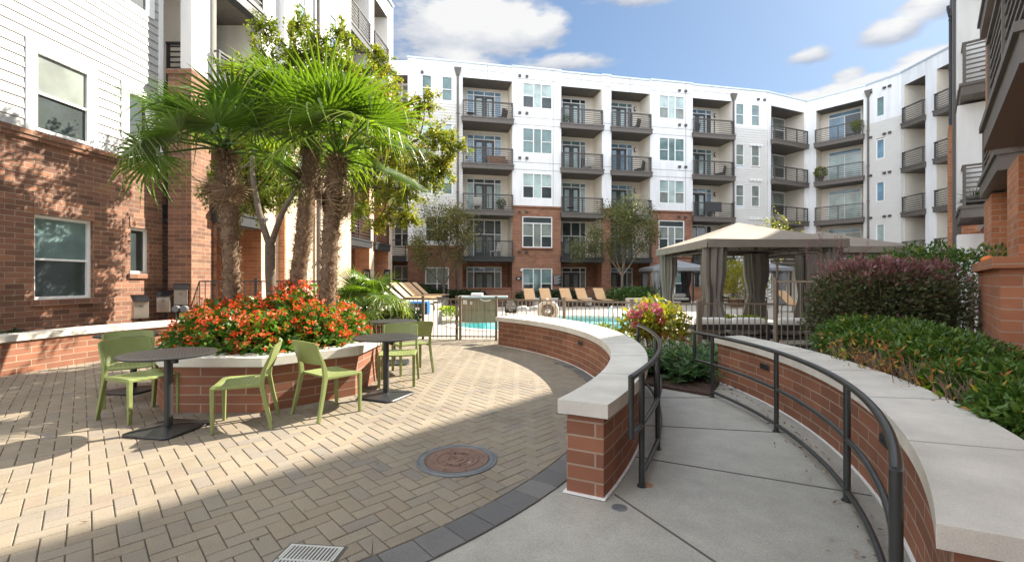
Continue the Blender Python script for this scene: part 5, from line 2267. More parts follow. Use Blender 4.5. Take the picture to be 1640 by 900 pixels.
# white round table in the cabana
t = thing('coffee_table', 'low white round coffee table between the sofas under the large cabana', 'coffee table', (6.35, 11.3, 0))
b = MB()
b.lathe([(0, .34), (.5, .34), (.52, .36), (.5, .38), (0, .38)], 32, (6.35, 11.3, 0), caps=False)
b.build('table_top', 'white_plastic', t, smooth=40)
b = MB()
b.lathe([(.3, 0), (.06, .03), (.05, .34)], 24, (6.35, 11.3, 0))
b.build('stand', 'white_plastic', t, smooth=40)


def make_lounger(sling):
    t = thing('sun_lounger', '', 'sun lounger', group='sling sun loungers around the pool', local=True)
    # head end at y = 0, feet toward -y
    b = MB()
    for x in (-.32, .32):
        b.tube([(x, -1.95, .30), (x, -.72, .32), (x, -.10, .30)], .022, 8)
        for y in (-1.75, -.45):
            b.tube([(x, y, .31), (x, y + (.05 if y > -1 else -.05), 0)], .02, 8)
        b.tube([(x, -.74, .33), (x, -.02, .96)], .022, 8)
        b.tube([(x, -.25, .75), (x, .02, .32)], .014, 6)
    for (y, z) in ((-1.95, .30), (-.02, .96), (-.72, .32), (.02, .32)):
        b.tube([(-.32, y, z), (.32, y, z)], .02, 8)
    b.build('frame', 'bronze_metal', t, smooth=50)
    b = MB()
    b.bar((0, -1.93, .335), (0, -.74, .345), .60, .018)
    b.build('seat', sling, t, bevel=.005)
    b = MB()
    b.bar((0, -.73, .36), (0, -.03, .972), .60, .018)
    b.build('backrest', sling, t, bevel=.005)
    return t


LT = make_lounger('sling_tan')
for i, (u, d) in enumerate(((846, 26.0), (871, 26.2), (903, 26.4), (928, 26.6), (957, 26.8))):
    place(LT, ((u - 820) / FPX * d, d, .05), R(8), f'tan sling lounger in the row before the far brick wall, {NTH[i]} from the left')
for (x, y, rz, lab) in ((12.95, 21.6, 15, 'tan sling lounger seen between the cabana curtain and the tall fence post'), (15.4, 22.2, 15, 'tan sling lounger at the edge of the right hand cabana curtain')):
    place(LT, (x, y, 0), R(rz), lab)
LC = make_lounger('sling_cream')
k = 0
for (u, d, rz) in ((597, 14.6, 98), (613, 15.8, 98)):
    place(LC, ((u - 820) / FPX * d, d, .40), R(rz), f'cream sling lounger on the sunny terrace left of the gate, {NTH[k]} from the left')
    k += 1
for i, (u, d) in enumerate(((628, 19.6), (642, 21.2), (651, 22.6), (662, 24.0))):
    place(LT, ((u - 820) / FPX * d, d, .40), R(80), f'tan sling lounger on the far terrace left of the gate, {NTH[i]} of four')
for i, (u, d) in enumerate(((858, 25.4), (888, 25.6), (942, 26.0))):
    b = MB()
    x = (u - 820) / FPX * d
    b.lathe([(.22, 0), (.20, .02), (.20, .36), (.24, .38), (.24, .42), (0, .42)], 20, (x, d, .05), caps=False)
    tag(b.build('drum_table', 'white_plastic', org=(x, d, .05), smooth=40), f'white drum side table between the tan loungers, {NTH[i]} from the left', 'side table', 'white drum tables by the loungers')
b = MB()
b.lathe([(.26, 0), (.24, .02), (.24, .40), (.30, .42), (.30, .46), (0, .46)], 20, (13.9, 21.6, 0), caps=False)
tag(b.build('drum_table', 'white_plastic', org=(13.9, 21.6, 0), smooth=40), 'white drum side table behind the taller fence beside a tan lounger', 'side table', 'white drum tables by the loungers')

# towel bin
t = thing('towel_bin', 'blue towel bin on the terrace behind the fence', 'bin', (-2.95, 14.2, .40))
b = MB()
b.box(-3.22, -2.68, 14.0, 14.4, .40, .74)
b.build('body', 'sign_black', t, bevel=.02)
b = MB()
b.box(-3.25, -2.65, 13.98, 14.42, .741, .80)
b.box(-2.675, -2.64, 14.0, 14.4, .41, .74)
b.build('lid', 'blue_plastic', t, bevel=.015)
b = MB()
b.box(-3.06, -2.90, 13.985, 13.998, .52, .62)
b.build('label_plate', 'letter_white', t)

# outdoor kitchen behind the gate
KIT = thing('outdoor_kitchen', 'brown outdoor kitchen counter with grey stone top behind the gate', 'kitchen counter', (-1.1, 16, 0))
b = MB()
b.box(-1.85, -.52, 15.6, 16.5, 0, .86)
b.build('cabinet', 'wood_brown', KIT)
b = MB()
for x in (-1.42, -.97):
    b.box(x - .005, x + .005, 15.592, 15.6, .05, .82)
b.box(-1.84, -.53, 15.590, 15.6, .42, .43)
b.build('door_gap', 'black_plastic', KIT)
b = MB()
b.box(-1.95, -.15, 15.5, 16.6, .861, .91)
b.build('counter_top', 'counter_stone', KIT, bevel=.006)
b = MB()
b.box(-1.45, -1.05, 15.8, 16.3, .911, 1.02)
o = b.build('grill_hood', 'white_plastic', KIT, bevel=.02)

# pool rails, life ring, signs
t = thing('pool_rail', 'curved steel pool entry rails at the water steps behind the fence', 'pool rail', (3.0, 14.6, 0))
for dx in (0, .5):
    x = 2.95 + dx
    b = MB()
    b.tube([(x, 13.0, -.3), (x, 13.0, .45), (x, 13.08, .62), (x, 13.25, .70), (x + .02, 13.5, .62), (x + .05, 14.0, .28), (x + .08, 14.4, -.2)], .02, 10)
    b.build('rail', 'steel', t, smooth=70)
t = thing('pool_rail', 'second pair of curved steel rails at the far pool edge left of the life ring', 'pool rail', (.35, 12.4, 0))
for dx in (0, .35):
    x = .05 + dx
    b = MB()
    b.tube([(x, 12.3, 0), (x, 12.3, .62), (x + .05, 12.34, .72), (x + .3, 12.5, .74), (x + .42, 12.6, .66)], .02, 10)
    b.build('rail', 'steel', t, smooth=70)
RINGC = (.93, 11.6)
t = thing('life_ring', 'cream life ring with rope hanging on a post by the fence', 'life ring', (*RINGC, 0))
b = MB()
b.tube([(RINGC[0] + .225 * math.cos(2 * math.pi * i / 36), RINGC[1], .68 + .225 * math.sin(2 * math.pi * i / 36)) for i in range(36)], .062, 14, closed=True)
b.build('ring', 'ring_cream', t, smooth=60)
b = MB()
for k in range(3):
    rr = .15 - .035 * k
    b.tube([(RINGC[0] + rr * math.cos(2 * math.pi * i / 24), RINGC[1] - .02 * k, .68 + rr * math.sin(2 * math.pi * i / 24)) for i in range(24)], .017, 8, closed=True)
b.build('rope', 'rope_brown', t, smooth=60)
b = MB()
b.box(RINGC[0] - .03, RINGC[0] + .03, RINGC[1] + .065, RINGC[1] + .12, 0, 1.0)
b.build('post', 'white_plastic', t)
fa, fc_ = Vector(FBP[0]), Vector(FBP[1])
t_ = (fc_ - fa).normalized()
sp_ = fa + t_ * .36
SG = thing('pool_sign', 'small brown sign with pool hours on the fence right of the gate', 'sign', (sp_.x, sp_.y, .8))
fs = Frame(fa.x, fa.y, t_.x, t_.y)
b = MB()
b.fbox(fs, .20, .52, .03, .042, .68, .985)
b.build('board', 'sign_brown', SG, bevel=.004)
b = MB()
b.fbox(fs, .22, .50, .0425, .0445, .838, .846)
b.build('divider', 'letter_white', SG)
ang = math.atan2(t_.y, t_.x)
for txt, z in (('POOL', .945), ('HOURS', .885), ('DAWN', .80), ('TO', .74)):
    lettering(txt, .078, .001, 'letter_white', SG, fs.P(.36, .0435, z), (R(90), 0, ang))

SGR = thing('notice_board', 'black notice board with white lines on the far brick wall beside the triple window', 'sign', (2.75, 30.8, 1.6))
s0, s1 = F1.s(885), F1.s(899)
b = MB()
b.fbox(F1, s0, s1, .085, .11, 1.12, 1.86)
b.build('board', 'sign_black', SGR)
b = MB()
for k in range(9):
    z = 1.78 - .07 * k
    b.fbox(F1, s0 + .06, s1 - .06 - .1 * ((k * 7) % 3), .1105, .113, z, z + .018)
b.build('text_line', 'letter_white', SGR)
SGN = thing('room_sign', 'small dark plate beside the ground floor triple window of the far block', 'sign', (.7, 30.4, 1.6))
s0, s1 = F1.s(826), F1.s(836)
b = MB()
b.fbox(F1, s0 - .02, s1 - .06, .085, .10, 1.52, 1.72)
b.build('board', 'sign_black', SGN)
b = MB()
b.fbox(F1, s0 + .09, s1 - .17, .1005, .103, 1.59, 1.65)
b.build('text_line', 'letter_white', SGN)
b = MB()
b.fbox(F1, s0 + .30, s0 + .46, .085, .20, 2.12, 2.28)
tag(b.build('alarm_box', 'white_plastic', org=F1.P(s0 + .38, .08, 2.2)), 'small white box on brick above the dark plate of the far block', 'alarm box')
for (x0, y, z0, z1, lab) in ((-6.72, 22.35, .9, 2.0, 'tall dark plaque on the side of the nearer orange brick pillar'), (-6.40, 23.75, .7, 2.05, 'tall dark plaque on the side of the farther brick pillar')):
    t = thing('wall_plaque', lab, 'sign', (x0, y, (z0 + z1) / 2))
    frp = LF(-8.88)
    b = MB()
    b.box(x0 - .32, x0, 21.18 - .03 if y < 23 else 23.45, 21.19 if y < 23 else 23.478, z0, z1)
    b.build('board', 'sign_black', t)
    b = MB()
    yy = 21.148 if y < 23 else 23.448
    for k in range(3):
        b.box(x0 - .27, x0 - .05, yy - .003, yy, z1 - .25 - .3 * k, z1 - .12 - .3 * k)
    b.build('text_line', 'iron_grey', t)

# things on the balconies of the far block
zD = FL[2] + .002
s0, s1 = sp(1124, 1151)
b = MB()
b.fbox(F1, s0, s1, .325, .345, zD + .35, zD + 1.07)
b.fbox(F1, s0, s1, .215, .345, zD + 1.072, zD + 1.085)
tag(b.build('towel', 'charcoal_metal', org=F1.P(s0, .3, zD)), 'dark towel hung over a balcony rail above the big cabana', 'towel')


def balcony_chair(loc, rz, label, mat):
    t = thing('balcony_chair', label, 'chair', loc, rz, 'chairs on the far balconies', local=True)
    b = MB()
    b.box(-.28, .28, -.28, .28, .36, .44)
    b.build('seat', mat, t)
    b = MB()
    b.hexa([(-.28, .25, .441), (.28, .25, .441), (.28, .31, .441), (-.28, .31, .441), (-.28, .38, .95), (.28, .38, .95), (.28, .43, .95), (-.28, .43, .95)])
    b.build('backrest', mat, t)
    for x in (-.26, .26):
        for y in (-.26, .26):
            b = MB()
            b.box(x - .02, x + .02, y - .02, y + .02, 0, .359)
            b.build('leg', mat, t)
    return t


for (u, k, dx, lab, m) in ((806, 4, -.9, 'dark chair on the top balcony at the left of the far block', 'charcoal_metal'),
                           (797, 1, -.7, 'grey chair behind the lowest dark balcony rail beside the small bare tree', 'cushion_cream'),
                           (1032, 3, -.8, 'dark chair on the balcony right of the white pier, one floor below the top', 'charcoal_metal'),
                           (1164, 3, -.8, 'dark chair on the balcony next to the downspout, one floor below the top', 'charcoal_metal'),
                           (1024, 4, -.8, 'dark reclining chair on the top balcony right of the white pier', 'charcoal_metal')):
    p = F1.P(F1.s(u), dx, FL[k] + .002)
    balcony_chair(p, R(180 + 11 + 40), lab, m)
b = MB()
s0 = sp(784)[0]
b.fbox(F1, s0, s0 + 1.3, -1.1, -.35, FL[3] + .2, FL[3] + .5)
b.fbox(F1, s0, s0 + 1.3, -1.2, -1.101, FL[3] + .2, FL[3] + .9)
for xx in (.05, 1.2):
    b.fbox(F1, s0 + xx, s0 + xx + .06, -1.05, -.4, FL[3] + .002, FL[3] + .2)
tag(b.build('bench_seat_sofa', 'wood_brown', org=F1.P(s0, -.7, FL[3])), 'brown bench on the far balcony above the brick bay at left', 'bench')

BST = [(755, 4, -.7, 'stool', 'small dark side table on the top balcony at the left of the far block'), (765, 2, -.8, 'chair', 'pale chair on the third floor balcony next to the tall downspout at left'), (912, 4, -.8, 'plant', 'green potted plant on the top balcony left of the white pier'),
       (948, 3, -.7, 'chair', 'pale chair on the balcony left of the white pier, one floor below the top'), (920, 2, -.8, 'stool', 'small dark side table on the balcony above the dark lowest railing, left of the pier'), (950, 1, -.6, 'chair', 'pale chair behind the lowest dark railing left of the white pier'),
       (992, 2, -.8, 'plant', 'green potted plant on the balcony right of the white pier, above the lowest one'), (1120, 4, -.7, 'chair', 'dark chair on the top balcony next to the right downspout'), (1118, 3, -.8, 'crate', 'orange box on the balcony near the right downspout, one floor below the top'), (1150, 2, -.9, 'plant', 'green potted plant behind the dark towel on the balcony'),
       (806, 2, -.8, 'plant', 'green potted plant at the right end of the third floor balcony at left')]
for (u, k, dx, kind, lab) in BST:
    p = F1.P(F1.s(u), dx, FL[k] + .002)
    if kind == 'chair':
        balcony_chair(p, R(200), lab, 'charcoal_metal' if 'dark' in lab else 'cushion_cream')
    elif kind == 'crate':
        b = MB()
        b.box(p[0] - .22, p[0] + .22, p[1] - .18, p[1] + .18, p[2], p[2] + .34)
        tag(b.build('storage_box', 'pumpkin_skin', org=p, bevel=.03), lab, 'box')
    elif kind == 'stool':
        t = thing('side_table', lab, 'side table', p)
        b = MB()
        b.lathe([(0, .50), (.26, .50), (.26, .53), (0, .53)], 20, p, caps=False)
        b.build('table_top', 'charcoal_metal', t)
        for a in (0, 2.1, 4.2):
            b = MB()
            b.tube([(p[0] + .2 * math.cos(a), p[1] + .2 * math.sin(a), p[2]), (p[0] + .1 * math.cos(a), p[1] + .1 * math.sin(a), p[2] + .499)], .015, 6)
            b.build('leg', 'charcoal_metal', t)
    else:
        t = thing('potted_plant', lab, 'potted plant', p)
        b = MB()
        b.lathe([(.13, .0), (.19, .34), (.17, .35)], 14, p)
        b.build('pot', 'iron_rust', t)
        g_ = np.random.default_rng(int(u))
        n_ = 320
        d_ = g_.normal(size=(n_, 3))
        d_ /= np.linalg.norm(d_, axis=1)[:, None]
        leaf_mesh('foliage', np.array(p) + np.array([0, 0, .62]) + d_ * np.array([.3, .3, .34]) * g_.random(n_)[:, None] ** .5, d_ + g_.normal(size=(n_, 3)) * .5, .13, .06, 'leaf_ever', t, g_)

# ------------------------------------------------------------------ plants
def NPR(seed):
    return np.random.default_rng(seed)


def box_bush_points(rg, n, cx_, cy_, z0, hx, hy, h, shell=.35, power=3.5, rz=0):
    """points in the skin of a rounded, uneven block; outward directions; 0..1 height"""
    d = rg.normal(size=(n, 3))
    d[:, 2] = np.abs(d[:, 2]) * 1.1 - .25
    d /= np.linalg.norm(d, axis=1)[:, None]
    r = 1 / (np.abs(d[:, 0]) ** power + np.abs(d[:, 1]) ** power + np.abs(d[:, 2]) ** power) ** (1 / power)
    lump = 1 + .06 * np.sin(7 * d[:, 0] + 3 * d[:, 1] + cx_ * 3) + .05 * np.sin(9 * d[:, 1] - 4 * d[:, 2] + cy_ * 5) + .045 * np.sin(17 * d[:, 0] + 13 * d[:, 2])
    depth = 1 - shell * rg.random(n) ** 1.6
    p = d * (r * lump * depth)[:, None]
    x, y = p[:, 0] * hx, p[:, 1] * hy
    c, s = math.cos(rz), math.sin(rz)
    zc = z0 + h * .42
    z = np.where(p[:, 2] > 0, zc + p[:, 2] * h * .58, zc + p[:, 2] * h * .42 / .6)
    P_ = np.stack([cx_ + x * c - y * s, cy_ + x * s + y * c, np.maximum(z, z0 + .01)], 1)
    D_ = np.stack([d[:, 0] * c - d[:, 1] * s, d[:, 0] * s + d[:, 1] * c, d[:, 2]], 1)
    return P_, D_, (P_[:, 2] - z0) / h, depth


def stems(parent, cx_, cy_, z0, h, k, spread, seed, mat='twig', r=.008, name='stem'):
    rg = random.Random(seed)
    b = MB()
    for i in range(k):
        a = rg.uniform(0, 6.28)
        d = rg.uniform(.2, 1) * spread
        x, y = cx_ + .3 * d * math.cos(a), cy_ + .3 * d * math.sin(a)
        pts = [(x, y, z0 - .02)]
        for t in (.35, .7, 1):
            pts.append((x + math.cos(a) * d * .7 * t + rg.uniform(-.04, .04), y + math.sin(a) * d * .7 * t + rg.uniform(-.04, .04), z0 + h * t * rg.uniform(.75, 1)))
        b.tube(pts, [r, r * .8, r * .6, r * .35], 5)
    return b.build(name, mat, parent)


def bush(name, label, cat, c, z0, hx, hy, h, n, leaf, mat, seed, group=None, rz=0, wid=.5, power=3.5, shell=.4, tilt=.6, tint=None, nstem=14, stem_mat='twig', fold=.25, curl=.1):
    t = thing(name, label, cat, (c[0], c[1], z0), 0, group)
    rg = NPR(seed)
    P_, D_, hh, dep = box_bush_points(rg, n, c[0], c[1], z0, hx, hy, h, shell, power, rz)
    dirs = D_ + rg.normal(size=(n, 3)) * tilt + np.array([0, 0, .25])
    L = leaf * rg.uniform(.65, 1.25, n)
    tn = rg.random(n) if tint is None else tint(rg, P_, hh, dep, n)
    leaf_mesh('foliage', P_, dirs, L, L * wid, mat, t, rg, fold=fold, curl=curl, tint=np.clip(tn, 0, 1))
    if nstem:
        stems(t, c[0], c[1], z0, h * .8, nstem, min(hx, hy) * .9, seed, stem_mat)
    return t


# --- trees
def grow(rg, p, d, length, r, depth, segs, tips, bend=.22, up=.10, split=(2, 3), ratio=.72, spread=.55):
    pts, rad = [p.copy()], [r]
    k = 5
    for i in range(k):
        d = (d + Vector((rg.gauss(0, bend), rg.gauss(0, bend), rg.gauss(0, bend) + up)) * .35).normalized()
        p = p + d * (length / k)
        pts.append(p.copy())
        rad.append(r * (1 - .42 * (i + 1) / k))
        if depth <= 2 and i >= 1:
            tips.append((p.copy(), d.copy()))
    segs.append((pts, rad))
    if depth == 0:
        return
    for j in range(rg.randint(*split)):
        q = Vector((rg.gauss(0, 1), rg.gauss(0, 1), rg.gauss(0, .7)))
        q = (q - d * q.dot(d)).normalized()
        nd = (d + q * rg.uniform(spread * .6, spread * 1.3)).normalized()
        grow(rg, p, nd, length * ratio * rg.uniform(.8, 1.15), rad[-1] * .78, depth - 1, segs, tips, bend, up, split, ratio, spread)
    for j in range(rg.randint(1, 2)):     # side shoots
        i = rg.randint(2, k - 1)
        q = Vector((rg.gauss(0, 1), rg.gauss(0, 1), rg.gauss(0, .7))).normalized()
        nd = (d + q * spread * 1.3).normalized()
        if depth > 1:
            grow(rg, pts[i], nd, length * ratio * .8, rad[i] * .5, depth - 2, segs, tips, bend, up, split, ratio, spread)


def tree(name, label, base, trunk, limbs, depth, seed, leaf, nleaf, lmat, bmat, llen=.8, group=None, clus=.28, filt=None, spread=.55, tint=None, up=.1, ratio=.72, wid=.5):
    """trunk: list of (x, y, z, r); limbs: start index on the trunk, direction, length"""
    t = thing(name, label, 'tree', base, 0, group)
    rg = random.Random(seed)
    b = MB()
    b.tube([p[:3] for p in trunk], [p[3] for p in trunk], 14, caps=False)
    segs, tips = [], []
    for (i, d, L) in limbs:
        grow(rg, Vector(trunk[i][:3]), Vector(d).normalized(), L, trunk[i][3] * .75, depth, segs, tips, spread=spread, up=up, ratio=ratio)
    for pts, rad in segs:
        b.tube(pts, [max(.004, r) for r in rad], 6 if rad[0] < .03 else 9, caps=False)
    b.build('trunk', bmat, t, smooth=70)
    g = NPR(seed)
    tp = np.array([p for p, d in tips])
    td = np.array([d for p, d in tips])
    if filt is not None:
        k = filt(tp)
        tp, td = tp[k], td[k]
    idx = g.integers(0, len(tp), nleaf)
    P_ = tp[idx] + g.normal(size=(nleaf, 3)) * clus
    D_ = td[idx] * .5 + g.normal(size=(nleaf, 3)) + np.array([0, 0, -.15])
    L = leaf * g.uniform(.6, 1.25, nleaf)
    tn = g.random(nleaf) * .75 + g.random(len(tp))[idx] * .3 if tint is None else tint(g, P_, nleaf)
    leaf_mesh('crown', P_, D_, L, L * wid, lmat, t, g, fold=.2, curl=.1, tint=np.clip(tn, 0, 1))
    return t


# --- fan palms
def frond_mesh(seed, Rr, nseg, spread, pet, mat, droop=.35, cup=.25, tilt=-25):
    rg = random.Random(seed)
    b = MB()
    tn = []
    b.tube([(-pet, 0, .10 * pet), (-pet * .6, 0, .10 * pet), (-pet * .25, 0, .04 * pet), (0, 0, 0)], [.016, .012, .009, .008], 6)
    tn += [.35] * len(b.f)
    ct_, st2 = math.cos(R(tilt)), math.sin(R(tilt))
    sp_ = R(spread)
    base_tone = rg.uniform(.2, .6)
    for i in range(nseg):
        a = -sp_ + 2 * sp_ * (i + .5) / nseg + rg.gauss(0, .012)
        da = 2 * sp_ / nseg
        ln = Rr * (.70 + .30 * math.cos(a * .62)) * rg.uniform(.93, 1.05)
        dr = droop * rg.uniform(.55, 1.6)
        tone = min(1, max(0, base_tone + rg.gauss(0, .12)))
        bent = rg.random() < .14
        rows = []
        for fr in (.04, .20, .38, .60, .82, 1.0):
            r = ln * fr
            w = r * da * .5 if fr <= .38 else ln * .38 * da * .5 * (1 - ((fr - .38) / .62) ** 1.2)
            zd = -dr * max(0, fr - .42) ** 1.8 * ln * 1.2 + cup * r * (1 - math.cos(a)) * .35
            if bent and fr > .7:
                zd -= (fr - .7) * ln * 1.3
                r -= (fr - .7) * ln * .75
            zr = .22 * w
            rows.append(((a, r, w, zd - zr), zd + zr))

        def pt(a, r, y, z):
            x = r * math.cos(a) - y * math.sin(a)
            yy = r * math.sin(a) + y * math.cos(a)
            return (x * ct_ + z * -st2 * 0 + z * st2 * -1 * 0 + (z * -st2), yy, x * st2 + z * ct_)
        for k in range(len(rows) - 1):
            (a0, r0, w0, z0), zr0 = rows[k]
            (a1, r1, w1, z1), zr1 = rows[k + 1]
            b.face([pt(a0, r0, -w0, z0), pt(a0, r0, 0, zr0), pt(a1, r1, 0, zr1), pt(a1, r1, -w1, z1)])
            b.face([pt(a0, r0, 0, zr0), pt(a0, r0, w0, z0), pt(a1, r1, w1, z1), pt(a1, r1, 0, zr1)])
            tip = (.45 if bent or rg.random() < .25 else .08) * max(0, k - 2) / 2
            tn += [min(1, tone + tip), min(1, tone + tip)]
    me_ob = b.build('frond', mat, None, tint=tn)
    return me_ob


FR = {}
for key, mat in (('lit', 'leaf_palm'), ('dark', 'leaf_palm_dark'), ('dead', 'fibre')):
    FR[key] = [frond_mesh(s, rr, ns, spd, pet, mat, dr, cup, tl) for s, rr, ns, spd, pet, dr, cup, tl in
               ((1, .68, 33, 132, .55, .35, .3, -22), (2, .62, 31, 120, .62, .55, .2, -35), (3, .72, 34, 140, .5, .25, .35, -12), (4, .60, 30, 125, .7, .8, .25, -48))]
    for o in FR[key]:
        COL.objects.unlink(o)


def palm(label, trunk, kind, fronds, seed, scale=1.0, name='palm_tree', group='windmill palms in the octagonal planter', trunk_mat='palm_fibre', aim=()):
    base = trunk[0]
    t = thing(name, label, 'palm', base[:3], 0, group)
    rg = random.Random(seed)
    path = smooth_line([p[:3] for p in trunk], 14) if len(trunk) > 2 else [p[:3] for p in trunk]
    n = len(path)
    b = MB()
    if len(trunk) > 2:
        rad = []
        for i in range(n):
            q = i / (n - 1) * (len(trunk) - 1)
            j = min(int(q), len(trunk) - 2)
            r = trunk[j][3] + (trunk[j + 1][3] - trunk[j][3]) * (q - j)
            rad.append(r * (1 + .07 * math.sin(i * 2.1) + rg.uniform(-.06, .06)))
        b.tube(path, rad, 16)
        o = b.build('trunk', trunk_mat, t, smooth=80)
        # shaggy leaf bases and fibre standing off the trunk
        g = NPR(seed)
        m_ = 3600
        ii = g.integers(0, n - 1, m_)
        pp = np.array(path)[ii] + (np.array(path)[ii + 1] - np.array(path)[ii]) * g.random(m_)[:, None]
        rr = np.array(rad)[ii]
        aa = g.uniform(0, 2 * math.pi, m_)
        out = np.stack([np.cos(aa), np.sin(aa), np.zeros(m_)], 1)
        hrel = ii / n
        big = g.random(m_) < .3
        P_ = pp + out * (rr * .92)[:, None]
        D_ = out * g.uniform(.25, 1.0, m_)[:, None] + np.stack([g.normal(size=m_) * .35, g.normal(size=m_) * .35, np.where(big, g.uniform(.2, 1.1, m_), g.uniform(-1.2, .7, m_))], 1)
        Lf = np.where(big, g.uniform(.05, .11, m_), g.uniform(.04, .12, m_)) * (.7 + .55 * hrel)
        leaf_mesh('fibre', P_, D_, Lf, np.where(big, .016, .007), 'fibre', t, g, fold=.15, curl=.25, tint=np.clip(g.random(m_) * .8 + .3 * hrel, 0, 1))
    top = Vector(path[-1])
    ga = rg.uniform(0, 6)
    spec = [(a, e, s) for (a, e, s) in aim]
    for i in range(fronds):
        q = (i + .5) / fronds
        spec.append((ga + i * 2.39996, 86 - 88 * q + rg.uniform(-8, 8), rg.uniform(.88, 1.08)))
    if len(trunk) > 2:
        spec += [(rg.uniform(0, 6.28), rg.uniform(-78, -60), .62) for _ in range(4)]
    for i, (a, e, s) in enumerate(spec):
        e_ = R(e)
        d = Vector((math.cos(a) * math.cos(e_), math.sin(a) * math.cos(e_), math.sin(e_)))
        side = Vector((-math.sin(a), math.cos(a), 0))
        zz = d.cross(side)
        roll = rg.uniform(-.45, .45)
        if e < -55:
            src = FR['dead'][rg.randrange(2)]
        else:
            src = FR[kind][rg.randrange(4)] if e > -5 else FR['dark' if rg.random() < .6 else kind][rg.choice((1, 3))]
        o = src.copy()
        o.name = 'frond'
        COL.objects.link(o)
        side2 = side * math.cos(roll) + zz * math.sin(roll)
        z2 = zz * math.cos(roll) - side * math.sin(roll)
        # the fan's own x axis runs out along d, z up
        mrot = Matrix(((d.x, side2.x, z2.x), (d.y, side2.y, z2.y), (d.z, side2.z, z2.z)))
        pet = -min(v.co.x for v in o.data.vertices)
        s = s * scale
        pos = top + d * pet * s * .98 + Vector((0, 0, -.10 * i / max(1, len(spec))))
        o.parent = t
        o.matrix_parent_inverse = Matrix()
        o.matrix_local = Matrix.Translation(pos - Vector(base[:3])) @ mrot.to_4x4() @ Matrix.Scale(s, 4)
    return t


SOIL = .54
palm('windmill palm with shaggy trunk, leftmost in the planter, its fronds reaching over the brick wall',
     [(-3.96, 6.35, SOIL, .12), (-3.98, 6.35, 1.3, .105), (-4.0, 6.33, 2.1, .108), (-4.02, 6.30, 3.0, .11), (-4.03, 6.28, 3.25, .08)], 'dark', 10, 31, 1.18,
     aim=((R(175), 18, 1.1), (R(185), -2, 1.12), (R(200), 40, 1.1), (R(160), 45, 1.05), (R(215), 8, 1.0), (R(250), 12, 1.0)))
palm('windmill palm with shaggy trunk leaning right, in the middle of the planter',
     [(-3.30, 6.70, SOIL, .125), (-3.24, 6.70, 1.3, .11), (-3.12, 6.68, 2.1, .115), (-3.0, 6.62, 3.1, .115), (-2.96, 6.60, 3.50, .08)], 'lit', 10, 57, 1.24,
     aim=((R(160), 62, 1.15), (R(120), 70, 1.1), (R(230), 55, 1.1), (R(60), 60, 1.1)))
palm('windmill palm with straight shaggy trunk, rightmost in the planter, with bright fan leaves',
     [(-2.62, 6.30, SOIL, .115), (-2.60, 6.30, 1.3, .105), (-2.55, 6.28, 2.1, .112), (-2.47, 6.25, 2.95, .115), (-2.43, 6.24, 3.15, .08)], 'lit', 10, 83, 1.22,
     aim=((R(-45), 22, 1.12), (R(-20), 38, 1.1), (R(10), 20, 1.05), (R(-80), 30, 1.1), (R(-120), 48, 1.05), (R(-60), 55, 1.1)))
palm('low bright green fan palm without a trunk behind the planter, left of the terrace wall',
     [(-3.35, 10.2, .25), (-3.35, 10.2, .80)], 'lit', 15, 12, 1.05, name='fan_palm', group=None,
     aim=((R(0), 25, 1.0), (R(-40), 30, 1.0), (R(180), 35, 1.0), (R(-100), 45, 1.0), (R(30), 10, 1.0)))


# --- red begonias filling the octagonal planter
def begonia(x, y, seed, rad=.40, h=.62, n=430, nf=70):
    t = thing('begonia_plant', 'red flowered begonia massed under the palms in the octagonal planter', 'flowering plant', (x, y, SOIL), 0, 'begonias massed in the octagonal planter')
    g = NPR(seed)
    d = g.normal(size=(n, 3))
    d[:, 2] = np.abs(d[:, 2])
    d /= np.linalg.norm(d, axis=1)[:, None]
    r = g.uniform(.35, 1, n) ** .6
    P_ = np.array([x, y, SOIL + .02]) + d * np.array([rad, rad, h]) * r[:, None]
    D_ = d * .8 + g.normal(size=(n, 3)) * .55 + np.array([0, 0, -.1])
    L = g.uniform(.05, .095, n)
    leaf_mesh('foliage', P_, D_, L, L * .85, 'leaf_begonia', t, g, fold=.18, curl=.2)
    d = g.normal(size=(nf, 3))
    d[:, 2] = np.abs(d[:, 2]) + g.uniform(0, .6, nf)
    d /= np.linalg.norm(d, axis=1)[:, None]
    C = np.array([x, y, SOIL + .04]) + d * np.array([rad, rad, h]) * g.uniform(.86, 1.07, nf)[:, None]
    k = 9
    idx = np.repeat(np.arange(nf), k)
    fs_ = g.uniform(.6, 1.3, nf)[idx]
    P2 = C[idx] + g.normal(size=(nf * k, 3)) * (.015 * fs_)[:, None]
    D2 = g.normal(size=(nf * k, 3)) + d[idx] * .4 + np.array([0, 0, -.15])
    L2 = g.uniform(.019, .034, nf * k) * fs_
    leaf_mesh('flower', P2, D2, L2, L2 * .95, 'petal_red', t, g, fold=.15, curl=.2, tint=np.clip(g.random(nf)[idx] * .75 + g.random(nf * k) * .28, 0, 1))
    stems(t, x, y, SOIL, h * .8, 8, rad, seed, 'stem_green', .006)


rg = random.Random(77)
bp = []
for k in range(10):
    a = R(36 * k + 8)
    bp.append((PLC[0] + .84 * math.cos(a), PLC[1] + .84 * math.sin(a)))
for k in range(5):
    a = R(72 * k + 30)
    bp.append((PLC[0] + .42 * math.cos(a), PLC[1] + .42 * math.sin(a)))
for k, (x, y) in enumerate(bp):
    inner = k >= 10
    begonia(x + rg.uniform(-.05, .05), y + rg.uniform(-.05, .05), 300 + k, .42 if not inner else .40, (.58 if not inner else .78) * rg.uniform(.85, 1.12), 760, 120)

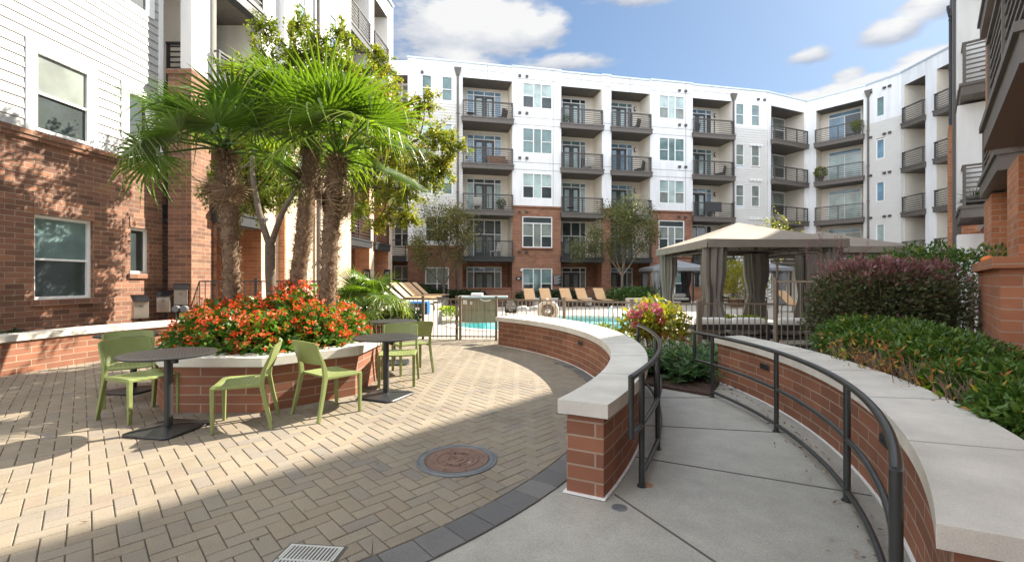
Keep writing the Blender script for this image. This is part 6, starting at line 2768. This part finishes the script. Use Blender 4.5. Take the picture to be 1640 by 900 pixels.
# --- the broad evergreen oak behind the palms: limbs that reach out to separate clumps of leaf sprays
OB = (-4.62, 8.6, .2)
t = thing('live_oak_tree', 'forked smooth trunk broadleaf tree with a wide yellow green crown behind the palms', 'tree', OB)


def pix(u, v, d):
    return Vector(((u - 820) / FPX * d, d, EYE + (450 - v) * d / FPX))


b = MB()
b.tube([(-4.62, 8.6, .2), (-4.62, 8.6, .9), (-4.66, 8.6, 1.6), (-4.66, 8.6, 2.15)], [.115, .095, .088, .09], 14, caps=False)
FORK = Vector((-4.66, 8.6, 2.1))
limbs = [[FORK, pix(413, 330, 8.7), pix(404, 250, 9.0), pix(425, 170, 9.4), pix(420, 80, 9.8)],
         [FORK, pix(452, 342, 8.6), pix(478, 290, 8.9), pix(505, 200, 9.4), pix(500, 70, 9.9)],
         [pix(478, 290, 8.9), pix(540, 225, 9.3), pix(580, 160, 9.6), pix(600, 105, 9.7)],
         [pix(478, 290, 8.9), pix(550, 285, 9.1), pix(620, 250, 9.2), pix(680, 220, 9.0), pix(725, 225, 8.8)],
         [pix(550, 285, 9.1), pix(600, 300, 9.2), pix(650, 300, 9.1), pix(690, 285, 9.0)]]
lr = [(.065, .02), (.06, .018), (.045, .014), (.045, .012), (.03, .010)]
lp = []
for L, (ra_, rb_) in zip(limbs, lr):
    q = smooth_line([tuple(p) for p in L], 6)
    n = len(q)
    b.tube(q, [ra_ + (rb_ - ra_) * k / (n - 1) for k in range(n)], 9, caps=False)
    lp += [Vector(p) for p in q[2:]]
CL = [(425, 110, 9.5, .55), (470, 85, 9.8, .55), (520, 85, 9.8, .6), (560, 115, 9.6, .6), (600, 150, 9.4, .6), (640, 190, 9.2, .55), (570, 185, 9.8, .7), (620, 235, 9.6, .6), (660, 250, 9.2, .5), (700, 215, 9.0, .4),
      (500, 140, 10.2, .7), (450, 165, 10.2, .6), (540, 235, 10.2, .7), (590, 290, 9.6, .55), (640, 310, 9.2, .5), (690, 275, 9.0, .42), (722, 232, 8.8, .26), (612, 345, 9.3, .34), (655, 345, 9.1, .26), (402, 150, 10, .5),
      (675, 165, 9.4, .3), (605, 100, 9.8, .36), (480, 40, 10, .28), (425, 45, 10, .28), (552, 55, 10, .3), (380, 110, 10.2, .4), (712, 262, 8.9, .3), (630, 275, 9.8, .5), (560, 330, 10.0, .4),
      (385, 190, 9.9, .5), (420, 235, 10.1, .55), (368, 262, 9.7, .42), (438, 292, 10.3, .5), (398, 305, 9.9, .42), (350, 215, 9.5, .4), (345, 300, 9.3, .35),
      (400, 180, 10.8, .55), (430, 150, 11.2, .55), (415, 263, 10.9, .5), (450, 240, 11.2, .55), (480, 215, 11.5, .5), (420, 320, 11.0, .45), (465, 310, 11.3, .45), (460, 160, 11.4, .5), (390, 235, 10.6, .45), (375, 330, 10.4, .4)]
g = NPR(21)
rg = random.Random(21)
PB, DB, TB = [], [], []
for (u, v, d, r) in CL:
    c = pix(u, v, d)
    a = min(lp, key=lambda p: (p - c).length)
    mid = (a + c) / 2 + Vector((rg.uniform(-.1, .1), rg.uniform(-.1, .1), rg.uniform(-.05, .12)))
    b.tube(smooth_line([tuple(a), tuple(mid), tuple(c)], 4), [.018, .017, .016, .015, .013, .012, .011, .010, .009], 6, caps=False)
    tone = rg.uniform(-.12, .12)
    for k in range(int(30 * (r / .5) ** 1.6) + 5):
        q = Vector((rg.gauss(0, 1), rg.gauss(0, 1), rg.gauss(0, .8))).normalized()
        st_p = c + q * r * rg.uniform(.05, .5)
        dv = (q + Vector((rg.gauss(0, .4), rg.gauss(0, .4), rg.gauss(0, .3)))).normalized()
        ln = r * rg.uniform(.55, 1.15)
        pts = [st_p]
        for m in range(4):
            dv = (dv + Vector((0, 0, -.10))).normalized()
            pts.append(pts[-1] + dv * ln / 4)
        b.tube(pts, [.006, .005, .004, .003, .002], 4, caps=False)
        for m in range(56):
            w = rg.random() * 4
            i0 = min(3, int(w))
            p = pts[i0].lerp(pts[i0 + 1], w - i0)
            PB.append(tuple(p + Vector((rg.gauss(0, .03), rg.gauss(0, .03), rg.gauss(0, .03)))))
            DB.append(tuple(dv * .7 + Vector((rg.gauss(0, .8), rg.gauss(0, .8), rg.gauss(0, .7)))))
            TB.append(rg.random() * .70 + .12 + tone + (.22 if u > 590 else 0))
b.build('trunk', 'bark', t, smooth=70)
n = len(PB)
Lq = g.uniform(.045, .088, n)
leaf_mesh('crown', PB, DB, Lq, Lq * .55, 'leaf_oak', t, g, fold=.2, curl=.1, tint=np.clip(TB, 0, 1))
# --- two young trees before the far block
def multi(x, y, h, k, r=.05):
    return [(x, y, 0, r), (x, y, h * .5, r * .85), (x, y, h, r * .8)]


tree('young_tree', 'small olive brown tree standing before the far block near the dark corner', (-4.15, 27.2, 0), multi(-4.15, 27.2, 2.3, 3, .075),
     [(2, (.25, .1, 1), 1.6), (2, (-.35, .1, 1), 1.6), (2, (.05, -.3, 1), 1.7), (1, (.6, .1, .9), 1.5), (1, (-.6, 0, .9), 1.4)], 3, 41, .15, 8000, 'leaf_olive', 'bark',
     clus=.27, spread=.5, up=.1, group='young trees before the far block', ratio=.68)
tree('young_tree', 'small green tree with pale forked trunk behind the pool loungers', (6.95, 28.2, 0), [(6.95, 28.2, 0, .085), (6.95, 28.2, .9, .075), (6.95, 28.2, 1.75, .07)],
     [(2, (.35, .1, 1), 1.9), (2, (-.35, .1, 1), 1.9), (2, (.1, -.2, 1), 1.9), (2, (-.75, 0, .9), 1.6), (2, (.75, 0, .9), 1.6)], 3, 44, .15, 9000, 'leaf_olive', 'bark_pale',
     clus=.26, spread=.48, up=.12, group='young trees before the far block', ratio=.68, tint=lambda g, P_, n: g.random(n) * .55)

# --- shrubs on the right
bush('purple_shrub', 'big rounded purple leaved shrub with dark green lower leaves before the tall fence', 'shrub', (5.0, 6.03), .40, .82, .55, 1.29, 13000, .068, 'leaf_purple', 61, rz=R(-20),
     power=3.2, shell=.6, tint=lambda g, P_, hh, dep, n: np.where(g.random(n) < np.clip((hh - .74) * 4.5, .05, .95), g.uniform(.55, 1, n), g.uniform(0, .5, n)), nstem=20)
g = NPR(62)
t = bpy.data.objects['purple_shrub']
n = 520
ang_ = g.uniform(0, 6.28, n)
xx, yy = np.cos(ang_) * g.random(n) ** .5, np.sin(ang_) * g.random(n) ** .5
P_ = np.stack([5.0 + xx * .66, 6.05 + yy * .42 - xx * .25, 1.57 + g.random(n) * .12], 1)
leaf_mesh('foliage', P_, np.stack([g.normal(size=n) * .35, g.normal(size=n) * .35, np.ones(n)], 1), g.uniform(.05, .12, n), .02, 'leaf_purple', t, g, tint=g.uniform(.7, 1, n))

hed = [((4.08, 5.32), .42, .52, .58, 'leftmost, in front of the purple shrub'), ((4.12, 4.75), .42, .52, .58, 'right of the leftmost, below the purple shrub'),
       ((3.78, 3.95), .42, .5, .50, 'in the middle, with yellow leaf tips'), ((3.98, 4.35), .4, .45, .55, 'beside the plinth wall'), ((3.42, 3.25), .36, .46, .42, 'nearest the camera by the stone cap'), ((3.80, 4.75), .36, .45, .48, 'left of the orange leaves'), ((2.95, 2.58), .27, .30, .42, 'the lowest one, beside the bare twigs')]
for k, (c, hx, hy, h, lab) in enumerate(hed):
    bush('hedge_shrub', 'glossy green hedge shrub behind the stone cap, ' + lab, 'shrub', (c[0] + .10, c[1] - .02), .42, hx, hy, h, 5600, .062, 'leaf_green', 70 + k, group='glossy green shrubs behind the right wall', wid=.38, power=2.6,
         shell=.55, tilt=.75, nstem=22, curl=.15)
for k, (c, lab) in enumerate((((3.44, 4.05), 'rusty orange leaved twiggy shrub poking from the green hedge by the stone cap'), ((3.10, 2.95), 'bare twiggy shrub with a few yellow leaves nearest the camera at the right'),
                              ((3.30, 3.5), 'tangle of bare brown twigs behind the cap, right of the rusty leaves'), ((3.52, 4.6), 'rusty leaved twiggy shrub behind the cap, left of the most orange one'))):
    t = thing('dry_shrub', lab, 'shrub', (*c, .42))
    stems(t, c[0], c[1], .42, .40, 70, .30, 90 + k, 'twig', .0055, 'twig')
    g = NPR(95 + k)
    n = (300, 60, 70, 120)[k]
    P_ = np.stack([c[0] + g.normal(size=n) * .17, c[1] + g.normal(size=n) * .2, .42 + g.uniform(.08, .46, n)], 1)
    leaf_mesh('foliage', P_, g.normal(size=(n, 3)) + np.array([0, 0, .6]), g.uniform(.04, .075, n), .02, 'leaf_rust', t, g)
    # a few fresh yellow rosettes at the branch ends
    for q in range(3):
        o_ = np.array([c[0] - .12 + g.uniform(-.12, .12), c[1] + g.uniform(-.2, .2), .42 + g.uniform(.16, .34)])
        leaf_mesh('leaf_rosette', np.tile(o_, (9, 1)), g.normal(size=(9, 3)) + np.array([0, 0, .7]), g.uniform(.06, .10, 9), .024, 'leaf_lime' if q else 'leaf_gold', t, g, curl=.2)
for k, (c, hx, lab) in enumerate((((7.2, 7.6), 1.0, 'clipped green hedge behind the purple shrub, beside the plinth'), ((8.1, 9.6), .9, 'clipped green hedge behind the tall fence, farther back than the one beside the plinth'))):
    bush('clipped_hedge', lab, 'hedge', c, .0, hx, .7, 1.98 - .06 * k, 8500, .075, 'leaf_green', 100 + k, wid=.42, rz=R(-45), shell=.3, power=4)
# wild reddish spikes behind the purple shrub
t = thing('red_grass', 'few tall reddish seed stalks above the purple shrub', 'ornamental grass', (5.3, 6.9, 0))
b = MB()
g = random.Random(4)
for k in range(11):
    x, y = 5.0 + g.uniform(-.5, .9), 7.0 + g.uniform(-.2, .2)
    b.tube([(x, y, .4), (x + g.uniform(-.1, .1), y, 1.4), (x + g.uniform(-.25, .35), y, 1.75 + g.uniform(0, .35))], [.006, .005, .003], 5)
b.build('stalk', 'twig', t)
n = 260
g = NPR(14)
pts = np.array(b.v)
top_ = pts[pts[:, 2] > 1.6]
P_ = top_[g.integers(0, len(top_), n)] + g.normal(size=(n, 3)) * np.array([.02, .02, .07])
leaf_mesh('seed_head', P_, g.normal(size=(n, 3)) * .5 + np.array([0, 0, 1]), .05, .012, 'leaf_purple', t, g, tint=g.uniform(.7, 1, n))

# --- between plaza wall and ramp: hydrangea, juniper, low shrub
t = bush('hydrangea', 'tall yellow and red leaved hydrangea with pink flower heads at the fence', 'shrub', (2.62, 8.25), .02, .62, .40, 1.10, 1500, .125, 'leaf_gold', 120, power=2.0, shell=.9, wid=.5, tilt=1.1, nstem=40,
         tint=lambda g, P_, hh, dep, n: np.clip(g.random(n) * .72 + np.where(hh < .45, .33, 0) * (P_[:, 0] > 2.6), 0, 1))
g = NPR(121)
for (u, v, r) in ((1030, 492, .07), (1049, 493, .075), (1012, 503, .06), (1022, 504, .05), (1060, 512, .07), (1018, 520, .055), (1056, 499, .05)):
    d_ = 7.95
    c = np.array([(u - 820) / FPX * d_, d_, EYE + (450 - v) * d_ / FPX])
    n = 90
    dd = g.normal(size=(n, 3))
    dd /= np.linalg.norm(dd, axis=1)[:, None]
    leaf_mesh('flower_head', c + dd * r * .85, dd + g.normal(size=(n, 3)) * .5, .045, .042, 'petal_pink', t, g, tint=np.full(n, .35 if u < 1058 else .95) + g.normal(size=n) * .15)
bush('low_shrub', 'low yellow green shrub behind the sunny plaza wall cap', 'shrub', (1.75, 9.35), .02, .55, .3, .52, 1500, .06, 'leaf_gold', 125, tint=lambda g, P_, hh, dep, n: g.random(n) * .55, power=2.4)
bush('low_shrub', 'small yellow green shrub low behind the wall cap, nearer the life ring', 'shrub', (.75, 10.15), .02, .4, .25, .40, 800, .06, 'leaf_gold', 126, tint=lambda g, P_, hh, dep, n: g.random(n) * .5, power=2.4)


def juniper(c, seed, rad, h, n, label):
    t = thing('juniper', label, 'juniper', (*c, .02), 0, 'spreading junipers beside the ramp')
    g = NPR(seed)
    rg = random.Random(seed)
    b = MB()
    P_, D_ = [], []
    for i in range(n):
        a = rg.uniform(0, 6.28)
        L = rad * rg.uniform(.6, 1.25)
        e = rg.uniform(.35, 1.35)
        p = Vector((c[0] + rg.uniform(-.1, .1), c[1] + rg.uniform(-.1, .1), .03))
        d = Vector((math.cos(a), math.sin(a), e))
        pts = [p.copy()]
        for k in range(6):
            p = p + d.normalized() * L / 6 * (1 + .25 * h)
            d.z -= .17
            d.x += rg.uniform(-.08, .08)
            pts.append(p.copy())
        b.tube(pts, [.008, .007, .006, .005, .004, .003, .002], 4, caps=False)
        for k in range(1, 7):
            q = pts[k]
            dirv = (pts[k] - pts[k - 1]).normalized()
            sd = Vector((-dirv.y, dirv.x, 0))
            for m in range(9):
                s_ = rg.choice((-1, 1))
                off_ = rg.random()
                P_.append(q - dirv * off_ * L / 6)
                D_.append(dirv * .75 + sd * s_ * rg.uniform(.4, 1.0) + Vector((0, 0, rg.uniform(-.1, .45))))
    b.build('stem', 'twig', t)
    P_ = np.array([tuple(p) for p in P_])
    D_ = np.array([tuple(p) for p in D_])
    leaf_mesh('foliage', P_, D_, g.uniform(.06, .13, len(P_)), .02, 'leaf_juniper', t, g, fold=.1, tint=g.random(len(P_)) * .7 + .3 * (P_[:, 2] > .3))


for k, (c, rad, h, lab) in enumerate((((2.35, 7.2), .62, .6, 'feathery green juniper left of the dark fence post'), ((2.85, 6.75), .6, .45, 'feathery green juniper against the far end of the ramp wall'), ((2.05, 7.0), .5, .4, 'feathery green juniper close behind the left handrail'),
                                      ((3.1, 7.5), .6, .5, 'feathery green juniper behind the others at the dark fence'), ((2.45, 6.45), .42, .3, 'smallest feathery green juniper at the edge of the mulch'))):
    juniper(c, 140 + k, rad, h, 46, lab)
b = MB()
g = random.Random(8)
for k in range(900):
    x, y = g.uniform(1.6, 3.5), g.uniform(5.75, 8.6)
    if (y - 5.62) * .55 < (2.5 - x) * .7:
        continue
    a, s_ = g.uniform(0, 3.14), g.uniform(.015, .045)
    dx, dy = math.cos(a) * s_, math.sin(a) * s_
    z = .034 + g.uniform(0, .012)
    b.face([(x - dx, y - dy, z), (x + dy * .3, y - dx * .3, z + g.uniform(-.006, .012)), (x + dx, y + dy, z + g.uniform(-.004, .01)), (x - dy * .3, y + dx * .3, z)])
tag(b.build('bark_mulch_litter', 'mulch'), kind='stuff')

# --- planting round the pool and by the left building
for k, (u, v0, v1, d, w, mat, lab, cat) in enumerate(((718, 496, 513, 16.4, .42, 'leaf_lime', 'lime green low plant clump on the sunny deck behind the gate', 'plant'),
                                                     (1166, 497, 514, 13.2, .48, 'leaf_lime', 'lime green plant clump behind the sofa, left of the pair', 'plant'),
                                                     (1199, 497, 514, 13.2, .48, 'leaf_lime', 'lime green plant clump behind the sofa, right of the pair', 'plant'))):
    x = (u - 820) / FPX * d
    h = (v1 - v0) * d / FPX + .05
    bush('lime_plant', lab, cat, (x, d), 0, w, .4, h * 1.1, 900, .09, 'leaf_lime', 160 + k, wid=.6, power=2.3, nstem=6, stem_mat='stem_green')
for k, (u, d, hx, h, lab) in enumerate(((902, 28.6, 1.2, .75, 'dark green shrub below the far notice board'), (858, 28.2, 1.3, .7, 'dark green shrub behind the leftmost tan lounger of the row'), (1004, 26.3, 1.2, .95, 'leafy green shrub bed behind the stone planter edge, left part'), (1030, 26.8, 1.6, 1.0, 'leafy green shrub bed behind the stone planter edge, right part'),
                                        (628, 26.6, 1.3, 1.35, 'dark evergreen shrub in the shaded corner of the far block, left one'), (655, 27.4, 1.5, 1.25, 'dark evergreen shrub in the shaded corner of the far block, right one'), (700, 27.9, 1.8, .8, 'low dark shrub under the small olive tree'), (750, 28.4, 1.2, .75, 'low dark shrub behind the outdoor kitchen'))):
    x = (u - 820) / FPX * d
    bush('garden_shrub', lab, 'shrub', (x, d), .04, hx, .6, h, 1500, .15, 'leaf_dark' if k in (0, 1, 4, 5, 6, 7) else 'leaf_ever', 180 + k, wid=.6, power=3)
b = MB()
b.prism([(5.9, 22.9), (7.5, 23.2), (7.5, 23.6), (5.9, 23.3)], 0, .55)
tag(b.build('stone_planter', 'stone_planter', org=(6.7, 23.2, 0), bevel=.02), 'low grey stone planter block behind the pool on the right', 'planter')
for k, (x, y, hx, h, lab) in enumerate(((12.0, 20.6, 1.3, 2.5, 'yellow green shrub tree seen between the cabana curtains, left'), (13.4, 21.9, 1.1, 2.3, 'yellow green shrub tree seen between the cabana curtains, right'))):
    bush('gold_shrub', lab, 'shrub', (x, y + 3.5), .0, hx, .9, h, 2600, .13, 'leaf_gold', 200 + k, power=2.5, wid=.55, tint=lambda g, P_, hh, dep, n: g.random(n) * .78)
tree('young_tree', 'pale green sapling top poking above the large cabana roof', (12.0, 20.2, 0), [(12.0, 20.2, 0, .06), (12.0, 20.2, 2.2, .05)],
     [(1, (.1, 0, 1), .9), (1, (-.3, 0, 1), .7), (1, (.3, .1, 1), .7)], 2, 47, .12, 900, 'leaf_gold', 'bark', clus=.18, tint=lambda g, P_, n: g.random(n) * .5)
for k, (c, hx, hy, h, mat, lab) in enumerate((((-8.1, 7.2), .35, .3, .30, 'leaf_dark', 'small dark plant above the long low wall at the left edge'), ((-4.7, 10.6), .8, .5, .75, 'leaf_dark', 'grey green shrub behind the palm trunks, left of the fan palm'), ((-3.9, 10.9), .7, .45, .70, 'leaf_ever', 'dense green shrub right behind the low fan palm'),
                                              ((-2.75, 11.0), .5, .3, .45, 'leaf_dark', 'low dark shrub before the terrace wall near the gate'))):
    bush('garden_shrub', lab, 'shrub', c, .3, hx, hy, h, 1700, .075, mat, 220 + k, wid=.5, power=2.8)
# potted plants on balconies
for (fr_, s_, z, lab) in ((FC, FC.s(1374), FL[4], 'bushy green potted plant on the top balcony at the bend of the far block'), (FC, FC.s(1315), FL[3], 'bushy green potted plant on the balcony one below the top at the bend'),):
    p = fr_.P(s_, .05, z)
    t = thing('potted_plant', lab, 'potted plant', p)
    b = MB()
    b.lathe([(.15, .003), (.2, .35), (.18, .36)], 16, p)
    b.build('pot', 'charcoal_metal', t)
    g = NPR(int(z * 10))
    n = 650
    d = g.normal(size=(n, 3))
    d /= np.linalg.norm(d, axis=1)[:, None]
    leaf_mesh('foliage', np.array(p) + np.array([0, 0, .75]) + d * np.array([.5, .35, .42]) * g.random(n)[:, None] ** .4, d + g.normal(size=(n, 3)) * .5, .14, .06, 'leaf_gold', t, g, tint=g.random(n) * .35)
fr_ = R6
p = fr_.P(ra(11.6), -.35, 3.335)
t = thing('potted_plant', 'spiky plant in a grey bowl on the lower right hand balcony', 'potted plant', p)
b = MB()
b.lathe([(.10, .003), (.24, .14), (.26, .20), (.2, .2)], 18, p)
b.build('pot', 'iron_grey', t, smooth=50)
g = NPR(5)
n = 60
d = g.normal(size=(n, 3)) * np.array([1, 1, .5]) + np.array([0, 0, .7])
leaf_mesh('foliage', np.tile(np.array(p) + np.array([0, 0, .18]), (n, 1)), d, g.uniform(.3, .5, n), .03, 'leaf_ever', t, g, curl=.4)
t = thing('balcony_chair', 'brown wooden folding chair on the upper right hand balcony', 'chair', fr_.P(ra(11.9), -.55, 6.40), R(-45), local=True)
b = MB()
for k in range(3):
    b.box(-.25, .25, .18, .20, .45 + .16 * k, .55 + .16 * k)
b.build('backrest', 'wood_brown', t)
b = MB()
b.box(-.25, .25, -.25, .17, .40, .44)
b.build('seat', 'wood_brown', t)
for x in (-.24, .24):
    b = MB()
    b.bar((x, -.22, 0), (x, .19, .92), .03, .03)
    b.build('leg', 'wood_brown', t)

# a scatter of dry fallen leaves along the foot of the walls and in the ramp corners
g = NPR(500)
n = 150
wa = g.uniform(-38, 6, n)
wr = 5.98 - np.abs(g.normal(size=n)) * .16
P1 = np.stack([-3.07 + wr * np.cos(np.radians(wa)), 5.55 + wr * np.sin(np.radians(wa)), np.full(n, .004)], 1)
P2 = np.stack([g.uniform(-7.4, 1.4, 90), g.uniform(2.4, 9.5, 90), np.full(90, .012)], 1)
P_ = np.concatenate([P1, P2])
keep = np.array([not (abs(p[0] - PLC[0]) < 1.45 and abs(p[1] - PLC[1]) < 1.45) for p in P_])
P_ = P_[keep]
n = len(P_)
D_ = np.stack([g.normal(size=n), g.normal(size=n), g.uniform(0, .25, n)], 1)
tag(leaf_mesh('fallen_leaves', P_, D_, g.uniform(.02, .045, n), g.uniform(.010, .02, n), 'fibre', None, g, fold=.3, curl=-.2), kind='stuff')
